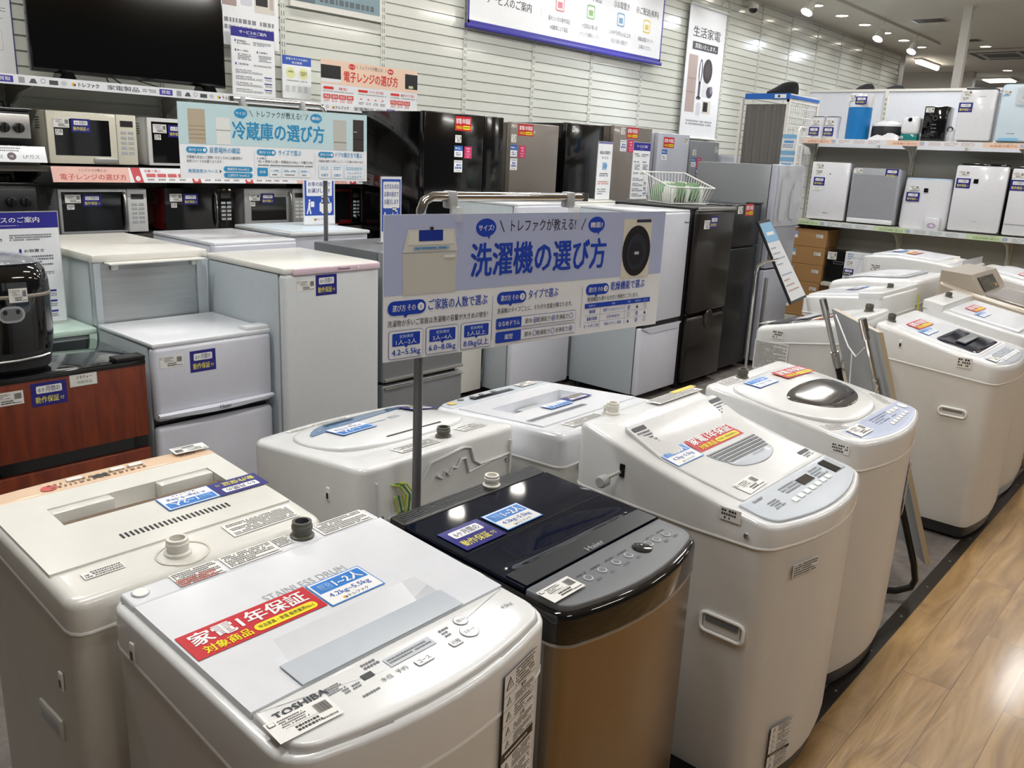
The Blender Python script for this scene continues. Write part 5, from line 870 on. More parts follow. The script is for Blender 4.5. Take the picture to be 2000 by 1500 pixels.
# ---- hanging banners
def topban(b, W, H):
    b.m('board_white'); b.box(-W / 2, W / 2, -H / 2, H / 2, -.003, 0); x = lambda f: (f - .5) * W
    b.rect(-W / 2, -H / 2, W / 2, -H * .43, '#37319a', 1); b.rect(-W / 2, H * .43, W / 2, H / 2, '#37319a', 1); b.rect(-W / 2, -H / 2, -W * .493, H / 2, '#37319a', 1); b.rect(W * .493, -H / 2, W / 2, H / 2, '#37319a', 1)
    cube_logo(b, x(.11), H * .10, H * .08, 2); b.text('トレファク', x(.215), H * .10, H * .17, '#211f1f', 2, w=W * .14, bold=2); b.text('サービスのご案内', x(.17), -H * .17, H * .11, '#3b3b46', 2, w=W * .2); b.rect(x(.315), -H * .25, x(.3165), H * .3, '#c9c9d4', 2)
    for i, (s, q) in enumerate((('①商品保証付き', '#d98a94'), ('②軽トラ貸出', '#8fb77c'), ('③お取置き', '#7fa9cc'), ('④ご配送(有料)', '#d9c56a'))):
        c = x((.405, .565, .735, .895)[i]); b.text(s, c, H * .13, H * .095, '#3b3b46', 2, w=W * .018 * len(s)); b.rrect(c - W * .022, -H * .13, c + W * .022, H * .04, H * .03, q, 2); b.rrect(c - W * .018, -H * .11, c + W * .018, H * .02, H * .02, '#f4f4f2', 3); b.rect(c - W * .012, -H * .09, c + W * .012, -H * .02, q, 4)
        t = (('最大12ヶ月の動作保証', '※自動車により保証'), ('大型商品の購入時、', 'トラックを無料レンタル'), ('5,000円(税込)以上の', '商品を最長1週間まで'), ('詳細は店舗スタッフへ', 'お尋ねください。'))[i]
        for k in (0, 1): b.text(t[k], c, -H * (.22 + .1 * k), H * .062, '#55555f', 2, w=W * .0098 * len(t[k]), bold=0)
t = thing('banner', 'wide white and violet service banner hanging at the top of the slatted wall', 'banner', (6.9, 5.3, 2.62)); b = B('board_white', FRONT(6.9, 5.33, 2.99)); topban(b, 3.0, .76); b.make('cloth', t, smooth=False)
for z in (2.60, 3.36): b = B('#37319a'); b.rbox(5.38, 8.42, 5.315, 5.345, z, z + .035, .006); b.make('rod', t)
b = B('white_print'); 
for x in (5.42, 8.38): b.tube([(x, 5.33, 3.39), (x, 5.38, 3.5)], .003, 5)
b.make('cord', t)
def vban(b, W, H):
    b.m('board_white'); b.box(-W / 2, W / 2, -H / 2, H / 2, -.003, 0); b.text('生活家電', 0, H * .31, H * .085, '#3a3a42', 2, w=W * .74, bold=1); b.rect(-W * .36, H * .175, W * .34, H * .235, '#47474d', 2); b.text('買取いたします。', 0, H * .205, H * .04, 'white_print', 3, w=W * .58)
    b.rect(-W * .42, -H * .3, -W * .18, H * .135, '#b3a19d', 2); b.rect(-W * .42, -H * .045, -W * .18, -H * .04, '#8a7a77', 3); b.rect(-W * .3, -H * .1, -W * .295, -H * .045, '#8a7a77', 3); b.rect(-W * .42, -H * .15, -W * .18, -H * .145, '#8a7a77', 3)
    b.ring(-W * .08, H * .02, W * .05, H * .095, W * .025, '#4c4560', 2); b.rect(-W * .11, -H * .18, -W * .05, -H * .06, '#5d5a66', 2); b.ell(-W * .08, -H * .185, W * .065, H * .013, '#5d5a66', 2); b.rect(0, -H * .17, W * .17, H * .12, '#d6d6da', 2); b.ell(W * .11, H * .03, W * .13, H * .095, '#3d383c', 3); b.ell(W * .11, H * .03, W * .08, H * .06, '#4b464a', 4); b.ell(W * .21, -H * .13, W * .09, H * .045, '#4f4858', 4); b.ell(W * .25, -H * .11, W * .04, H * .03, '#8d8790', 5)
    b.rrect(-W * .12, -H * .32, W * .0, -H * .22, W * .03, '#cdd0d8', 2); b.rect(W * .05, -H * .3, W * .28, -H * .2, '#d6d0c8', 2); b.rect(W * .07, -H * .285, W * .2, -H * .21, '#2a2826', 3); b.greek(-W * .36, -H * .4, W * .36, -H * .355, 2, '#9a9aa0', 2, 5)
t = thing('banner', 'tall narrow white banner reading 生活家電 on the slatted wall', 'banner', (9.38, 5.3, 1.87)); b = B('board_white', FRONT(9.38, 5.34, 2.6)); vban(b, .85, 1.44); b.make('cloth', t, smooth=False)
for z in (3.32, 1.88): b = B('wire_white'); b.tube([(8.95, 5.33, z), (9.81, 5.33, z)], .012, 8); b.make('rod', t)
b = B('wire_white'); b.tube([(8.97, 5.33, 3.33), (9.0, 5.38, 3.45)], .003, 5); b.tube([(9.79, 5.33, 3.33), (9.75, 5.38, 3.4), (9.82, 5.38, 3.47)], .003, 5); b.make('cord', t)
# ------------------------------------------------------------------ microwave shelf on the wall
mat('shelf_grey', '#b7b6ae', .45); mat('shelf_dark', '#4a4641', .5); mat('mw_cream', '#dcd8c6', .3, coat=.3); mat('mw_white', '#dededd', .3, coat=.3); mat('mw_silver', '#b9bbbd', .32, metal=.3, coat=.2); mat('mw_red', '#5e0f12', .2, coat=.6); mat('mw_glass', '#0a0a0b', .07, coat=.6); mat('tv_black', '#08090a', .12, coat=.3); mat('tv_screen', '#020303', .09, coat=.2)
def strip(b, W, H):
    b.m('board_white'); b.box(-W / 2, W / 2, -H / 2, H / 2, -.003, 0); x = -W / 2 + .06; n = 0
    while x < W / 2 - .55:
        cube_logo(b, x + .02, 0, H * .22, 1); b.text('トレファク', x + .1, 0, H * .5, '#2a2620', 1, w=.11, bold=2); b.text('家電製品', x + .29, 0, H * .56, '#3c3c40', 1, w=.18); b.greek(x + .4, -H * .2, x + .48, H * .2, 2, '#77777c', 1, n); b.rect(x + .5, -H * .32, x + .58, H * .32, '#3f38a2', 1); b.text('買取', x + .54, 0, H * .42, 'white_print', 2, w=.055)
        b.rect(x + .605, -H * .3, x + .635, H * .3, '#a0a0a4', 1); b.quad([(x + .655, -H * .25), (x + .695, -H * .25), (x + .685, H * .2), (x + .668, H * .2)], '#55555a', 1); b.ring(x + .725, H * .05, .013, H * .25, .003, '#9a9aa0', 1, 12); b.rect(x + .755, -H * .25, x + .8, H * .2, '#4a4a4e', 1); b.ell(x + .83, 0, .016, H * .25, '#c9c9cd', 1, 12); x += .86; n += 1
t = thing('wall_shelf', 'upper wall shelf with price rail holding the television', 'shelf', (2.6, 5.2, 1.85))
b = B('shelf_grey'); b.box(.2, 4.62, 5.0, 5.4, 1.845, 1.868); b.make('board', t); b = B('board_white', FRONT(2.3, 4.995, 1.856)); strip(b, 4.1, .05); b.make('price_rail', t, smooth=False)
for x in (.95, 1.852, 2.752, 3.652, 4.552): b = B('shelf_grey'); b.prism([(5.4, 1.845), (5.03, 1.845), (5.03, 1.825), (5.2, 1.80), (5.34, 1.74), (5.38, 1.64), (5.4, 1.60)], x - .008, x + .008, 'x'); b.make('bracket', t)
def lowshelf(z, lab, printed=True):
    t = thing('wall_shelf', lab, 'shelf', (2.6, 5.2, z)); b = B('shelf_dark'); b.box(.2, 4.62, 4.98, 5.4, z - .03, z); b.make('board', t)
    for x in (.95, 1.852, 2.752, 3.652, 4.552): b = B('shelf_dark'); b.prism([(5.4, z - .03), (5.05, z - .03), (5.05, z - .05), (5.36, z - .16), (5.4, z - .2)], x - .008, x + .008, 'x'); b.make('bracket', t)
    return t
def pinkstrip(b, W, H):
    b.m('board_white'); b.box(-W / 2, W / 2, -H / 2, H / 2, -.003, 0); x = -W / 2; n = 0
    while x < W / 2 - .3:
        b.rect(x, -H / 2, x + .42, H / 2, '#e9b9ae', 1); b.text('トレファクが教える!', x + .22, H * .28, H * .2, '#5a4440', 2, w=.15, bold=0); b.text('電子レンジの選び方', x + .22, -H * .15, H * .42, '#c8463e', 2, w=.36)
        for k in range(3):
            a = x + .43 + .36 * k
            if a + .35 > W / 2: break
            b.quad([(a, H / 2), (a + .055, H / 2), (a + .07, -H / 2), (a + .015, -H / 2)], '#c9424a', 1); b.ell(a + .038, -H * .22, .014, H * .17, 'white_print', 2, 14); b.text(str(k + 1), a + .038, -H * .22, H * .2, '#c9424a', 3); b.text(('容量で選ぶ', 'センサー方式', '機能で選ぶ')[k], a + .13, H * .3, H * .2, '#c8463e', 2, w=.1, bold=0)
            for q in range(4): b.rrect(a + .09 + .065 * q, -H * .12, a + .145 + .065 * q, H * .12, H * .03, '#cf5a5c' if k != 1 else '#e7cfcb', 2); b.greek(a + .095 + .065 * q, -H * .38, a + .14 + .065 * q, -H * .2, 1, '#8a7a78', 2, q)
        x += 1.55
t = lowshelf(1.425, 'middle wall shelf with pink guide strip under the first microwave row')
b = B('board_white', frame((3.29, 4.955, 1.383), (1, 0, 0), (0, .25, 1))); pinkstrip(b, 2.82, .085); b.make('price_rail', t, smooth=False)
b = B('board_white', frame((1.40, 4.955, 1.483), (1, 0, 0), (0, .25, 1))); b.m('board_white'); b.box(-.46, .46, -.042, .042, -.003, 0); b.text('都市ガス', .2, -.015, .025, '#6a6a70', 1, w=.1, bold=0); b.ell(.29, -.012, .022, .02, '#6d5f66', 1); b.text('OK', .29, -.012, .013, 'white_print', 2); b.text('LPガス', .385, -.012, .024, '#6a6a70', 1, w=.08, bold=0); b.greek(.1, .01, .34, .036, 2, '#8a8a90', 1, 4); b.make('gas_sign', t, smooth=False)
lowshelf(1.04, 'lower wall shelf carrying the second microwave row, mostly hidden by refrigerators')
def tvset():
    t = thing('television', 'large black television standing on the upper wall shelf', 'television', (2.5, 5.15, 1.87))
    b = B('tv_black'); b.rbox(1.895, 3.04, 5.13, 5.17, 1.915, 2.58, .006); b.rbox(2.1, 2.85, 5.17, 5.22, 1.95, 2.3, .01); b.make('frame', t); b = B('tv_screen'); b.box(1.905, 3.03, 5.1285, 5.131, 1.935, 2.57); b.make('screen', t)
    for x in (2.06, 2.90): b = B('tv_black'); b.prism([(x - .01, 1.92), (x + .02, 1.92), (x + .045, 1.869), (x - .05, 1.869), (x - .05, 1.88)], 5.06, 5.1, 'y'); b.prism([(x - .01, 1.92), (x + .02, 1.92), (x + .03, 1.869), (x - .03, 1.869)], 5.1, 5.24, 'y'); b.make('foot', t)
    b = B('black_plastic'); b.tube([(2.31, 5.2, 1.95), (2.28, 5.1, 1.9), (2.265, 5.04, 1.872)], .004, 6); b.tube([(2.31, 5.2, 1.95), (2.335, 5.1, 1.9), (2.35, 5.04, 1.872)], .004, 6); b.tube([(2.45, 5.2, 1.93), (2.52, 5.1, 1.9), (2.60, 5.06, 1.875)], .004, 6); b.make('cable', t)
tvset()
card('red and peach microwave guide card leaning on the end of the upper shelf', 4.13, 5.02, 1.868, .88, .29, guide_micro, stand=False)
def microwave(label, x0, x1, z, hgt, body, glass=(.07, .68, .16, .86), ctl='mw_white', handle=None, yf=5.03, yb=5.36, knob=False, stk=True, disp='smoke_window'):
    t = thing('microwave', label, 'microwave oven', ((x0 + x1) / 2, (yf + yb) / 2, z)); W = x1 - x0; z0 = z + .012; z1 = z + hgt
    b = B(body); b.rbox(x0, x1, yf + .03, yb, z0, z1, .008); b.m('mid_grey')
    for i in range(5): b.box(x0 - .001, x0 + .002, yf + .1, yf + .16, z1 - .04 - .014 * i, z1 - .034 - .014 * i)
    b.make('body', t)
    for fx in (x0 + .06, x1 - .06):
        for fy in (yf + .06, yb - .04): b = B('rubber'); b.lathe([(.014, 0), (.014, .014)], (fx, fy, z), 10); b.make('foot', t)
    xs = x0 + W * .765; b = B(body); b.rbox(x0, xs - .002, yf, yf + .032, z0, z1, .006); d = b.make('door', t)
    b = B('mw_glass'); b.box(x0 + W * glass[0], x0 + W * glass[1], yf - .001, yf + .004, z0 + (z1 - z0) * glass[2], z0 + (z1 - z0) * glass[3]); b.make('door_window', d)
    b = B(ctl); b.rbox(xs, x1, yf, yf + .032, z0, z1, .005); c = b.make('control_panel', t); cw = x1 - xs; h = z1 - z0
    b = B(disp, FRONT((xs + x1) / 2, yf - .0008, z0 + h * .82)); b.box(-cw * .32, cw * .32, -h * .06, h * .06, 0, .001); b.make('display', c)
    for r in range(5):
        for k in range(2): b = B('light_grey' if ctl != 'mw_silver' else 'mw_white', FRONT(xs + cw * (.33 + .36 * k), yf - .0006, z0 + h * (.64 - .1 * r))); b.rbox(-cw * .14, cw * .14, -h * .03, h * .03, -.001, .0015, .001, 1); b.make('button', c)
    if handle:
        b = B(handle); xh = xs - .022; b.tube([(xh, yf - .002, z1 - .02), (xh, yf - .02, z1 - .05), (xh, yf - .026, (z0 + z1) / 2), (xh, yf - .02, z0 + .05), (xh, yf - .002, z0 + .02)], .009, 8); b.make('door_handle', d)
    else:
        b = B('silver_steel' if body == 'mw_cream' else body); b.rbox(x0 + W * .48, xs - .006, yf - .008, yf + .004, z0 + .006, z0 + h * .13, .004); b.make('door_handle', d)
    if knob: b = B('chrome', FRONT((xs + x1) / 2, yf - .001, z0 + h * .2)); b.lathe([(.018, 0), (.016, .014), (.012, .016)], n=16); b.make('dial', c)
    if stk: fst(t, 'price', x0 + W * .15, z1 - h * .22, yf - .002, W * .17, h * .18); fst(t, 'm6', x0 + W * .36, z1 - h * .26, yf - .002, W * .21, h * .26); fst(t, 'qr', x0 + W * .12, z1 - h * .40, yf - .002, W * .08, h * .11)
    return t
microwave('cream microwave oven with dark window, first on the middle shelf below the television', 1.905, 2.395, 1.425, .29, 'mw_cream', ctl='mw_cream')
microwave('white microwave oven half hidden by the left edge of the teal board', 2.46, 2.95, 1.425, .285, 'mw_white', (.05, .74, .06, .92))
microwave('white and black microwave oven at the right end of the middle shelf', 4.06, 4.545, 1.425, .29, 'mw_white', (.03, .75, .06, .93))
microwave('silver microwave oven with curved handle at the left of the lower row', 1.93, 2.43, 1.04, .262, 'mw_silver', (.03, .74, .06, .93), 'mw_white', 'silver_steel')
microwave('dark red microwave oven with black front beside the silver one', 2.54, 3.0, 1.04, .265, 'mw_red', (.0, .76, .0, 1.0), 'mw_glass', 'chrome')
microwave('grey microwave oven behind the sign pole in the lower row', 3.08, 3.56, 1.04, .265, 'mw_silver', (.1, .66, .18, .78), 'mw_silver', 'silver_steel')
microwave('small red and black oven with chrome dial between two car loading notices', 3.66, 4.04, 1.04, .262, 'mw_red', (.03, .74, .06, .93), 'mw_glass', None, knob=True, stk=False)
microwave('beige microwave oven at the right end of the lower row', 4.10, 4.55, 1.04, .285, 'mw_cream', (.08, .74, .16, .62), 'mw_silver', None, knob=True)
def stove(label, x1, z, body):
    t = thing('gas_stove', label, 'gas stove', (x1 - .28, 5.2, z)); b = B('black_plastic'); b.rbox(x1 - .56, x1, 5.04, 5.36, z + .025, z + .20, .008); b.make('body', t); b = B(body); b.rbox(x1 - .56, x1 - .01, 5.015, 5.045, z + .06, z + .185, .006); f = b.make('front_panel', t)
    b = B('black_gloss'); b.rbox(x1 - .57, x1 + .01, 5.03, 5.38, z + .20, z + .215, .004); b.make('top_plate', t)
    for x in (x1 - .07, x1 - .14): b = B('black_plastic', FRONT(x, 5.014, z + .115)); b.lathe([(.027, 0), (.025, .018), (.02, .02)], n=18); b.box(-.004, .004, -.022, .022, .018, .03); b.make('knob', f)
    for x in (x1 - .17, x1 - .42):
        b = B('rubber')
        for k in range(6): a = PI * k / 3; b.tube([(x + .04 * math.cos(a), 5.2 + .04 * math.sin(a), z + .215), (x + .05 * math.cos(a), 5.2 + .05 * math.sin(a), z + .245), (x + .1 * math.cos(a), 5.2 + .1 * math.sin(a), z + .245), (x + .105 * math.cos(a), 5.2 + .105 * math.sin(a), z + .215)], .006, 6)
        b.make('pan_support', t)
    for x in (x1 - .5, x1 - .06): 
        for y in (5.08, 5.28): b = B('rubber'); b.box(x - .02, x + .02, y, y + .04, z, z + .026); b.make('foot', t)
stove('gas stove with silver front at the left edge of the middle shelf', 1.828, 1.50, 'silver_steel'); stove('black gas stove at the left edge of the lower shelf', 1.825, 1.12, 'dark_grey')
b = B('shelf_dark'); b.rbox(1.2, 1.84, 4.99, 5.38, 1.426, 1.4995, .004); solo(b, 'display_plinth', 'dark plinth lifting the silver fronted gas stove', 'plinth', (1.5, 5.2, 1.426)); b = B('shelf_dark'); b.rbox(1.2, 1.84, 4.99, 5.38, 1.041, 1.1195, .004); solo(b, 'display_plinth', 'dark plinth lifting the black gas stove on the lower shelf', 'plinth', (1.5, 5.2, 1.041))
# ------------------------------------------------------------------ right hand shelving facing the washing machines
mat('rack_cream', '#c9c6b8', .45); mat('rack_back', '#a9a69d', .5); mat('pur_white', '#e4e5ea', .2, coat=.4); mat('pur_grey', '#a4a7ad', .35, coat=.2); mat('sky_top', '#b7cfe6', .3, coat=.3); mat('cyan_blue', '#1277bd', .4); mat('carton', '#a47c4d', .7, bump=.05); mat('teal_tank', '#157a78', .15, coat=.5); mat('cloth_black', '#0c0d10', .85); mat('curtain_grey', '#6d6a66', .85, bump=.1); mat('panel_pale', '#dfe3ec', .4)
mat('mesh_grey', '#9fa1a8', .5, metal=.3, scale=900, bump=.4, var=.1)
def railprint(b, W, H, tint, word):
    b.m('board_white'); b.box(-W / 2, W / 2, -H / 2, H / 2, -.003, 0); x = -W / 2; n = 0
    while x < W / 2 - .35:
        b.rect(x, -H / 2, x + .3, H / 2, tint, 1); b.text(word, x + .15, -H * .08, H * .45, '#d98a5c' if tint == '#f5d9c6' else '#8aa85e', 2, w=.2); b.greek(x + .08, H * .26, x + .22, H * .42, 1, '#b59a8c', 2, n); b.rrect(x + .27, -H * .3, x + .31, H * .3, .005, '#b9c0d6', 2)
        for k in range(3): b.greek(x + .34 + .13 * k, -H * .35, x + .44 + .13 * k, H * .35, 3, '#c9a7a4' if tint == '#f5d9c6' else '#9fb6a8', 1, n + k, dens=.5)
        x += .76; n += 1
t = thing('shelving_unit', 'cream shelving unit with two visible boards full of air purifiers at the right', 'shelving', (8.05, 2.2, 0))
for z, tint, w, lab in ((1.862, '#f5d9c6', '加湿器の選び方', 'price_rail'), (1.128, '#d9ecc4', '空気清浄機の選び方', 'price_rail')):
    b = B('rack_cream'); b.box(7.90, 8.25, .6, 3.40, z - .03, z); b.make('shelf_board', t); b = B('board_white', frame((7.893, 2.0, z - .021), (0, -1, 0), (-.12, 0, 1))); railprint(b, 2.78, .045, tint, w); b.make(lab, t, smooth=False)
b = B('rack_back'); b.box(8.26, 8.28, .5, 3.46, .1, 1.80); b.make('back_panel', t)
for y in (3.40, 2.50, 1.60, .70):
    b = B('rack_cream'); b.box(8.225, 8.26, y - .018, y + .018, 0, 1.83)
    b.m('slot_dark')
    for i in range(30): b.box(8.222, 8.226, y - .008, y - .003, .3 + .05 * i, .33 + .05 * i); b.box(8.222, 8.226, y + .003, y + .008, .3 + .05 * i, .33 + .05 * i)
    b.make('upright', t)
    for z in (1.832, 1.098): b = B('rack_cream'); b.prism([(8.24, z), (7.93, z), (7.93, z - .02), (8.1, z - .05), (8.2, z - .14), (8.22, z - .22), (8.24, z - .25)], y - .008, y + .008, 'y') if False else b.loft([[(p, y - .008, q) for p, q in ((8.24, z), (7.93, z), (7.93, z - .02), (8.1, z - .05), (8.2, z - .14), (8.22, z - .22), (8.24, z - .25))], [(p, y + .008, q) for p, q in ((8.24, z), (7.93, z), (7.93, z - .02), (8.1, z - .05), (8.2, z - .14), (8.22, z - .22), (8.24, z - .25))]]); b.make('bracket', t)
b = B('rack_cream'); b.box(7.87, 8.27, .55, 3.42, 0, .10); b.make('kick_board', t)
b = B('wire_white'); b.tube([(7.9, 3.44, .1), (7.9, 3.44, 1.93), (7.93, 3.44, 1.96), (8.0, 3.44, 1.96), (8.03, 3.44, 1.93), (8.03, 3.44, .1)], .012, 8)
for i in range(12): b.tube([(8.04 + .017 * i, 3.44, .3), (8.04 + .017 * i, 3.44, 1.82)], .003, 5)
for i in range(16): b.tube([(8.03, 3.44, .32 + .1 * i), (8.24, 3.44, .32 + .1 * i)], .003, 5)
b.make('end_frame', t)
# taller pale panels of the next row behind
t = thing('partition_panel', 'pale blue white partition with slotted posts behind the air purifiers', 'partition', (10.12, 3.0, 0))
for y0, y1 in ((3.46, 4.32), (2.56, 3.42), (1.66, 2.52), (.76, 1.62)): b = B('panel_pale'); b.box(10.10, 10.13, y0, y1, .2, 2.45); b.make('panel', t)
for y in (4.34, 3.44, 2.54, 1.64):
    b = B('lamp_body'); b.box(10.085, 10.14, y - .02, y + .02, 0, 2.47); b.m('slot_dark')
    for i in range(40): b.box(10.083, 10.086, y - .009, y - .003, .4 + .05 * i, .43 + .05 * i); b.box(10.083, 10.086, y + .003, y + .009, .4 + .05 * i, .43 + .05 * i)
    b.make('post', t)
b = B('lamp_body'); b.box(10.09, 10.14, .76, 4.34, 2.45, 2.475); b.make('top_rail', t)
def bag(label, x, y, z, w, h, m='cloth_black'):
    b = B(m); R = random.Random(w); b.loft([[(x + .14 * s * math.cos(2 * PI * k / 14), y + w / 2 * s * math.sin(2 * PI * k / 14) + sh * w, z + h * q * (1 + .06 * math.sin(3 * k))) for k in range(14)] for s, q, sh in ((1, 0, 0), (1.04, .25, 0), (.85, .55, -.05), (.6, .82, -.12), (.3, 1, -.16))])
    return solo(b, 'folded_cover', label, 'cover', (x, y, z), 'black folded covers on top of the racks')
bag('black folded cover above the blue tower humidifier', 10.35, 3.78, 2.476, .19, .075); bag('black folded cover over the partition post, right of the blue tower humidifier', 10.35, 3.45, 2.476, .19, .055)
b = B('lamp_body'); b.box(10.2, 10.5, .8, 4.3, 2.44, 2.474); solo(b, 'storage_shelf', 'white shelf edge behind the partition carrying black covers', 'shelf', (10.35, 2.5, 2.44))
# curtain rack with blue header
t = thing('curtain_rack', 'mesh sided rack with grey curtain and blue header board', 'rack', (8.75, 4.1, 0))
b = B('curtain_grey'); ring = []; n = 40
for z in (0.03, .8, 1.6, 2.2): ring.append([(8.42 + .012 * math.sin(i * .75 + .4 * z) - .01, 4.26 - .42 * i / n, z) for i in range(n + 1)] + [(8.47, 4.26 - .42 * i / n, z) for i in range(n, -1, -1)])
b.loft(ring); b.make('curtain', t)
b = B('lamp_body')
for x, y in ((8.40, 3.80), (8.40, 4.30), (9.1, 3.80), (9.1, 4.30)): b.box(x - .015, x + .015, y - .015, y + .015, 0, 2.25)
b.box(8.385, 9.115, 3.79, 3.82, 2.22, 2.25); b.make('frame', t)
b = B('wire_white')
for i in range(14): b.tube([(8.44 + .048 * i, 3.80, .1), (8.44 + .048 * i, 3.80, 2.22)], .005, 5)
for i in range(24): b.tube([(8.4, 3.80, .15 + .088 * i), (9.1, 3.80, .15 + .088 * i)], .005, 5)
b.make('side_mesh', t)
b = B('#1a62b8'); b.box(8.37, 8.39, 3.78, 4.26, 2.245, 2.30); b.box(8.39, 9.1, 3.78, 3.80, 2.255, 2.285); b.T = WEST(8.369, 3.88, 2.272); b.rect(-.06, -.018, .06, .018, 'board_white', 1); b.ell(-.015, 0, .014, .013, '#3a3d44', 2, 12); b.make('header_board', t); 
b = B('cloth_black'); b.loft([[(8.62 + .1 * s * math.cos(2 * PI * k / 12), 3.98 + .17 * s * math.sin(2 * PI * k / 12) - sh, 2.302 + q) for k in range(12)] for s, q, sh in ((1, 0, 0), (1, .03, 0), (.75, .07, .04), (.5, .11, .07), (.25, .125, .08))]); solo(b, 'folded_cover', 'black folded cover on top of the curtain rack', 'cover', (8.6, 3.98, 2.3))
b = B('lamp_body'); b.box(8.39, 9.1, 3.79, 4.27, 2.287, 2.30); b.make('rack_top', t)
t = thing('leaflet_holder', 'hanging leaflets with blue headings between the curtain rack and shelving', 'leaflets', (7.9, 3.56, 1.5))
for z in (1.83, 1.68, 1.62): b = B('board_white', frame((8.02, 3.57, z), (.2, -1, 0), (-.25, 0, 1))); b.m('board_white'); b.box(-.07, .07, -.07, .07, -.002, 0); b.rect(-.07, .03, .07, .07, '#8fc3ea', 1); b.rect(-.05, -.01, .04, .01, '#4f9fdc', 1); b.greek(-.06, -.06, .05, -.02, 2, '#8a9ab8', 1, 4); b.make('leaflet', t, smooth=False)
b = B('wire_white'); b.tube([(8.03, 3.53, 1.55), (8.03, 3.53, 1.95)], .005, 6); b.tube([(8.03, 3.53, 1.9), (8.03, 3.462, 1.9)], .005, 6); b.make('wire', t)
U, Lo = 1.863, 1.129
def wst(t, kind, x, y, z, w, h): return stick(kind, t, WEST(x - .0015, y, z), w, h)
def boxpur(name, label, cat, y0, y1, z, h, x0=7.95, dep=.2, m='pur_white', tilt=0, top=None, r=.02, grp=None, back='pur_grey'):
    t = thing(name, label, cat, (x0 + dep / 2, (y0 + y1) / 2, z), grp); b = B(m); b.rbox(x0, x0 + .05, y0, y1, z + .012, z + h, r); f = b.make('front_panel', t); b = B(back); b.rbox(x0 + .045, x0 + dep, y0 + .012, y1 - .012, z, z + h - .01, .015); b.make('body', t)
    if top: b = B(top); b.rbox(x0 + .03, x0 + dep - .01, y0 + .03, y1 - .03, z + h - .012, z + h + .018, .006); b.make('top_outlet', t)
    return t, f
for y, lab in ((3.31, 'small white humidifier at the left end of the upper shelf'), (3.175, 'small white humidifier second from the left on the upper shelf')):
    t = thing('humidifier', lab, 'humidifier', (8.02, y, U), 'small white humidifiers'); b = B('pur_white'); R = [[(8.02 + s * .055 * math.cos(a), y + s * .066 * math.copysign(abs(math.sin(a)) ** .6, math.sin(a)), U + z) for a in [2 * PI * k / 20 for k in range(20)]] for s, z in ((.88, 0), (.92, .1), (1.0, .19))]; b.loft(R); b.make('body', t); b = B('dark_grey'); b.loft([[(8.02 + s * .055 * math.cos(a), y + s * .066 * math.copysign(abs(math.sin(a)) ** .6, math.sin(a)), U + z) for a in [2 * PI * k / 20 for k in range(20)]] for s, z in ((1, .19), (.9, .198))]); b.make('top_rim', t)
    wst(t, 'm6', 7.962, y + .015, U + .065, .095, .075); wst(t, 'price', 7.962, y + .01, U + .145, .08, .045)
t = thing('humidifier', 'tall blue and white tower humidifier on the upper shelf', 'humidifier', (8.07, 2.965, U)); b = B('cyan_blue'); b.lathe([(.1, 0), (.102, .01), (.102, .28)], (8.07, 2.965, U), 24); b.make('tank', t); b = B('pur_white'); b.lathe([(.102, .28), (.106, .385), (.1, .395), (.07, .395)], (8.07, 2.965, U), 24); b.make('head', t); wst(t, 'm6', 7.964, 2.93, U + .335, .1, .065); wst(t, 'price', 7.966, 3.01, U + .36, .06, .05)
t = thing('robot_vacuum', 'black and white robot vacuum station on the upper shelf', 'robot vacuum', (8.08, 2.70, U)); b = B('dark_grey'); b.loft([[(8.08 + s * .1 * math.cos(a), 2.71 + s * .13 * math.sin(a), U + z) for a in [2 * PI * k / 24 for k in range(24)]] for s, z in ((.95, 0), (1, .03), (1, .1), (.97, .12))]); b.make('body', t); b = B('pur_white'); b.loft([[(8.08 + s * .1 * math.cos(a), 2.71 + s * .13 * math.sin(a), U + z) for a in [2 * PI * k / 24 for k in range(24)]] for s, z in ((1.02, .12), (1.0, .135), (.7, .16), (.2, .17))]); b.make('lid', t)
b = B('pur_white'); b.loft([[(7.972 - .0 * k, 2.83 - .0217 * k, U + .003), (7.998, 2.83 - .0217 * k, U + .003), (7.998, 2.83 - .0217 * k, U + .014 + .055 * math.sin(PI * k / 14)), (7.985, 2.83 - .0217 * k, U + .012 + .05 * math.sin(PI * k / 14))] for k in range(13)]); b.make('front_flap', t)
t = thing('dehumidifier', 'small white dehumidifier with teal tank on the upper shelf', 'dehumidifier', (8.05, 2.49, U)); b = B('pur_white'); b.rbox(7.97, 8.12, 2.41, 2.565, U + .05, U + .2, .035, 3); b.make('body', t); b = B('teal_tank'); b.rbox(7.975, 8.115, 2.415, 2.56, U, U + .055, .012); b.make('tank', t); b = B('black_gloss', WEST(7.9695, 2.49, U + .175)); b.lathe([(.018, 0), (.016, .003)], n=16); b.make('sensor', t)
b = B('wire_white'); b.tube([(7.955, 2.548 + .022 * math.cos(a), U + .02 + .012 * math.sin(a * 2) + .006) for a in [k * .7 for k in range(14)]], .004, 6); b.make('cord', t)
t = thing('humidifier', 'black box humidifier on the upper shelf, clear bag beside it', 'humidifier', (8.05, 2.29, U)); b = B('black_gloss'); b.rbox(7.965, 8.15, 2.20, 2.385, U, U + .285, .008); b.make('body', t); b = B('silver_stripe', WEST(7.9645, 2.29, U + .19)); b.ring(0, 0, .018, .02, .003, '#6a6d70', 1)
for i in range(3): b.greek(-.02, -.06 - .03 * i, .02, -.045 - .03 * i, 1, '#6a6d70', 1, i)
b.make('touch_panel', t, smooth=False); wst(t, 'price', 7.964, 2.34, U + .255, .065, .04)
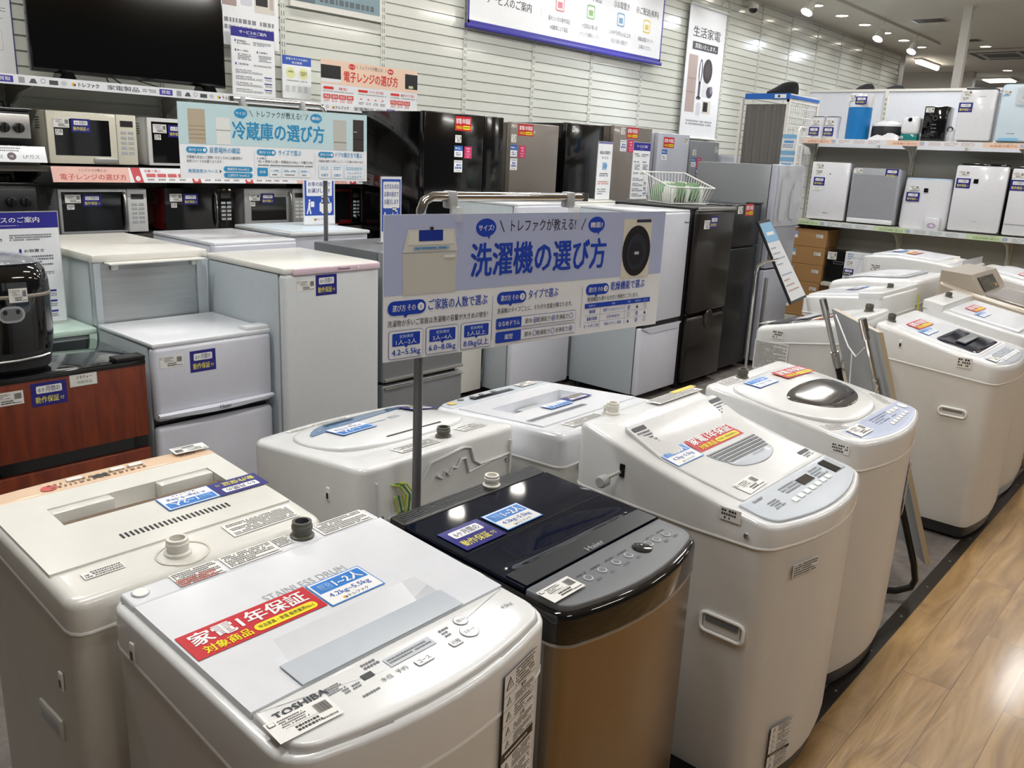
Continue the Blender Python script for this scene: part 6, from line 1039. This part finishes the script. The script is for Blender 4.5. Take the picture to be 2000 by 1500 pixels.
t = thing('accessory_bag', 'clear plastic bag with white fittings right of the black box humidifier', 'bag', (8.0, 2.155, U)); b = B('film_plastic'); b.loft([[(8.0 + s * .05 * math.cos(2 * PI * k / 10), 2.155 + s * .035 * math.sin(2 * PI * k / 10), U + z) for k in range(10)] for s, z in ((.9, 0), (1.1, .04), (.8, .09), (.2, .12))]); b.make('bag_film', t); b = B('black_plastic'); b.tube([(7.97, 2.16 + .02 * math.cos(a), U + .1 + .02 * math.sin(a)) for a in [2 * PI * k / 10 for k in range(10)]], .005, 6, True); b.make('coiled_lead', t)
t, f = boxpur('air_purifier', 'tall white air purifier with dark top on the upper shelf', 'air purifier', 1.845, 2.12, U, .415, top='dark_grey'); wst(t, 'price', 7.95, 2.07, U + .385, .075, .045); wst(t, 'qr', 7.95, 2.07, U + .34, .06, .035); wst(t, 'm6', 7.95, 2.065, U + .275, .105, .075); b = B('#b9bcc4', WEST(7.949, 1.95, U + .36)); b.greek(-.025, -.006, .025, .006, 1, '#b9bcc4', 1, 3); b.make('brand_lettering', f, smooth=False)
t, f = boxpur('dehumidifier', 'pale blue glass dehumidifier at the right edge of the upper shelf', 'dehumidifier', 1.54, 1.82, U, .455, m='#cfdfea', r=.03); b = B('#8ec3e4', WEST(7.9485, 1.70, U + .03)); b.rect(-.08, -.01, .06, .01, '#7fbbe2', 1); b.rect(-.1, .33, -.06, .345, '#7fbbe2', 1); b.greek(-.03, .04, .03, .05, 1, '#9a7f86', 1, 3); b.make('panel_print', f, smooth=False)
b = B('film_plastic'); b.rbox(7.925, 7.948, 1.58, 1.70, U + .29, U + .43, .008); bg = b.make('parts_pack', t); b = B('#4a4a52', WEST(7.924, 1.64, U + .37)); b.ring(0, -.02, .03, .03, .006, '#d9d9de', 1); b.rect(-.012, 0, .012, .05, '#55585f', 1); b.make('pack_contents', bg, smooth=False); wst(t, 'price', 7.95, 1.775, U + .385, .06, .04)
# lower shelf
t, f = boxpur('air_purifier', 'plain white air purifier at the left end of the lower shelf', 'air purifier', 2.935, 3.29, Lo, .53, m='pur_white', r=.012); wst(t, 'price', 7.95, 3.215, Lo + .49, .075, .045); wst(t, 'qr', 7.95, 3.215, Lo + .435, .065, .045); wst(t, 'm6', 7.95, 3.205, Lo + .355, .105, .075); wst(t, 'jimo', 7.95, 3.215, Lo + .29, .09, .04); b = B('#44474d', WEST(7.949, 3.11, Lo + .075)); b.text('Panasonic', 0, 0, .014, '#44474d', 1, w=.05); b.ell(-.0, .35, .006, .006, '#3a3d42', 1); b.make('brand_lettering', f, smooth=False)
t, f = boxpur('air_purifier', 'grey mesh fronted air purifier second on the lower shelf', 'air purifier', 2.485, 2.915, Lo, .495, m='pur_grey', r=.025); b = B('mesh_grey', WEST(7.9495, 2.70, Lo + .25)); b.box(-.19, .19, -.185, .185, 0, .002); g = b.make('front_grille', f); b = B('#8d9097', WEST(7.947, 2.70, Lo + .25)); b.ring(0, 0, .15, .15, .002, '#8f9299', 1, 32); b.ring(0, 0, .11, .11, .002, '#94979d', 1, 32); b.make('grille_ring', g, smooth=False); b = B('pur_white'); b.rbox(7.935, 7.952, 2.5, 2.90, Lo + .012, Lo + .05, .006); b.make('lower_lip', t); wst(t, 'price', 7.95, 2.86, Lo + .465, .075, .04); wst(t, 'm6', 7.95, 2.565, Lo + .455, .11, .075)
def tapered(name, label, y0, y1, z, h, top, grp=None):
    t = thing(name, label, 'air purifier', (8.05, (y0 + y1) / 2, z), grp); yc = (y0 + y1) / 2; w = (y1 - y0) / 2; b = B('pur_white'); b.loft([[(8.05 + .1 * s * math.copysign(abs(math.cos(a)) ** .45, math.cos(a)), yc + w * s * math.copysign(abs(math.sin(a)) ** .45, math.sin(a)), z + q) for a in [2 * PI * k / 32 for k in range(32)]] for s, q in ((.96, 0), (1.0, .03), (.99, h * .6), (.95, h))]); b.make('body', t)
    b = B(top); b.loft([[(8.05 + .1 * s * math.copysign(abs(math.cos(a)) ** .45, math.cos(a)), yc + w * s * math.copysign(abs(math.sin(a)) ** .45, math.sin(a)), z + q) for a in [2 * PI * k / 32 for k in range(32)]] for s, q in ((.95, h), (.93, h + .014), (.5, h + .016))]); b.make('top_panel', t); return t
t = tapered('air_purifier', 'white air purifier with sky blue top in the middle of the lower shelf', 2.06, 2.46, Lo, .415, 'sky_top'); wst(t, 'm6', 7.945, 2.36, Lo + .27, .11, .075); wst(t, 'price', 7.946, 2.36, Lo + .345, .08, .04); b = B('black_gloss', WEST(7.945, 2.26, Lo + .33)); b.box(-.017, .017, -.017, .017, 0, .002); b.make('sensor', t)
t, f = boxpur('air_purifier', 'large white air purifier with black top right of the sky blue topped one', 'air purifier', 1.655, 2.05, Lo, .55, top='black_gloss', r=.015, back='dark_grey'); b = B('dark_grey'); b.rbox(7.955, 7.975, 1.645, 2.06, Lo, Lo + .03, .004); b.make('base', t); wst(t, 'price', 7.95, 1.985, Lo + .485, .085, .04); wst(t, 'm6', 7.95, 1.98, Lo + .405, .11, .08); b = B('black_gloss', WEST(7.9495, 1.885, Lo + .425)); b.box(-.018, .018, -.018, .018, 0, .002); b.make('sensor', t); b = B('#a9adb5', WEST(7.949, 1.85, Lo + .1)); b.text('SHARP', 0, 0, .011, '#a9adb5', 1, w=.05); b.make('brand_lettering', f, smooth=False)
t, f = boxpur('air_purifier', 'white two part air purifier at the right edge of the lower shelf', 'air purifier', 1.20, 1.63, Lo, .54, top='black_gloss', r=.012); b = B('pur_grey', WEST(7.9495, 1.415, Lo + .1)); b.box(-.21, .21, -.003, .003, 0, .002); b.make('panel_joint', f); wst(t, 'price', 7.95, 1.585, Lo + .49, .085, .045); wst(t, 'm6', 7.95, 1.57, Lo + .41, .12, .085)
t = thing('small_box', 'small white product box leaning before the sky blue topped air purifier', 'box', (7.925, 2.16, Lo)); b = B('pur_white'); b.rbox(7.905, 7.94, 2.10, 2.22, Lo, Lo + .105, .002); b.T = WEST(7.9045, 2.16, Lo + .05); b.ell(-.0, -.01, .035, .022, '#b9a3c4', 1); b.ell(0, -.01, .018, .01, '#e6dcea', 2); b.make('carton', t)
# boxes on the floor level below
def cartonbox(label, x0, x1, y0, y1, z0, z1, grp, name='carton', m='carton'):
    t = thing(name, label, 'box', ((x0 + x1) / 2, (y0 + y1) / 2, z0), grp); b = B(m); b.rbox(x0, x1, y0, y1, z0, z1 - .002, .003, 1); bo = b.make('box_body', t); return t
for i, n in enumerate(('topmost', 'second from the top', 'third from the top', 'fourth from the top', 'lowest')):
    z1 = 1.045 - .165 * i; z0 = max(z1 - .165, .10); t = cartonbox('brown carton with white label, %s of the stack under the lower shelf' % n, 7.93, 8.22, 3.05 + .004 * i, 3.385, z0, z1, 'stacked brown cartons'); wst(t, 'qr', 7.93, 3.12, z1 - .06, .065, .03); b = B('#8fb0d4', WEST(7.929, 3.35, z1 - .06)); b.rect(-.03, -.03, .02, .03, 'paper', 1); b.rect(-.03, .0, .02, .03, '#7faadf', 2); b.make('address_label', t, smooth=False)
b = B('rack_cream'); b.box(7.9, 8.21, 3.04, 3.37, .101, .214); solo(b, 'display_plinth', 'cream plinth under the stack of brown cartons', 'plinth', (8.07, 3.2, .1))
t = cartonbox('tall black product box beside the brown cartons', 7.95, 8.2, 2.88, 3.025, .577, .865, None, 'product_box', 'black_plastic'); wst(t, 'price', 7.95, 2.985, .82, .085, .07); b = B('#b9bcc4', WEST(7.949, 2.92, .76)); b.frm(-.045, -.012, .045, .012, .002, .002, '#b9bcc4', 'black_plastic', 1); b.make('box_print', t, smooth=False)
t = cartonbox('white picture box with navy sticker beside the black box', 7.95, 8.2, 2.62, 2.865, .577, .875, None, 'product_box', 'pur_white'); wst(t, 'm6', 7.95, 2.815, .685, .09, .065); wst(t, 'qr', 7.95, 2.81, .77, .06, .045); b = B('#7d9a6a', WEST(7.949, 2.75, .62)); b.rect(-.1, -.035, -.02, .02, '#8aa872', 1); b.line(-.05, .2, .06, .2, .003, '#b9b0c8', 1); b.line(.0, .08, .05, .25, .003, '#c9c3d4', 1); b.greek(-.09, .18, -.04, .24, 3, '#7f97b8', 1, 4); b.make('box_print', t, smooth=False)
b = B('dark_grey'); b.rbox(7.96, 8.2, 2.54, 2.61, .577, .83, .004); solo(b, 'product_box', 'dark box in the shade right of the white picture box', 'box', (8.08, 2.57, .577))
b = B('rack_cream'); b.box(7.88, 8.25, .6, 3.03, .545, .575); t2 = b.make('shelf_board', bpy.data.objects['shelving_unit'])
# ------------------------------------------------------------------ floor stands and small things between the rows
t = thing('sign_stand', 'black tube floor stand with chrome tops and board seen from behind', 'sign stand', (3.4, .95, 0))
dv = Vector((.23, -.29, -1.03)); sv = Vector((.33, .28, 0)); back = Vector((-.28, .30, 0))
def leg(P):
    P = Vector(P); bot = P + dv; b = B('black_satin'); m = P + dv * .24; b.tube([m, P + dv * .9, P + dv * .965 + back * .02, bot + back * .08 + Vector((0, 0, .005)), bot + back * .22 - Vector((0, 0, .012)), bot + back], .0125, 10); b.make('leg', t)
    b = B('chrome'); b.tube([P, m + dv * .01], .0105, 10); b.tube([P + dv * .2, P + dv * .262], .0165, 12); b.tube([P - dv * .01, P + dv * .06], .0145, 12); b.T = ID; q = P + dv * .225; b.tube([q, q + Vector((-.03, -.012, 0))], .004, 8); b.tube([q + Vector((-.03, -.012, .012)), q + Vector((-.03, -.012, -.012))], .005, 8); b.make('extension', t); return bot + back
p1 = leg((3.07, 1.01, 1.08)); p2 = leg((3.40, 1.286, 1.08))
b = B('black_satin'); b.tube([p1, p2], .0125, 10); b.make('floor_bar', t)
b = B('chrome'); b.lathe([(.012, 0), (.009, .012)], (p1.x, p1.y, .002), 10); b.make('glide', t)
fw = Vector((.65, -.76, 0)) * .035; n = Vector((.647, -.762, 0)); a = Vector((3.07, 1.01, 1.08)) + dv * .03 + fw - sv * .06; c = Vector((3.40, 1.286, 1.08)) + dv * .03 + fw + sv * .06; d_ = dv * .86
def slab(m, e0, th):
    b = B(m); P4 = [a, c, c + d_, a + d_]; b.loft([[p + n * e0 for p in P4], [p + n * (e0 + th) for p in P4]]); return b
slab('light_grey', .0, .004).make('board', t); slab('#c3b394', .004, .016).make('board_edge', t)
b = B('wire_white'); w = Vector((3.09, 1.03, .98)) + fw; b.tube([w + sv * .75 + Vector((0, 0, .06)), w + sv * .35 - Vector((0, 0, .03)), w + sv * .15 - Vector((0, 0, .05)), w + Vector((0, 0, .0))], .003, 6); b.tube([w + sv * .25 - Vector((0, 0, .04)), w + sv * .2 - Vector((0, 0, .15)), w + sv * .15 - Vector((0, 0, .28))], .003, 6); b.make('cord', t)
t = thing('info_stand', 'tilted information panel on a thin bent chrome pole near the tall silver refrigerator', 'sign stand', (4.2, 1.95, 0))
tl, tr, br_, bl_ = Vector((4.18, 1.98, 1.321)), Vector((4.318, 1.98, 1.329)), Vector((4.60, 1.835, .908)), Vector((4.40, 1.835, .887))
X = (tr - tl).normalized(); Yv = (tl - bl_).normalized(); N = X.cross(Yv).normalized()
b = B('dark_grey'); b.loft([[p - N * .012 for p in (bl_, br_, tr, tl)], [p for p in (bl_, br_, tr, tl)]]); b.make('panel_frame', t)
def pl(u, v): return (bl_ * (1 - v) + tl * v) * (1 - u) + (br_ * (1 - v) + tr * v) * u + N * .0015
b = B('board_white'); b.add([pl(.04, .03), pl(.97, .03), pl(.97, .97), pl(.04, .97)], [(0, 1, 2, 3)]); b.m('#8fbfe4'); b.add([pl(.04, .74) + N * .0005, pl(.97, .74) + N * .0005, pl(.97, .97) + N * .0005, pl(.04, .97) + N * .0005], [(0, 1, 2, 3)])
for i in range(9):
    if i in (4,): continue
    v = .66 - .065 * i; b.m('#a9b4c4' if i < 6 else '#c4a99a'); b.add([pl(.12, v) + N * .0005, pl(.5 + .3 * ((i * 7) % 3) / 2, v) + N * .0005, pl(.5 + .3 * ((i * 7) % 3) / 2, v + .018) + N * .0005, pl(.12, v + .018) + N * .0005], [(0, 1, 2, 3)])
b.m('white_print'); b.add([pl(.25, .82) + N * .001, pl(.8, .82) + N * .001, pl(.8, .86) + N * .001, pl(.25, .86) + N * .001], [(0, 1, 2, 3)]); b.make('information_sheet', t, smooth=False)
b = B('chrome'); b.tube([(4.20, 1.95, .01), (4.165, 1.95, 1.06), (4.175, 1.945, 1.095), (4.21, 1.93, 1.115), (4.31, 1.905, 1.125)], .0075, 8); b.make('pole', t); b = B('pole_grey'); b.lathe([(.14, 0), (.14, .01), (.02, .014)], (4.2, 1.95, .001), 24); b.make('base', t)
t = thing('rice_cooker', 'black and grey rice cooker on the wood fronted refrigerator', 'rice cooker', (.968, 3.12, .826)); cx, cy, cz = .968, 3.12, .826
def ov(s, q, ry=1): return [(cx + .15 * s * math.copysign(abs(math.cos(a)) ** .7, math.cos(a)), cy + .165 * s * ry * math.copysign(abs(math.sin(a)) ** .7, math.sin(a)), cz + q * 1.08) for a in [2 * PI * k / 36 for k in range(36)]]
b = B('black_gloss'); b.loft([ov(.96, .07), ov(1, .12), ov(1, .235)]); b.make('body', t); b = B('dark_grey'); b.loft([ov(.8, 0), ov(.9, .015), ov(.955, .07)]); b.make('base', t); b = B('#8d8478'); b.loft([ov(1.0, .235), ov(1.012, .238), ov(1.012, .243), ov(1, .246)]); b.make('trim_band', t)
b = B('black_gloss'); b.loft([ov(1, .246), ov(.99, .28), ov(.94, .31), ov(.84, .332), ov(.65, .345), ov(.3, .35)]); lid = b.make('lid', t)
mat('cling_film', '#c9ced6', .12, alpha=.35, coat=.6, bump=.9, scale=16, stretch=(5, 1, 1)); b = B('cling_film'); b.loft([[(x, y - .003 if y < cy else y, z + .003) for x, y, z in ov(.86, .332)], [(x, y, z + .004) for x, y, z in ov(.66, .345)], [(x, y, z + .004) for x, y, z in ov(.3, .35)]]); b.make('plastic_wrap', lid)
b = B('light_grey', FRONT(cx - .01, cy - .167, cz + .205)); b.T = b.T @ Matrix.Scale(1.35, 4); b.rrect(-.03, -.02, .03, .02, .02, 'silver_stripe', 2); b.rrect(-.024, -.014, .024, .014, .014, 'mid_grey', 4); b.ell(-.014, 0.006, .005, .006, '#17181a', 5, 10); b.ell(.014, .006, .005, .006, '#17181a', 5, 10); b.make('lid_button', t, smooth=False)
b = B('silver_steel'); b.tube([(cx - .06, cy - .155, cz + .05), (cx + .0, cy - .163, cz + .052), (cx + .07, cy - .157, cz + .056), (cx + .1, cy - .148, cz + .06)], .004, 6); b.make('front_line', t); fst(t, 'price', cx + .015, cz + .265, cy - .166, .055, .045)
# wire basket with packets
BX, BY, BA = 5.668, 3.35, -.41; t = thing('wire_basket', 'white wire basket full of green packets on the brown refrigerator', 'basket', (BX, BY, 1.30)); t.rotation_euler.z = BA; Zb = 1.306
c0 = [(BX + i * .16, BY + j * .15) for i, j in ((-1, -1), (1, -1), (1, 1), (-1, 1))]; c1 = [(BX + i * .195, BY + j * .19) for i, j in ((-1, -1), (1, -1), (1, 1), (-1, 1))]; c1z = [Zb + .115, Zb + .115, Zb + .21, Zb + .21]
b = B('wire_white'); b.tube([(p[0], p[1], z) for p, z in zip(c1, c1z)], .0055, 8, True); b.make('rim', t); b = B('wire_white')
b.tube([(p[0], p[1], Zb) for p in c0], .004, 6, True)
def edge_w(i, n):
    j = (i + 1) % 4
    for k in range(n + 1):
        u = k / n; p = [c0[i][q] + (c0[j][q] - c0[i][q]) * u for q in (0, 1)]; r = [c1[i][q] + (c1[j][q] - c1[i][q]) * u for q in (0, 1)]; b.tube([(p[0], p[1], Zb), (r[0], r[1], c1z[i] + (c1z[j] - c1z[i]) * u)], .0024, 5)
edge_w(0, 13); edge_w(1, 12); edge_w(2, 13); edge_w(3, 12)
for k in range(8): b.tube([(BX - .14 + .04 * k, BY - .15, Zb), (BX - .14 + .04 * k, BY + .15, Zb)], .0024, 5)
b.make('wires', t)
mat('packet_green', '#7fa27a', .25, coat=.4, var=.3, scale=40); mat('packet_clear', '#dfe6da', .2, coat=.5, var=.12, scale=30); R = random.Random(5); k = 0; proto = []
for m in ('packet_clear', 'packet_green'):
    b = B(m); b.loft([[(-.004, -.06, 0), (.004, -.06, 0), (.004, .06, 0), (-.004, .06, 0)], [(-.014, -.062, .05), (.014, -.062, .05), (.014, .062, .05), (-.014, .062, .05)], [(-.012, -.06, .09), (.012, -.06, .09), (.012, .06, .09), (-.012, .06, .09)], [(-.002, -.06, .12), (.002, -.06, .12), (.002, .06, .12), (-.002, .06, .12)]]); proto.append(b)
words = ('first', 'second', 'third', 'fourth', 'fifth', 'sixth', 'seventh', 'eighth', 'ninth', 'tenth', 'eleventh')
pm = {}
for row, (yy, lab) in enumerate(((-.075, 'front'), (.075, 'rear'))):
    for i in range(7):
        mi = (i + row) % 3 == 0; b = proto[0 if mi else 1]; nm = 'packet'
        if mi not in pm: o = b.make(nm, None, loc=(0, 0, 0)); pm[mi] = o
        else: o = pm[mi].copy(); COL.objects.link(o)
        lx, ly = -.13 + .041 * i, yy + R.uniform(-.006, .006); o.location = (BX + lx * math.cos(BA) - ly * math.sin(BA), BY + lx * math.sin(BA) + ly * math.cos(BA), Zb + .006 + .012 * (i % 3)); o.rotation_euler = (R.uniform(-.06, .06), R.uniform(.11, .14), BA + R.uniform(-.08, .08))
        tag(o, '%s green packet from the left in the %s row in the wire basket' % (words[i], lab) if not mi else '%s packet from the left, clear, in the %s row of the wire basket' % (words[i], lab), 'packet', 'packets in the wire basket')
